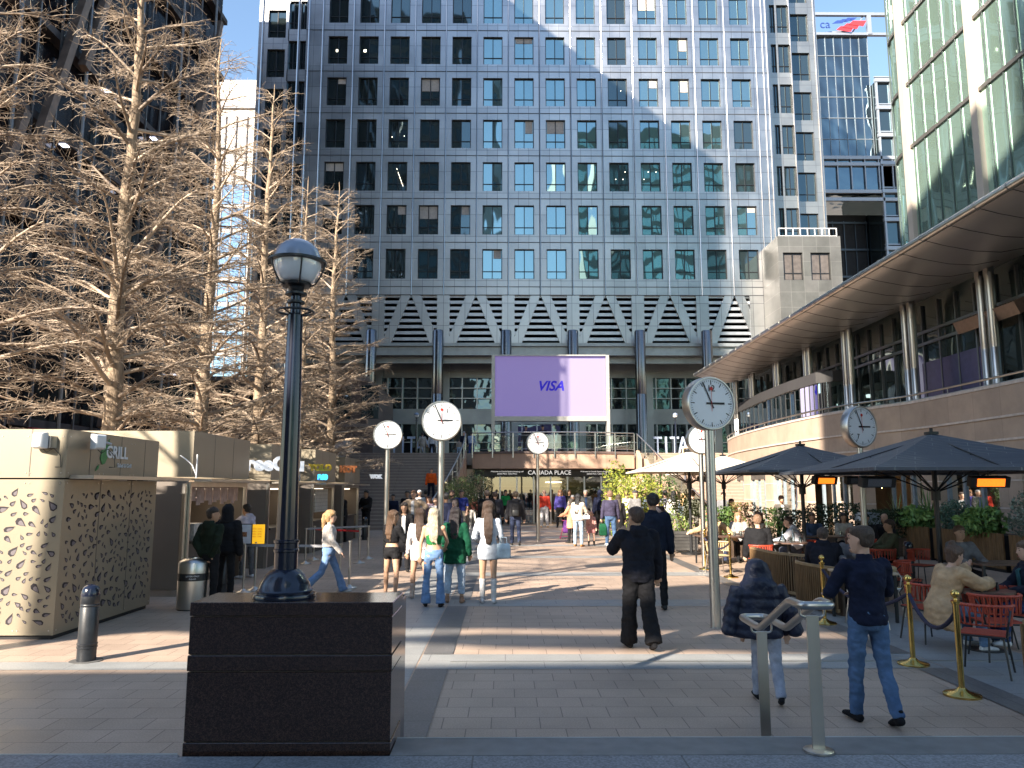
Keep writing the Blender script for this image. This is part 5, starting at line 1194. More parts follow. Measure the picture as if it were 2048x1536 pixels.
# ---------------------------------------------------------------- chairs
def chair(p, rz, label, m=M_red, wood=False, group='red rope chairs on the terrace'):
    t = thing('rope_chair', (0, 0, 0), label, 'chair', group); fr = M_black if not wood else M_steel
    def put(q): return q
    for sx_, sy_ in ((-1, -1), (1, -1), (-1, 1), (1, 1)):
        q = MB(); q.tube([(sx_ * .19, sy_ * .18, .43), (sx_ * .24, sy_ * .24, 0)], .011, 8); q.build('leg', fr, t, smooth=40)
    q = MB(); q.tube([(-.21, -.20, .43), (.21, -.20, .43), (.23, .0, .43), (.21, .22, .43), (-.21, .22, .43), (-.23, 0, .43), (-.21, -.2, .43)], .012, 8)
    for s in (-1, 1): q.tube([(s * .22, .18, .43), (s * .255, .20, .60), (s * .27, .10, .70)], .011, 8)
    q.build('frame', fr, t, smooth=40)
    q = MB()
    for k in range(9): y = -.19 + k * .047; q.box(-.215, .215, y, y + .034, .435, .452)
    q.build('seat', m, t, bevel=.004)
    arc = [(.28 * math.cos(a), -.02 - .25 * math.sin(a) * -1) for a in [math.pi * k / 14 for k in range(15)]]
    arc = [(x, y - .02) for x, y in arc]
    q = MB(); q.tube([(x * 1.05, y, .745) for x, y in arc], .018, 8); q.tube([(x * .93, y - .01, .54) for x, y in arc], .011, 8)
    for k in range(15):
        for j in (0, 1):
            f = (k + j * .5) / 14
            if f > 1: continue
            a = math.pi * f; x, y = .28 * math.cos(a), .25 * math.sin(a) - .04; q.beam((x * 1.05, y + .02, .745), (x * .93 + (.02 if j else -.02) * math.sin(a), y + .01, .54), .017, .006)
    q.build('backrest', m, t)
    t.location = p; t.rotation_euler = (0, 0, rz); return t
CH = [(G(1858, 1282), R(100), 'red chair under the woman in the beige coat'), (G(1975, 1348), R(143) , 'red chair at the near right, empty, seat facing the viewer'), (G(2000, 1318), R(175), 'empty red chair tucked between the other red chairs'),
      (G(2045, 1300), R(-60), 'red chair at the right picture edge under the sitting man'), (G(1975, 1292), R(185), 'wide red chair pulled against the round table'), (G(1822, 1212), R(60), 'red chair behind the beige coat woman'),
      (Vector((5.75, 17.6, 0)), R(200), 'red chair of the man in black with his back turned'), (Vector((6.9, 16.6, 0)), R(180), 'red chair back seen above the curved booth, left one'), (Vector((7.9, 16.4, 0)), R(180), 'red chair back seen above the curved booth, right one'),
      (Vector((7.45, 19.0, 0)), R(-90), 'red chair under the man in the white hoodie'), (Vector((6.4, 14.6, 0)), R(-90), 'red chair behind the smiling brown haired woman'), (Vector((8.6, 16.2, 0)), R(30), 'red chair at the table behind the couple'), (Vector((9.2, 19.8, 0)), R(100), 'red chair near the men in dark clothes')]
c0 = None
for p, rz, l in CH:
    if c0 is None: c0 = chair(p, rz, l)
    else: copy_tree(c0, p, rz, l)
M_cane = mat('pale_cane', (.48, .36, .20), .5, 0, .1)
w0_ = chair(Vector((5.05, 18.6, 0)), R(10), 'pale cane chair beside the brass post', M_cane, True, 'pale cane chairs'); copy_tree(w0_, Vector((5.3, 11.6, 0)), R(80), 'pale cane chair stacked behind the man in jeans'); copy_tree(w0_, Vector((6.0, 12.6, 0)), R(200), 'brown cane tub chair right of the man in jeans')
# ---------------------------------------------------------------- tables
M_top = mat('dark_table_top', (.11, .065, .05), .35, 0, .2, 4)
def rtable(p, r_, h, label, top=None):
    t = thing('round_table', p, label, 'table'); q = MB(); q.lathe([(0, h - .03), (r_, h - .03), (r_, h), (0, h)], p, 36); q.build('tabletop', top or M_top, t)
    q = MB(); q.lathe([(0, 0), (.22, 0), (.22, .015), (.04, .03), (.04, h - .06), (.12, h - .032), (0, h - .031)], p, 24); q.build('pedestal', M_black, t, smooth=40); return t
def stable(p, w_, d_, h, label, top=None):
    t = thing('square_table', p, label, 'table'); q = MB(); q.box(p.x - w_ / 2, p.x + w_ / 2, p.y - d_ / 2, p.y + d_ / 2, h - .035, h); q.build('tabletop', top or M_wood, t, bevel=.005)
    for a in (-1, 1):
        for b in (-1, 1): q = MB(); q.box(p.x + a * (w_ / 2 - .05) - .02, p.x + a * (w_ / 2 - .05) + .02, p.y + b * (d_ / 2 - .05) - .02, p.y + b * (d_ / 2 - .05) + .02, 0, h - .036); q.build('leg', M_black, t)
    return t
T1 = Vector((6.02, 9.95, 0)); rtable(T1, .38, .74, 'round dark table between the beige coat woman and the man')
rtable(Vector((6.75, 18.6, 0)), .42, .75, 'round table with carafes before the man in the white hoodie')
stable(Vector((5.9, 21.0, 0)), 1.5, .8, .76, 'dark table before the curly haired woman', M_top); stable(Vector((7.4, 16.9, 0)), 1.6, .6, .74, 'pale wooden table above the curved booth'); stable(Vector((8.7, 20.8, 0)), 2.2, .7, .76, 'long wooden table in front of the dark hedges', M_top)
stable(Vector((8.9, 13.4, 0)), 1.9, .7, .76, 'wooden table behind the beige coat woman', M_top); stable(Vector((5.55, 12.2, 0)), .8, .7, .74, 'pale slatted table behind the man in jeans', mat('bleached_wood', (.5, .38, .25), .5, 0, .2)); stable(Vector((5.95, 13.3, 0)), .5, .5, .6, 'low table inside the near booth', M_top)
M_gl = clearglass('drinking_glass', (.85, .9, .9), .25)
def glassware(p, kind, label):
    q = MB(); prof = {'tumbler': [(.03, 0), (.036, .12), (.033, .12), (.028, .01)], 'carafe': [(.07, 0), (.09, .05), (.04, .13), (.016, .2), (.018, .3), (.012, .3), (.012, .2), (.06, .05)], 'wine': [(.03, 0), (.004, .01), (.004, .08), (.035, .12), (.03, .19), (.027, .19), (.03, .12), (.003, .085)], 'bottle': [(.035, 0), (.035, .18), (.013, .23), (.013, .3)]}[kind]
    q.lathe(prof, p, 14, cap=False); o = q.build({'wine': 'wine_glass', 'tumbler': 'tumbler'}.get(kind, kind), M_gl, smooth=40); tag(o, label, {'tumbler': 'glass', 'wine': 'glass'}.get(kind, kind))
for p, k, l in (((6.55, 18.45, .75), 'carafe', 'wide glass carafe on the round table'), ((6.82, 18.5, .75), 'bottle', 'clear bottle beside the carafe'), ((6.95, 18.4, .75), 'tumbler', 'tumbler nearest the white hoodie'), ((6.7, 18.35, .75), 'tumbler', 'tumbler in front of the carafe'), ((5.45, 20.8, .76), 'wine', 'wine glass by the booth of the man in sunglasses'), ((6.1, 20.8, .76), 'tumbler', 'tumbler before the curly haired woman'), ((6.3, 20.9, .76), 'tumbler', 'second tumbler right of the curly haired woman'), ((9.3, 20.6, .76), 'tumbler', 'tumbler on the long table before the hedges'), ((9.35, 13.3, .76), 'tumbler', 'tumbler on the table behind the beige coat woman'), ((8.9, 20.7, .76), 'tumbler', 'tumbler at the left on the long table before the hedges')): glassware(p, k, l)
q = MB(); q.lathe([(0, 0), (.055, 0), (.06, .07), (.05, .075), (0, .06)], (6.02, 9.9, .74), 20); tag(q.build('ashtray', mat('blue_black_ceramic', (.02, .025, .05), .3), smooth=40), 'small dark bowl on the round table', 'bowl')
q = MB(); q.lathe([(0, 0), (.02, 0), (.02, .06), (.012, .07), (.012, .1), (0, .1)], (6.17, 9.85, .74), 12); tag(q.build('vape', M_black), 'little black bottle beside the bowl', 'bottle')
q = MB()
for s in (-1, 1): q.tube([(5.88 + s * .035 + .03 * math.cos(a), 9.72 + .02 * math.sin(a), .748) for a in [k * .7 for k in range(10)]], .005, 5)
q.tube([(5.84, 9.74, .75), (5.82, 9.85, .75)], .004, 5); tag(q.build('sunglasses', M_black), 'pair of dark glasses lying on the round table', 'glasses')
# ---------------------------------------------------------------- timber booths
def booth(path_, h, label, z0=.06):
    t = thing('timber_booth', (path_[0][0], path_[0][1], 0), label, 'booth', 'curved slatted timber booths'); p = dens(path_, 8)
    q = MB(); q.rings([[(x, y - .03, h - .04), (x + .001, y - .03, h), (x + .07, y + .03, h), (x + .07, y + .03, h - .04)] for x, y in p]); q.build('top_rail', mat('pale_oak_rail', (.30, .20, .10), .45, 0, .25, 5), t)
    q = MB(); q.rings([[(x + .01, y - .02, z0), (x + .01, y - .02, z0 + .05), (x + .06, y + .02, z0 + .05), (x + .06, y + .02, z0)] for x, y in p]); q.build('bottom_rail', MATS['pale_oak_rail'], t)
    acc = 0; last = p[0]
    for a, b in zip(p[:-1], p[1:]):
        a = Vector((*a, 0)); b = Vector((*b, 0)); L_ = (b - a).length; d = (b - a).normalized(); s = -acc
        while s < L_:
            if s >= 0: c = a + d * s; q = MB(); q.beam((c.x + .02, c.y, z0 + .05), (c.x + .02, c.y, h - .04), .038, .022, up=(d.x, d.y, 0)); q.build('slat', M_wood, t)
            s += .055
        acc = (L_ - (s - .055)) if s > .055 else acc
        acc = L_ - (s - .055)
    q = MB(); q.rings([[(x + .10, y - .0, 0), (x + .10, y, h - .15), (x + .14, y, h - .15), (x + .14, y, 0)] for x, y in p]); q.build('backing', M_woodd, t)
    return t
booth([(5.12, 16.4), (5.15, 15.4), (5.28, 14.75), (5.7, 14.35), (6.2, 14.25)], .80, 'farther curved slatted booth, behind the hooded child')
booth([(6.7, 14.05), (5.6, 14.0), (5.1, 13.8), (5.05, 13.3), (5.25, 12.5)], .76, 'nearer slatted booth with the couple inside')
booth([(5.55, 22.0), (5.4, 21.3), (5.35, 20.6)], .88, 'straight orange brown booth screen of the man in sunglasses')
booth([(4.66, 7.15), (4.75, 6.7), (4.9, 6.1)], .83, 'slatted booth corner cut by the right picture edge')
t = thing('bench', (5.85, 12.9, 0), 'dark bench inside the near booth', 'bench'); q = MB(); q.box(5.35, 6.3, 13.2, 13.7, .36, .44); q.build('seat', M_black, t)
for x in (5.4, 6.25): q = MB(); q.box(x - .025, x + .025, 13.25, 13.65, 0, .358); q.build('leg', M_black, t)
t = thing('menu_stand', (11.0, 24.8, 0), 'grey stand with a white lamp right of the hedges', 'stand'); q = MB(); q.box(10.6, 11.2, 23.2, 23.6, 0, 1.3); q.build('body', mat('grey_stand', (.25, .29, .33), .5), t)
q = MB(); q.cyl(10.55, 23.2, 1.05, 1.3, .12, n=16); q.build('lamp', M_white, t, smooth=40)
t = thing('folding_trestle', G(1325, 1100), 'black folding trestle beside the slatted planter', 'trestle'); b = G(1328, 1098); q = MB()
for dx in (-.2, .2): q.tube([(b.x + dx - .15, b.y, 0), (b.x + dx + .15, b.y, .7)], .015, 6); q.tube([(b.x + dx + .15, b.y, 0), (b.x + dx - .15, b.y, .7)], .015, 6)
q.tube([(b.x - .35, b.y, .7), (b.x + .35, b.y, .7)], .02, 6); q.tube([(b.x - .3, b.y, .3), (b.x + .3, b.y, .3)], .012, 6); q.build('frame', M_black, t)
# ---------------------------------------------------------------- people
SK = {}
def skin(k): 
    c = {'l': (.58, .36, .26), 'm': (.42, .25, .16), 'd': (.13, .07, .045), 't': (.48, .29, .19)}[k]
    return mat('skin_' + k, c, .5, 0, .06, 12, spec=.4)
def cloth(c, rough=.85, bump=.35):
    n = 'fabric_%02x%02x%02x' % tuple(int(255 * max(0, min(1, v)) ** .45) for v in c)
    return mat(n, c, rough, 0, .22, 9, bump=bump, bs=26, spec=.2)
def hairm(c): return mat('hair_%02x%02x%02x' % tuple(int(255 * v ** .45) for v in c), c, .45, 0, .5, 28, bump=.8, bs=60, stretch=(4, 4, .25), spec=.5)
def capsule(q, a, b, ra, rb, n=12, flat=1.0):
    a = Vector(a); b = Vector(b); d = (b - a)
    if d.length < 1e-5: return
    d.normalize(); pts = [a - d * ra * .92, a - d * ra * .6, a, b, b + d * rb * .6, b + d * rb * .92]
    q.tube(pts, [ra * .35, ra * .8, ra, rb, rb * .8, rb * .35], n, flat=flat)
def loft(q, secs, n=16, X=Vector((1, 0, 0)), Y=Vector((0, 1, 0))):
    q.rings([[c + X * (rx * math.cos(2 * math.pi * j / n)) + Y * (ry * math.sin(2 * math.pi * j / n)) for j in range(n)] for c, rx, ry in secs])
def voxel(q, name, m, parent, vox, smooth_it=4, wr=0, seed=0):
    me = bpy.data.meshes.new('tmp'); me.from_pydata([tuple(v) for v in q.v], [], q.f)
    bm = bmesh.new(); bm.from_mesh(me); bmesh.ops.recalc_face_normals(bm, faces=bm.faces); bm.to_mesh(me); bm.free()
    o = bpy.data.objects.new('tmp', me); COL.objects.link(o)
    a = o.modifiers.new('r', 'REMESH'); a.mode = 'VOXEL'; a.voxel_size = vox; a.adaptivity = 0
    b = o.modifiers.new('s', 'SMOOTH'); b.factor = .5; b.iterations = smooth_it
    dg = bpy.context.evaluated_depsgraph_get(); out = bpy.data.meshes.new_from_object(o.evaluated_get(dg)); bpy.data.objects.remove(o); bpy.data.meshes.remove(me)
    out.name = name
    if wr:
        k = 9.0
        nrm = [v.normal.copy() for v in out.vertices]
        for v, n_ in zip(out.vertices, nrm):
            p = v.co; s = noise.noise(Vector((p.x * k + seed, p.y * k, p.z * k * 1.8))) + .6 * noise.noise(Vector((p.x * 22 + seed, p.y * 22, p.z * 30 + p.x * 12)))
            v.co = p + n_ * (s * wr)
    out.materials.clear(); out.materials.append(m); out.shade_smooth()
    ob = bpy.data.objects.new(name, out); COL.objects.link(ob); ob.parent = parent; return ob
GRP = {'crowd': 'people walking and standing on the plaza', 'sit': 'people sitting on the terrace', 'up': 'people on the stairs and upper terrace'}
def person(p, rz, H, label, top=(.03, .03, .04), bot=(.03, .03, .04), skn='l', hair='short', hc=(.05, .03, .02), shoe=(.02, .02, .02), fem=False, pose='stand',
           sleeve=1.0, hem=-.02, loose=.018, botkind='trousers', botlen=1.0, flare=0, bloose=.012, arms=None, lean=0, yaw=0, headyaw=0, headpitch=0, stride=0, grp='crowd', near=0, hood=None, long=0, inner=None, boots=None, legs=None, extra=None, wide=1.0, face=True, bag=None, seat=.47, ksplay=4):
    px_seed = abs(p[0] * 97 + p[1] * 31)
    s = H / 1.75; t = thing('person', p, label, 'person', GRP[grp], rz); t.scale = (s, s, s)
    vox = .0115 if near > 1 else (.016 if near else .024)
    n = 12
    # --- joints, facing +Y
    A = []
    if pose == 'sit': A = [(88, 86, ksplay), (84, 78, ksplay)]
    elif stride: A = [(stride, 4, 2), (-stride * .8, stride * .9 + 10, 2)]
    else: A = [(3, 3, 5), (-2, 2, 5)]
    if legs: A = legs
    TL, SL = .43, .405
    def legpts(side, a, k, sp, hz):
        hip = Vector((side * .088, 0, hz)); sx_ = side * math.sin(R(sp))
        kn = hip + Vector((sx_ * TL, math.sin(R(a)) * TL, -math.cos(R(a)) * TL)); an = kn + Vector((sx_ * SL * .3, math.sin(R(a - k)) * SL, -math.cos(R(a - k)) * SL)); return hip, kn, an
    drop = max(-legpts(1, a, k, sp, 0)[2].z for a, k, sp in A) + .085
    hz = drop if pose != 'sit' else seat / s + .07
    L_ = [legpts(sd_, *A[i], hz) for i, sd_ in enumerate((-1, 1))]
    u = Vector((0, math.sin(R(lean)), math.cos(R(lean)))); pel = Vector((0, 0, hz))
    Z = Matrix.Rotation(R(yaw), 3, 'Z'); X = Z @ Vector((1, 0, 0)); Yv = u.cross(X) * 1.0; Yv = Vector((0, 1, 0)) - u * u.y; Yv.normalize(); Yv = Z @ Yv
    nk = pel + u * .53; shw = (.165 if fem else .19) * wide
    HM = Matrix.Rotation(R(headyaw), 3, 'Z') @ Matrix.Rotation(R(-headpitch), 3, 'X'); hc_ = nk + u * .06 + HM @ Vector((0, .02, .108))
    arms = arms or ((4, 10, 12, 6), (-4, 10, 6, 6))
    AR = []
    for i, sd_ in enumerate((-1, 1)):
        f1, o1, f2, o2 = arms[i]
        def dr(f, o): return Z @ Vector((sd_ * math.sin(R(o)), math.sin(R(f)) * math.cos(R(o)), -math.cos(R(f)) * math.cos(R(o))))
        sh = nk - u * .055 + X * (sd_ * shw); el = sh + dr(f1, o1) * .285; wr_ = el + dr(f2, o2) * .25; ha = wr_ + dr(f2, o2) * .075; AR.append((sh, el, wr_, ha, dr(f2, o2)))
    hip_, wa, ch = ((.172, .122, .150) if fem else (.160, .142, .172))
    hip_ *= wide; wa *= wide ** 1.3; ch *= wide
    def torso(q, e, lo, hi, ry=1.0):
        S = [(-.10, hip_ * .62, .09), (-.05, hip_ * .95, .118), (.02, hip_, .125), (.10, (hip_ + wa) / 2, .11), (.17, wa, .098), (.26, (wa + ch) / 2, .106), (.35, ch, .118), (.42, ch * 1.02, .112), (.475, ch * .80, .092), (.51, .085, .07), (.535, .058, .058)]
        secs = [(pel + u * h, rx + e, (r_ + e) * ry) for h, rx, r_ in S if lo - .001 <= h <= hi + .001]
        loft(q, secs, 18, X, Yv)
        if hi > .42:
            for sh, el, w_, ha, d_ in AR: capsule(q, nk - u * .085, sh - u * .004, .050 + e * .5, .052 + e * .75)
    # --- body
    q = MB(); torso(q, 0, -.10, .535)
    for (hp, kn, an) in L_:
        capsule(q, hp - Vector((0, 0, .02)), kn, .083 if fem else .078, .052); capsule(q, kn, kn.lerp(an, .35), .05, .054); capsule(q, kn.lerp(an, .3), an, .053, .034)
    for sh, el, w_, ha, d_ in AR:
        capsule(q, sh, el, .043 if fem else .05, .036); capsule(q, el, w_, .037, .026)
    for i, (sh, el, w_, ha, d_) in enumerate(AR):
        sd_ = (-1, 1)[i]; pn = d_.cross(X * sd_); pn = pn.normalized() if pn.length > .1 else Vector((0, 1, 0)); side_ = pn.cross(d_).normalized()
        loft(q, [(w_ - d_ * .005, .027, .02), (w_ + d_ * .03, .036, .018), (w_ + d_ * .085, .041, .016), (w_ + d_ * .095, .030, .012)], 10, side_, pn)
        fr_ = .0088 if near > 1 else .0105
        for k in range(4):
            b0 = w_ + d_ * .085 + side_ * ((k - 1.5) * .0195); fl = (.062, .075, .07, .055)[k]
            m1 = b0 + d_ * fl * .5 + pn * .008; e1 = b0 + d_ * fl * .88 + pn * .03; q.tube([b0 - d_ * .01, m1, e1], [fr_, fr_ * .95, fr_ * .75], 6)
        th = w_ + d_ * .03 + side_ * .034; q.tube([th - d_ * .01, th + side_ * .022 + d_ * .03, th + side_ * .022 + d_ * .06 + pn * .012], [.012, .011, .009], 6)
    q.tube([nk - u * .05, nk + u * .02, hc_ + HM @ Vector((0, -.02, -.05))], [.062, .052, .05], 12)
    hs = 1.09; HX = HM @ Vector((hs, 0, 0)); HY = HM @ Vector((0, hs, 0)); HZ = HM @ Vector((0, 0, hs))
    def hp_(x, y, z): return hc_ + HX * x + HY * y + HZ * z
    loft(q, [(hp_(0, .035, -.118), .022, .022), (hp_(0, .03, -.105), .04, .045), (hp_(0, .018, -.07), .056, .068), (hp_(0, .008, -.035), .067, .084), (hp_(0, 0, 0), .074, .093), (hp_(0, -.006, .04), .076, .096), (hp_(0, -.01, .075), .068, .086), (hp_(0, -.012, .10), .048, .062), (hp_(0, -.012, .115), .02, .03)], 16, HX, HY)
    q.tube([hp_(0, .09, .018), hp_(0, .108, -.018), hp_(0, .095, -.028)], [.009, .014, .012], 6)
    for sd_ in (-1, 1): q.tube([hp_(sd_ * .076, -.005, .022), hp_(sd_ * .084, -.012, -.0), hp_(sd_ * .074, -.002, -.028)], [.012, .014, .009], 6, flat=1)
    q.tube([hp_(-.022, .083, -.058), hp_(0, .092, -.057), hp_(.022, .083, -.058)], [.006, .009, .006], 6)
    body = voxel(q, 'body', skin(skn), t, min(vox, .017 if near else .02), 2)
    if face:
        q = MB()
        for sd_ in (-1, 1):
            c = hp_(sd_ * .031, .083, .012); q.tube([c - HX * .012, c, c + HX * .012], [.003, .0065, .003], 6)
            q.tube([hp_(sd_ * .045, .083, .034), hp_(sd_ * .03, .091, .038), hp_(sd_ * .015, .09, .034)], .0035, 5)
        q.build('eyes', mat('eye_dark', (.03, .02, .015), .3), t, world=False)
        if near or fem:
            q = MB(); q.tube([hp_(-.02, .091, -.058), hp_(0, .099, -.058), hp_(.02, .091, -.058)], [.003, .006, .003], 6); q.build('lips', mat('lips', (.40, .12, .11), .5), t, world=False)
    # --- trousers / skirt / shorts
    seed = int(p[0] * 37 + p[1] * 11) % 97; wr = (.012 if near > 1 else .009) if near else 0
    if botkind in ('trousers', 'shorts', 'leggings'):
        q = MB(); e = bloose; torso(q, e, -.10, .10)
        for (hp, kn, an) in L_:
            if botkind == 'shorts': m_ = hp.lerp(kn, botlen); capsule(q, hp, m_, .087 + e, .083 + e)
            else:
                a2 = kn.lerp(an, botlen if botlen <= 1 else 1) + Vector((0, 0, -.02 if botlen >= 1 else 0))
                capsule(q, hp, kn, .083 + e, .056 + e); q.tube([kn - (a2 - kn) * .05, kn.lerp(a2, .45), a2], [.056 + e, .052 + e + flare * .4, .042 + e + flare], 12)
        voxel(q, botkind if botkind != 'leggings' else 'leggings', cloth(bot), t, vox, 3, wr, seed)
    elif botkind in ('skirt', 'dress', 'none'):
        if botkind != 'none':
            q = MB(); e = .012; kz = hz - botlen * .45
            loft(q, [(pel + u * .14, wa + e, .105), (pel + u * .02, hip_ + e + .004, .128), (pel - u * .05, hip_ + e + .008, .13), (Vector((0, 0, (hz + kz) / 2 - .02)), hip_ + e + flare * .5, .122 + flare * .5), (Vector((0, 0, kz)), hip_ + e - .005 + flare, .112 + flare)], 20, X, Yv)
            voxel(q, botkind, cloth(bot), t, vox, 2, wr * .6, seed)
    # --- upper garment
    if top:
        q = MB(); e = loose
        if hem < -.10:
            torso(q, e, -.10, .51); loft(q, [(pel + u * .2, wa + e, .10 + e), (pel, hip_ + e, .125 + e), (pel - Vector((0, 0, .1)), hip_ + e + .008, .13 + e), (pel + Vector((0, 0, hem)), hip_ + e + .012 + flare * .3, .13 + e + .01)], 20, X, Yv)
        elif sleeve == 0:
            torso(q, e, hem, .40)
            for sd_ in (-1, 1): q.tube([pel + u * .36 + X * (sd_ * .09) - Yv * .10, nk - u * .06 + X * (sd_ * .095) - Yv * .06, nk - u * .035 + X * (sd_ * .09), nk - u * .10 + X * (sd_ * .085) + Yv * .09], .0075, 6)
        else: torso(q, e, hem, .535 if hood is None and sleeve > .2 else .51)
        if sleeve > 0:
            for sh, el, w_, ha, d_ in AR:
                k = min(1, sleeve * 2); e = loose * .75; capsule(q, sh, sh.lerp(el, k), .053 + e, .046 + e if sleeve > .4 else .05 + e)
                if sleeve > .5: k2 = (sleeve - .5) * 2; capsule(q, el, el.lerp(w_, k2 * .97), .045 + e, .034 + e)
        if hood == 'down': loft(q, [(nk - u * .12 - Yv * .09, .07, .04), (nk - u * .05 - Yv * .085, .115, .075), (nk + u * .02 - Yv * .08, .125, .08), (nk + u * .07 - Yv * .06, .10, .06)], 12, X, Yv)
        if hood == 'collar': q.tube([nk - u * .02, nk + u * .045], [.078, .07], 14)
        voxel(q, 'top', cloth(top), t, vox, 3, wr, seed + 5)
    if inner:
        q = MB(); secs = [(pel + u * h + Yv * (.118 + loose), .05, .02) for h in (.05, .2, .35, .45)]; secs.append((pel + u * .51 + Yv * .075, .04, .02)); loft(q, secs, 10, X, Yv); q.build('shirt_front', cloth(inner), t, world=False, smooth=60)
    # --- shoes
    q = MB()
    for i, (hp, kn, an) in enumerate(L_):
        a, k, sp = A[i]; pt = a - k if pose != 'sit' else 0; pt = max(-50, min(12, pt)) * .75; fd = Vector(((-1, 1)[i] * .15, math.cos(R(pt)), math.sin(R(pt)))); fd.normalize()
        up_ = Vector((0, 0, 1)); h0 = an - fd * .055 - up_ * .045; tt = an + fd * .175 - up_ * .052
        loft(q, [(h0 - fd * .012, .022, .02), (h0, .036, .038), (h0 + fd * .07, .037, .042), (h0 + fd * .15, .046, .030), (tt - fd * .015, .038, .022), (tt, .018, .012)], 12, fd.cross(up_).normalized(), fd.cross(up_).normalized().cross(fd))
        capsule(q, an + Vector((0, 0, .03)), an - up_ * .03, .042, .042)
        if boots: capsule(q, an, an.lerp(kn, boots), .045, .058)
    voxel(q, 'boots' if boots else 'shoes', cloth(shoe, .5, .1), t, min(vox, .014) if near else .02, 2)
    # --- hair
    q = MB()
    if hair in ('short', 'long', 'bun', 'pony', 'bob'):
        g_ = .012 if hair == 'short' else .018
        loft(q, [(hp_(0, -.045, -.06 if hair == 'short' else -.10), .05, .035), (hp_(0, -.035, -.02), .074 + g_ * .5, .066), (hp_(0, -.028, .02), .077 + g_, .078 + g_ * .6), (hp_(0, -.012, .055), .078 + g_, .094 + g_), (hp_(0, -.01, .09), .065 + g_, .082 + g_), (hp_(0, -.012, .118), .038 + g_, .05 + g_), (hp_(0, -.012, .13), .015, .02)], 16, HX, HY)
    if hair in ('long', 'bob'):
        ln = long or (.42 if hair == 'long' else .2); b0 = hp_(0, -.06, .03); e0 = nk - u * (ln - .12) - Yv * .13
        loft(q, [(b0, .080, .05), (hp_(0, -.075, -.07), .082, .045), (nk - u * .03 - Yv * .10, .088, .04), (nk.lerp(e0, .55) - Yv * .05, .078, .030), (e0, .045, .014)], 14, X, Yv)
        rh = random.Random(int(px_seed))
        for k in range(9):
            xo = -.07 + .14 * k / 8; zz = rh.uniform(-.07, .05); q.tube([nk + X * xo - Yv * .105 - u * .02, nk.lerp(e0, .6) + X * (xo * .95) - Yv * (.05 + rh.uniform(0, .02)), e0 + X * (xo * .75 + rh.uniform(-.012, .012)) + u * zz + Yv * rh.uniform(-.015, .01)], [.016, .015, .004], 6)
        for sd_ in (-1, 1): q.tube([hp_(sd_ * .06, .0, .08), hp_(sd_ * .082, .0, 0), hp_(sd_ * .085, -.01, -.09), nk + X * (sd_ * .10) - u * .10 + Yv * .02], [.02, .024, .03, .015], 8)
    if hair == 'bun': loft(q, [(hp_(0, -.05, .11), .02, .02), (hp_(0, -.06, .135), .042, .042), (hp_(0, -.06, .17), .03, .03)], 12)
    if hair == 'pony': q.tube([hp_(0, -.09, .06), hp_(0, -.13, .03), hp_(0, -.13, -.08), nk - u * .14 - Yv * .13], [.03, .042, .045, .015], 10)
    if hair == 'hood': loft(q, [(nk - u * .03 - Yv * .03, .12, .10), (hp_(0, -.03, -.05), .10, .105), (hp_(0, -.03, .03), .104, .115), (hp_(0, -.03, .09), .085, .10), (hp_(0, -.03, .14), .04, .05)], 14, HX, HY)
    if hair == 'scarf': loft(q, [(nk - u * .12, .13, .12), (nk - u * .0, .10, .09), (hp_(0, -.012, -.06), .085, .085), (hp_(0, -.015, .02), .09, .10), (hp_(0, -.015, .08), .08, .095), (hp_(0, -.015, .13), .03, .04)], 14, HX, HY)
    if hair == 'cap': loft(q, [(hp_(0, -.01, .035), .086, .104), (hp_(0, -.012, .08), .08, .098), (hp_(0, -.012, .115), .05, .065), (hp_(0, -.012, .128), .015, .02)], 16, HX, HY); q.tube([hp_(0, .08, .045), hp_(0, .15, .035)], [.06, .045], 8, flat=.15)
    if q.v: voxel(q, {'hood': 'hood', 'scarf': 'headscarf', 'cap': 'cap'}.get(hair, 'hair'), cloth(hc) if hair in ('hood', 'scarf', 'cap') else hairm(hc), t, min(vox, .013) if near else .018, 2, .009 if near and hair not in ('cap',) else 0, seed)
    if extra:
        for e_ in extra:
            if e_ == 'sunglasses':
                q = MB()
                for sd_ in (-1, 1): q.tube([hp_(sd_ * .014, .1, .012), hp_(sd_ * .032, .1, .012), hp_(sd_ * .052, .092, .012)], [.012, .018, .012], 8)
                q.build('sunglasses', M_black, t, world=False)
            if e_ == 'mask': q = MB(); loft(q, [(hp_(0, .05, -.10), .035, .04), (hp_(0, .05, -.06), .052, .05), (hp_(0, .06, -.03), .052, .05), (hp_(0, .07, -.01), .03, .03)], 12, HX, HY); q.build('mask', M_white, t, world=False, smooth=60)
            if e_ == 'beard': q = MB(); loft(q, [(hp_(0, .035, -.13), .025, .03), (hp_(0, .03, -.10), .047, .055), (hp_(0, .025, -.065), .062, .064), (hp_(0, .02, -.035), .066, .05)], 14, HX, HY); q.build('beard', hairm(hc), t, world=False, smooth=60)
    return t
def GH(px, fy, hy):
    p = G(px, fy); H = 2.0 + (0 - 0); top = P(px, hy, p.y); return p, top.z
def at_head(px, hy, Y): return Vector((XatY(px, Y, hy), Y, 0)), P(px, hy, Y).z
NAVY = (.012, .014, .028); BLK = (.012, .012, .014); JEAN = (.12, .20, .36); JEANL = (.27, .38, .52); DENIM = (.055, .085, .15); KH = (.40, .36, .30); GRY = (.12, .12, .125)
W = math.pi
def ppl(px, fy, hy, rz, label, **k):
    p, H = GH(px, fy, hy); H = min(1.95, max(1.1 if k.pop('child', 0) else 1.5, H)); return person(p, rz, H, label, **k)
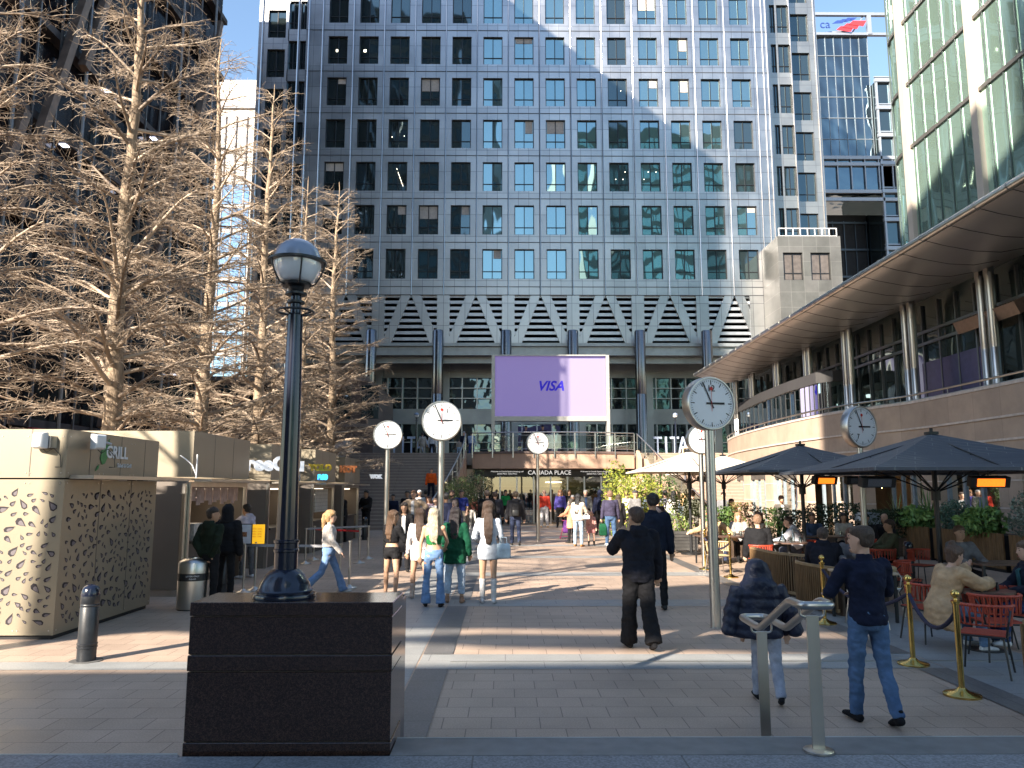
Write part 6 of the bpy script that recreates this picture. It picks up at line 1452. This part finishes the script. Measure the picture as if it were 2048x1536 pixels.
# ---- foreground
ppl(1280, 1298, 1013, .15, 'man in a black hooded jacket and black trousers walking away, hand at his mouth', top=(.012, .013, .02), bot=BLK, hair='short', hc=(.07, .04, .028), hood='down', near=2, loose=.045, bloose=.035, flare=.03, hem=-.10, stride=9, headyaw=25, arms=((48, 14, 148, -34), (6, 13, 18, 6)), wide=1.04, shoe=BLK, skn='t', lean=2)
ppl(1748, 1447, 1050, .12, 'man in a navy shirt and blue jeans walking away at the right', top=(.010, .014, .034), bot=(.085, .15, .27), hair='short', hc=(.06, .036, .024), hood='collar', near=2, loose=.022, bloose=.012, flare=.0, hem=-.05, stride=8, headyaw=38, arms=((22, 22, 78, -25), (22, 18, 82, -40)), shoe=BLK, wide=.98)
b_, H_ = at_head(1305, 988, 13.2)
person(b_, .1, 1.93, 'tall man in a dark navy jacket right behind the man in black', top=(.010, .015, .03), bot=BLK, hair='short', hc=(.012, .01, .01), hood='collar', near=1, loose=.035, skn='m', hem=-.08, wide=1.03)
# hooded child under a puffer coat
p_ = G(1537, 1404); ch_ = person(p_, -.12, 1.28, 'child walking away with a big navy puffer coat hung over the head', top=NAVY, bot=(.33, .35, .42), near=1, stride=12, hair='short', shoe=BLK, face=False, bloose=.02, arms=((5, 12, 10, 5), (5, 12, 10, 5)))
p_ = Vector((p_.x - .06, p_.y + .0, 0)); t = thing('puffer_coat', (p_.x, p_.y, .55), 'navy quilted coat hanging from the child\'s head, sleeves empty', 'coat')
q = MB(); ztop = P(1520, 1118, p_.y).z; zb = P(1530, 1275, p_.y).z; Hh = ztop - zb
rings = []
N2 = 30
for k in range(27):
    f = k / 26; z = ztop - Hh * f
    wq = .10 * min(1, f * 9) ** .5 if f < .28 else 0
    wd = (.085 + .055 * (f / .28)) if f < .28 else (.14 + .05 * min(1, (f - .28) / .12) + .06 * (f - .28))
    if f < .06: wd *= (.45 + .55 * (f / .06) ** .5)
    puff = .014 * abs(math.sin(f * math.pi * 8)) if f > .22 else .004
    dp = .125 if f > .25 else .10
    rings.append([(p_.x + (wd + puff) * math.cos(2 * math.pi * j / N2) + .012 * math.sin(f * 5), p_.y + (dp + puff) * math.sin(2 * math.pi * j / N2), z) for j in range(N2)])
q.rings(rings)
M_puf = mat('navy_puffer', (.012, .017, .04), .48, 0, .2, 6, bump=.5, bs=25, spec=.4)
for s_, xo, zb2 in ((-1, -.30, .10), (1, .30, .12)):
    a = Vector((p_.x + s_ * .18, p_.y, ztop - Hh * .36)); b = Vector((p_.x + s_ * (.30 if s_ < 0 else .36), p_.y - .02, zb + (.02 if s_ < 0 else .02))); m_ = a.lerp(b, .5) + Vector((s_ * .02, 0, 0))
    pts = []; rd = []
    for k in range(19): f = k / 18; pts.append(a.lerp(m_, f * 2) if f < .5 else m_.lerp(b, f * 2 - 1)); rd.append(.075 + .012 * abs(math.sin(f * math.pi * 5)) - .012 * f - (.02 if k == 18 else 0))
    q.tube(pts, rd, 14)
def loc_build(q, name, m, t, vox, wr, seed):
    off = WL[t.name]; q.v = [(v[0] - off.x, v[1] - off.y, v[2] - off.z) for v in q.v]; return voxel(q, name, m, t, vox, 2, wr, seed)
loc_build(q, 'shell', M_puf, t, .012, .008, 3)
# ---- group of women
ppl(655, 1190, 1014, -1.35, 'blonde woman in a white cardigan and blue jeans walking right', top=(.50, .46, .43), bot=(.16, .26, .45), hair='pony', hc=(.42, .26, .12), fem=True, near=1, stride=24, flare=.035, loose=.03, hem=.06, arms=((-18, 8, 10, 5), (14, 8, 40, 0)), shoe=(.5, .5, .5))
ppl(782, 1196, 1020, -.5, 'woman in a black crop top and black shorts with long wavy hair', top=BLK, bot=BLK, botkind='shorts', botlen=.22, hair='long', hc=(.10, .055, .03), fem=True, near=1, hem=.16, loose=.02, long=.40, headyaw=-35, arms=((20, 12, 55, -10), (25, 14, 70, -15)), skn='t', legs=[(4, 2, 9), (-6, 2, 9)], shoe=(.3, .2, .15))
ppl(806, 1143, 1004, W + .1, 'woman in a black suit and open coat walking towards the viewer', top=BLK, bot=BLK, hair='bob', hc=(.015, .01, .008), fem=True, near=1, hem=-.42, loose=.035, inner=(.7, .7, .68), stride=10, skn='t', bloose=.02)
ppl(838, 1197, 1016, .05, 'woman in a short pale dress beside the green top, mostly hidden', top=(.48, .46, .46), bot=(.48, .46, .46), botkind='dress', botlen=.42, hair='long', hc=(.075, .045, .03), fem=True, near=1, long=.45, hem=.02, skn='t', boots=.45, shoe=(.5, .40, .33), loose=.01)
ppl(866, 1214, 1016, .02, 'blonde woman in a green strap top and flared blue jeans, back view', top=(.015, .15, .04), bot=(.14, .24, .42), hair='long', hc=(.42, .36, .26), fem=True, near=1, sleeve=0, hem=.17, loose=.006, flare=.045, long=.42, skn='t', arms=((0, 14, 8, 2), (22, 14, 60, -12)), shoe=BLK, bloose=.004)
ppl(909, 1206, 1014, -.05, 'woman in a dark green blazer and pale cropped jeans, back view', top=(.004, .055, .028), bot=(.36, .45, .56), hair='long', hc=(.015, .01, .012), fem=True, near=1, hem=-.20, loose=.032, botlen=.8, long=.40, skn='m', shoe=(.25, .15, .10), arms=((20, 10, 40, -5), (-4, 14, 20, 5)), bloose=.02)
ppl(976, 1207, 1001, .03, 'woman in a tight white dress and white knee boots with very long brown hair', top=(.50, .54, .60), bot=(.50, .54, .60), botkind='dress', botlen=.40, hair='long', hc=(.05, .028, .018), fem=True, near=1, hem=.0, loose=.008, long=.56, skn='t', boots=.78, shoe=(.58, .56, .55), arms=((12, 16, 70, -12), (8, 12, 30, 4)), legs=[(3, 2, 1), (-3, 4, 1)])
# ---- by the kiosks
b_, H_ = at_head(425, 1017, 13.4)
person(b_, -.35, 1.69, 'man in a black hoodie with green back panel behind the litter bin', top=(.012, .02, .012), bot=BLK, hc=(.03, .02, .015), hood='down', near=1, loose=.03, skn='m', arms=((-22, 8, 5, -30), (-22, 8, 5, -30)), headyaw=-50)
b_, H_ = at_head(457, 1010, 14.3); person(b_, -.15, 1.71, 'person in a black hooded jacket with white back print', top=BLK, bot=BLK, hair='hood', hc=BLK, near=1, loose=.05, skn='d', hem=-.08)
ppl(492, 1156, 1008, 1.2, 'man in a pale lavender hoodie facing the kiosk hatch', top=(.48, .46, .55), bot=GRY, hc=(.02, .015, .01), hood='down', near=1, loose=.05, skn='m', shoe=(.6, .6, .62), arms=((50, 5, 75, 0), (50, 5, 75, 0)), lean=6)
ppl(701, 1072, 988, 1.5, 'person in a camouflage jacket at the farthest kiosk', top=(.10, .09, .08), bot=BLK, hair='short', hc=BLK, skn='m')
ppl(731, 1074, 975, 2.6, 'man in a black hoodie standing at the end of the kiosks', top=BLK, bot=BLK, hair='short', hc=BLK, skn='m', loose=.05, hood='down', arms=((20, 12, 80, -30), (20, 12, 80, -30)))
ppl(686, 1085, 1000, 1.4, 'dark figure between the third and fourth kiosk', top=BLK, bot=BLK, hair='hood', hc=BLK, skn='d')
ppl(785, 1064, 988, 3.0, 'man in a navy jacket behind the left clock pole', top=(.012, .016, .04), bot=BLK, skn='m', hc=BLK)
# ---- middle crowd, left to right
ppl(826, 1088, 972, W - .1, 'man in a beige overshirt and white tee, hands on hips, squinting', top=(.50, .38, .27), bot=(.10, .16, .28), hc=(.12, .065, .035), near=1, loose=.045, inner=(.72, .72, .72), arms=((-20, 52, 30, -35), (-20, 52, 30, -35)))
ppl(813, 1070, 981, W, 'person in black half hidden behind the beige overshirt', top=BLK, bot=BLK, hair='short', hc=BLK, skn='m')
ppl(838, 1066, 975, .2, 'person in a pale cap and grey top behind the beige overshirt', top=(.45, .45, .46), bot=GRY, hair='cap', hc=(.6, .6, .6))
b_ = Vector((XatY(862, 41, 990), 41, 1.4)); person(b_, W, 1.7, 'man in a bright orange hi-vis jacket on the shaded stairs', top=(.80, .11, .015), bot=NAVY, hc=(.08, .05, .03), grp='up', loose=.05)
ppl(870, 1086, 996, W + .3, 'person in a white tee behind the clock pole', top=(.70, .68, .70), bot=GRY, hair='short', hc=(.1, .06, .04), sleeve=.4)
ppl(857, 1080, 992, W, 'woman in a mauve jacket left of the clock pole', top=(.22, .16, .20), bot=GRY, hair='bob', hc=(.12, .05, .03), fem=True)
ppl(891, 1105, 985, .1, 'man in a navy jacket just right of the clock pole, walking away', top=(.02, .025, .055), bot=DENIM, hc=BLK, skn='m', loose=.04, stride=10)
ppl(903, 1076, 974, W - .2, 'dark haired bearded man in a black tee', top=(.02, .02, .025), bot=DENIM, hc=(.05, .03, .02), sleeve=.4, extra=['beard'])
ppl(922, 1070, 977, W + .05, 'man in a blue polo shirt and cream trousers facing the viewer', top=(.035, .05, .24), bot=(.42, .36, .28), hc=(.09, .055, .035), near=1, sleeve=.42, shoe=(.5, .5, .5), arms=((-5, 14, 15, -10), (-5, 16, 12, -10)), loose=.025)
ppl(909, 1110, 1000, .3, 'woman in a dark navy top beside the blue polo', top=(.015, .02, .05), bot=DENIM, hair='pony', hc=(.03, .02, .02), fem=True)
ppl(946, 1058, 988, W, 'woman in a patterned top with white trousers and trainers', top=(.25, .08, .07), bot=(.60, .58, .55), hair='bob', hc=(.02, .015, .012), fem=True, skn='t', shoe=(.7, .7, .7))
ppl(961, 1055, 986, W - .2, 'person in a black and white striped jumper', top=(.22, .22, .22), bot=(.55, .53, .5), hair='short', hc=BLK, skn='m')
ppl(974, 1085, 977, .1, 'man in a black coat with cropped hair walking away', top=BLK, bot=BLK, hc=(.06, .045, .04), loose=.045, near=1)
ppl(990, 1080, 983, -.1, 'man in a dark grey padded jacket walking away', top=(.045, .045, .055), bot=BLK, hc=(.05, .035, .03), loose=.055)
ppl(1011, 1049, 978, W, 'woman in a bright green top under an olive coat', top=(.02, .30, .08), bot=BLK, hair='short', hc=(.03, .02, .015), fem=True, skn='t')
bp_ = ppl(1031, 1091, 982, .05, 'man with a black backpack and navy trousers walking away', top=(.03, .03, .035), bot=(.03, .04, .08), hc=(.09, .065, .045), hood='down', near=1, loose=.045, stride=10, wide=1.05)
P_ = bp_.location; t = thing('backpack', (P_.x + .02, P_.y - .2, 1.25), 'black backpack worn by the man walking away left of the small clock', 'backpack'); q = MB()
loft(q, [(Vector((P_.x, P_.y - .23, 1.02)), .13, .07), (Vector((P_.x, P_.y - .25, 1.1)), .16, .10), (Vector((P_.x, P_.y - .25, 1.3)), .165, .11), (Vector((P_.x, P_.y - .23, 1.45)), .15, .09), (Vector((P_.x, P_.y - .2, 1.53)), .08, .05)], 16); q.build('sack', cloth(BLK), t, smooth=60)
q = MB(); loft(q, [(Vector((P_.x, P_.y - .34, 1.06)), .10, .03), (Vector((P_.x, P_.y - .36, 1.14)), .12, .03), (Vector((P_.x, P_.y - .35, 1.25)), .11, .02)], 12); q.build('pocket', M_black, t, smooth=60)
ppl(1052, 1046, 975, W, 'woman in a denim jacket and long maroon skirt wearing a face mask', top=(.05, .08, .16), bot=(.20, .07, .075), botkind='skirt', botlen=1.2, hair='long', hc=BLK, fem=True, extra=['mask'], inner=(.45, .16, .16), flare=.03)
ppl(1067, 1047, 970, W, 'man in a long dark coat wearing a face mask', top=(.04, .04, .045), bot=BLK, hc=(.05, .03, .02), extra=['mask'], hem=-.3, loose=.04)
ppl(1089, 1055, 971, W + .1, 'bald man in a red jumper and pale grey joggers', top=(.62, .06, .035), bot=(.50, .49, .50), hair='none', near=1, loose=.035, bloose=.03, shoe=(.5, .3, .15))
ppl(1100, 1040, 984, W, 'small dark clothed girl beside the red jumper', top=BLK, bot=BLK, botkind='skirt', botlen=1.4, hair='bob', hc=BLK, fem=True, child=1, flare=.04, shoe=(.6, .6, .6))
ppl(1103, 1036, 964, W, 'grey haired man in a pale shirt standing behind the red jumper', top=(.40, .38, .36), bot=GRY, hc=(.3, .29, .28), hair='short')
ppl(1121, 1055, 973, W - .1, 'strawberry blonde woman in a violet jacket and black trousers', top=(.085, .07, .30), bot=BLK, hair='long', hc=(.45, .22, .10), fem=True, near=1, extra=['sunglasses'], loose=.04, long=.3)
ppl(1143, 1086, 997, .9, 'woman in a peach coat and dark headwear', top=(.58, .30, .18), bot=BLK, hair='bob', hc=(.05, .04, .03), fem=True, near=1, hem=-.34, loose=.035, arms=((30, 8, 70, 0), (30, 8, 70, 0)))
ppl(1157, 1093, 988, -.5, 'woman in a cream fleece with very long black hair and light jeans', top=(.62, .52, .42), bot=(.34, .44, .56), hair='long', hc=BLK, fem=True, near=1, long=.55, loose=.045, hem=-.08, shoe=(.35, .17, .06), arms=((10, 10, 20, 0), (35, 12, 80, -5)))
ppl(1146, 1066, 990, W, 'person in a white knitted hat behind the long haired woman', top=(.2, .2, .2), bot=BLK, hair='cap', hc=(.65, .62, .58))
ppl(1183, 1091, 1022, W - .1, 'small child in a pink hooded coat and pink skirt', top=(.52, .27, .24), bot=(.50, .22, .22), botkind='skirt', botlen=.62, hair='scarf', hc=(.55, .30, .26), fem=True, near=1, child=1, loose=.03, flare=.05, shoe=BLK, boots=.3)
ppl(1172, 1060, 976, W, 'grey haired man in a grey jacket over a blue shirt', top=(.16, .16, .15), bot=BLK, hc=(.35, .34, .33), near=0, inner=(.07, .12, .24), loose=.045)
ppl(1201, 1070, 975, .4, 'person in a dark navy hooded coat behind the green bag', top=(.018, .022, .05), bot=BLK, hair='hood', hc=(.018, .022, .05), loose=.05)
ppl(1222, 1092, 981, .05, 'man in a plum navy sweater and blue jeans walking away with a green bag', top=(.045, .04, .075), bot=(.07, .13, .24), hc=(.20, .12, .075), near=1, loose=.028, stride=8, shoe=(.72, .7, .68), arms=((5, 12, 8, 4), (5, 12, 10, 2)))
ppl(1238, 1086, 990, .1, 'woman in a long black coat beside the plum sweater', top=BLK, bot=BLK, hair='long', hc=(.06, .045, .03), fem=True, hem=-.42, loose=.03)
ppl(1255, 1080, 979, -1.2, 'man in a white tee and black trousers seen from the side', top=(.75, .73, .72), bot=(.03, .028, .028), hc=(.16, .10, .06), near=1, sleeve=.4, loose=.03, arms=((-5, 8, 40, 0), (10, 8, 60, 0)), extra=['beard'])
ppl(1272, 1083, 979, -1.0, 'man in a black and white floral shirt and cap', top=(.17, .165, .165), bot=GRY, hair='cap', hc=(.05, .05, .055), near=1, sleeve=.45, loose=.04, skn='t')
ppl(1333, 1078, 980, 0, 'person in a pale shirt with a dark rucksack behind the yellow bush', top=(.5, .5, .55), bot=BLK, hair='short', hc=(.03, .025, .03))
ppl(1350, 1082, 982, -.2, 'dark haired woman in a white top behind the slatted planter', top=(.66, .62, .58), bot=GRY, hair='bob', hc=BLK, fem=True, skn='m')
ppl(1370, 1084, 986, -.8, 'blonde woman turned sideways above the green planter bush', top=(.14, .17, .20), bot=GRY, hair='long', hc=(.60, .40, .20), fem=True, near=0, long=.3)
ppl(1388, 1088, 978, .1, 'man in a sage green jacket seen from behind', top=(.155, .16, .125), bot=(.2, .19, .17), hc=(.16, .10, .07), near=1, loose=.05)
ppl(1317, 1092, 995, 0, 'man in dark clothes on the far side of the tall navy jacket man', top=(.03, .03, .04), bot=BLK, hc=BLK)
for i, (px, fy, hy, rz_, lab, tc, bc, hr, fm) in enumerate((
    (1213, 1052, 972, W, 'man in a tan jumper just outside the right entrance doors', (.35, .24, .14), BLK, 'short', 0), (1139, 1048, 970, W, 'woman in a black top near the middle entrance door', BLK, DENIM, 'long', 1),
    (1080, 1040, 966, .2, 'person in a grey hoodie entering the middle doors', (.2, .2, .21), BLK, 'short', 0), (1037, 1042, 968, W, 'man in a white shirt close to the left entrance doors', (.6, .6, .6), NAVY, 'short', 0),
    (884, 1058, 974, W, 'woman in a pink top behind the bearded man', (.5, .2, .22), GRY, 'long', 1), (850, 1056, 972, .2, 'man in a brown leather jacket near the foot of the left stairs', (.10, .05, .03), BLK, 'short', 0),
    (797, 1052, 978, W, 'woman in a dark coat at the bottom of the shaded stairs', (.03, .03, .035), BLK, 'bob', 1), (1290, 1062, 978, W, 'man in a light blue shirt between the shrubs', (.25, .33, .45), BLK, 'short', 0),
    (1428, 1075, 985, .3, 'woman in a rust coat beyond the cream parasol pole', (.32, .10, .05), BLK, 'long', 1), (1450, 1078, 984, W, 'man in a grey coat beyond the cream parasol pole', (.18, .18, .19), BLK, 'short', 0))):
    ppl(px, fy, hy, rz_, lab, top=tc, bot=bc, hair=hr, fem=bool(fm), hc=[(.05, .03, .02), (.12, .07, .04), (.02, .015, .01)][i % 3], skn='lmt'[i % 3])
# ---- stairs and upper terrace
b_ = Vector((XatY(1375, 42.5, 950), 42.5, 2.4)); person(b_, 0, 1.75, 'person in a burgundy jacket climbing the sunlit stairs', top=(.24, .05, .065), bot=(.12, .12, .14), hc=BLK, grp='up', skn='m', loose=.05)
for px, hy, Y, lab, kw in ((1052, 838, 47.2, 'security guard in black left below the screen', dict(top=BLK, bot=BLK, hair='cap', hc=BLK)), (1085, 838, 47.0, 'security guard with pale face under the screen, facing out', dict(top=BLK, bot=BLK, hair='cap', hc=BLK, rz=W, arms=((30, 20, 90, -40), (30, 20, 90, -40)))),
                        (928, 866, 52, 'person in a navy jacket at the top of the left stairs', dict(top=NAVY, bot=BLK, hair='cap', hc=(.3, .3, .3))), (943, 866, 52.2, 'person in a pale blue shirt at the top of the left stairs', dict(top=(.40, .48, .62), bot=(.05, .07, .2))),
                        (845, 872, 53, 'person in a beige coat before the left block letters', dict(top=(.45, .40, .34), bot=(.4, .36, .3))), (864, 872, 53, 'person in a white shirt before the left block letters', dict(top=(.6, .6, .6), bot=BLK)),
                        (918, 884, 51.5, 'child at the top of the left stairs', dict(top=(.3, .25, .2), bot=(.3, .4, .5), H=1.2))):
    rz_ = kw.pop('rz', 0); H0 = kw.pop('H', 1.75); person(Vector((XatY(px, Y, hy), Y, SZ + .01)), rz_, H0, lab, grp='up', **kw)
b_ = Vector((XatY(1380, 46.5, 870), 46.5, SZ + .01)); person(b_, 1.2, 1.75, 'man in a cream jacket sitting at the top of the right stairs', top=(.62, .52, .42), bot=(.5, .4, .3), hc=BLK, grp='up', skn='m', pose='sit', loose=.05, seat=.3)
# ---- seated on the terrace
def sit(x, y, rz, label, **k): return person(Vector((x, y, 0)), rz, k.pop('H', 1.72), label, pose='sit', grp='sit', **k)
sit(5.48, 9.92, -1.45, 'woman in a long beige coat leaning on the round table, hand at her nose', top=(.50, .33, .19), bot=(.12, .20, .33), hair='bun', hc=(.10, .055, .035), fem=True, near=2, lean=20, hem=-.25, loose=.06, arms=((50, 14, 150, -22), (58, 12, 95, -28)), shoe=(.70, .70, .70), headyaw=0, headpitch=14, seat=.45)
sit(6.72, 9.95, 1.35, 'young man in a dark jacket and teal shirt at the round table', top=(.014, .016, .028), bot=(.03, .06, .16), hc=(.13, .08, .05), near=2, lean=4, loose=.045, inner=(.03, .09, .10), arms=((20, 14, 78, -45), (30, 14, 62, -10)), shoe=(.72, .72, .72), headpitch=6)
sit(7.25, 19.2, 1.15, 'young man in a white hoodie looking left at the round table', top=(.58, .59, .64), bot=(.06, .07, .1), hc=(.05, .03, .022), near=1, lean=24, hood='down', loose=.05, arms=((40, 10, 75, -8), (40, 10, 75, -8)), H=1.75)
sit(5.75, 17.75, -.25, 'man with cropped fair hair in a black jumper, back to the viewer', top=BLK, bot=BLK, hc=(.22, .13, .08), near=1, lean=6, loose=.045, H=1.85)
sit(6.55, 21.9, W - .1, 'woman with big curly hair and a silvery blouse behind a table', top=(.34, .32, .30), bot=BLK, hair='long', hc=(.32, .20, .11), fem=True, near=1, loose=.05, long=.3, arms=((40, 10, 100, -30), (40, 10, 100, -30)))
sit(7.05, 21.6, 1.9, 'woman with auburn hair raising a hand, beside the curly hair', top=(.42, .32, .22), bot=BLK, hair='long', hc=(.20, .09, .05), fem=True, near=1, arms=((50, 10, 140, -10), (40, 10, 80, -20)), long=.3)
sit(5.42, 13.35, -.5, 'man in a black puffer jacket inside the near booth', top=(.013, .014, .022), bot=BLK, hc=(.08, .055, .045), near=1, loose=.07, hood='down', lean=10, arms=((35, 12, 70, -10), (35, 12, 70, -10)), H=1.72)
sit(6.02, 13.55, W - .5, 'smiling woman with long brown hair and a grey fluffy coat', top=(.17, .165, .175), bot=BLK, hair='long', hc=(.16, .075, .05), fem=True, near=1, loose=.05, long=.36, arms=((45, 10, 125, -35), (40, 10, 100, -20)), H=1.68)
sit(5.75, 21.5, W + .1, 'bearded man in a tan jacket and sunglasses, arm over the booth', top=(.50, .36, .21), bot=(.03, .04, .08), hair='cap', hc=(.55, .50, .42), near=1, loose=.05, inner=(.55, .58, .65), extra=['sunglasses'], arms=((-10, 50, 10, 40), (10, 62, 45, 70)), H=1.78)
for x, y, rz, lab, c in ((9.55, 20.6, 2.4, 'man in a dark cap behind the head of the man in jeans', BLK), (10.1, 20.7, 2.2, 'bald man in black beside the man in the dark cap', BLK)): sit(x, y, rz, lab, top=c, bot=BLK, hair='cap' if x < 10 else 'none', hc=BLK, skn='t', loose=.04)
person(Vector((9.6, 27.0, 0)), W, 1.78, 'man with a reddish beard standing behind the hedges', top=(.10, .09, .08), bot=BLK, hc=(.22, .10, .05), skn='t', near=0, inner=(.6, .6, .6), extra=['beard'])
person(Vector((8.0, 27.5, 0)), W, 1.66, 'dark haired person right of the curly woman in the background', top=(.06, .05, .05), bot=BLK, hc=BLK, skn='l', hair='bob', fem=True)
person(Vector((14.3, 25.5, 0)), 1, 1.7, 'waiter in a white shirt inside the arcade doors', top=(.7, .7, .7), bot=BLK, hc=BLK, skn='m'); person(Vector((14.2, 26.6, 0)), 2, 1.65, 'customer in a pale yellow top inside the arcade', top=(.60, .55, .32), bot=GRY, hc=(.12, .07, .04), fem=True, hair='bob')
person(Vector((14.4, 19.3, 0)), 1, 1.7, 'person in a cream jumper seen through the right arcade window', top=(.72, .66, .52), bot=GRY, hc=BLK, fem=True, hair='bob')
for x, y, rz, lab, c, hr, hcol, fm in ((8.4, 21.3, W, 'diner in a denim shirt at the long table before the hedges', DENIM, 'short', (.10, .06, .03), False), (9.3, 21.4, W - .2, 'diner with dark hair in a cream jumper at the long table', (.45, .40, .32), 'long', BLK, True),
    (8.2, 16.6, 1.5, 'diner in an olive jacket at the pale wooden table', (.08, .085, .05), 'short', (.05, .03, .02), False), (9.9, 13.6, 1.4, 'diner with long dark hair far right behind the young man', (.05, .05, .06), 'long', (.03, .02, .015), True),
    (8.1, 13.9, W, 'diner in a grey jumper under the nearest parasol', (.16, .16, .17), 'short', (.12, .07, .04), False)): sit(x, y, rz, lab, top=c, bot=BLK, hair=hr, hc=hcol, fem=fm, loose=.035, skn='t', arms=((40, 10, 80, -15), (40, 10, 80, -15)))
person(Vector((KX - 1.1, 16.9, 0)), -1.5, 1.72, 'kiosk server in a pale top inside the second kiosk hatch', top=(.45, .45, .45), bot=BLK, hc=(.03, .02, .02), skn='m')
# ---- things in hands
def hbag(p, w_, h_, d_, m, label, cat='bag'):
    t = thing('hand_bag' if cat == 'bag' else 'carrier_bag', p, label, 'bag'); q = MB(); q.rings([[(p[0] + a * w_ / 2 * s, p[1] + b * d_ / 2 * s2_, p[2] + z) for a, b in ((-1, -1), (1, -1), (1, 1), (-1, 1))] for z, s, s2_ in ((0, .8, .8), (.03, 1, 1), (h_ * .7, 1, .9), (h_, .85, .4))])
    q.build('pouch', m, t, bevel=.01); q = MB(); q.tube([(p[0] - w_ * .25, p[1], p[2] + h_ * .97), (p[0] - w_ * .2, p[1], p[2] + h_ * 1.4), (p[0] + w_ * .2, p[1], p[2] + h_ * 1.4), (p[0] + w_ * .25, p[1], p[2] + h_ * .97)], .008, 6); q.build('handle', m, t)
wd = G(976, 1207); hbag((wd.x + .27, wd.y - .02, .78), .26, .26, .12, cloth((.45, .55, .62), .4), 'pale blue handbag carried by the woman in the white dress')
gd = G(909, 1206); hbag((gd.x - .24, gd.y, .72), .26, .20, .1, cloth((.01, .14, .06), .4), 'small dark green handbag beside the green blazer'); jd = G(838, 1197); hbag((jd.x + .12, jd.y - .1, .72), .24, .14, .08, M_white, 'little white clutch held near the pale dress')
nd = G(1222, 1092); hbag((nd.x - .28, nd.y, .36), .26, .42, .14, cloth((.006, .07, .03), .5), 'dark green carrier bag held by the man in the plum sweater', 'c')
lw = G(1157, 1093); hbag((lw.x + .28, lw.y - .1, .95), .24, .14, .1, M_white, 'white box shaped bag held by the long haired woman')
p = G(1128, 1077); t = thing('kick_scooter', p, 'pink and purple child scooter with a purple coat hung over it', 'scooter'); q = MB()
M_pink = mat('pink_plastic', (.75, .12, .25), .4, 0, 0)
for dx, dy in ((-.15, .1), (-.15, -.12), (.24, 0)): q = MB(); q.tube([(p.x + dx - .02, p.y + dy, .05), (p.x + dx + .02, p.y + dy, .05)], .05, 12); q.build('wheel', M_pink, t)
q = MB(); q.box(p.x - .12, p.x + .24, p.y - .05, p.y + .05, .07, .10); q.build('deck', M_pink, t); q = MB(); q.tube([(p.x - .13, p.y, .1), (p.x + .05, p.y, .72)], .018, 8); q.tube([(p.x - .08, p.y, .72), (p.x + .18, p.y, .72)], .018, 8); q.build('handlebar', M_pink, t)
t = thing('child_coat', (p.x + .1, p.y, .5), 'small lilac coat draped over the child scooter', 'coat'); q = MB(); loft(q, [(Vector((p.x + .10, p.y, .22)), .14, .05), (Vector((p.x + .1, p.y, .4)), .16, .07), (Vector((p.x + .1, p.y, .6)), .13, .07), (Vector((p.x + .08, p.y, .73)), .06, .04)], 14); loc_build(q, 'cloth', cloth((.38, .13, .55)), t, .018, .01, 2)
ct = G(782, 1196); t = thing('mobile_phone', (ct.x + .33, ct.y + .3, 1.08), 'phone held out by the woman in black shorts', 'phone'); q = MB(); q.obox((ct.x + .33, ct.y + .3, 1.08), (.075, .01, .15), .4); q.build('body', M_steeld, t)
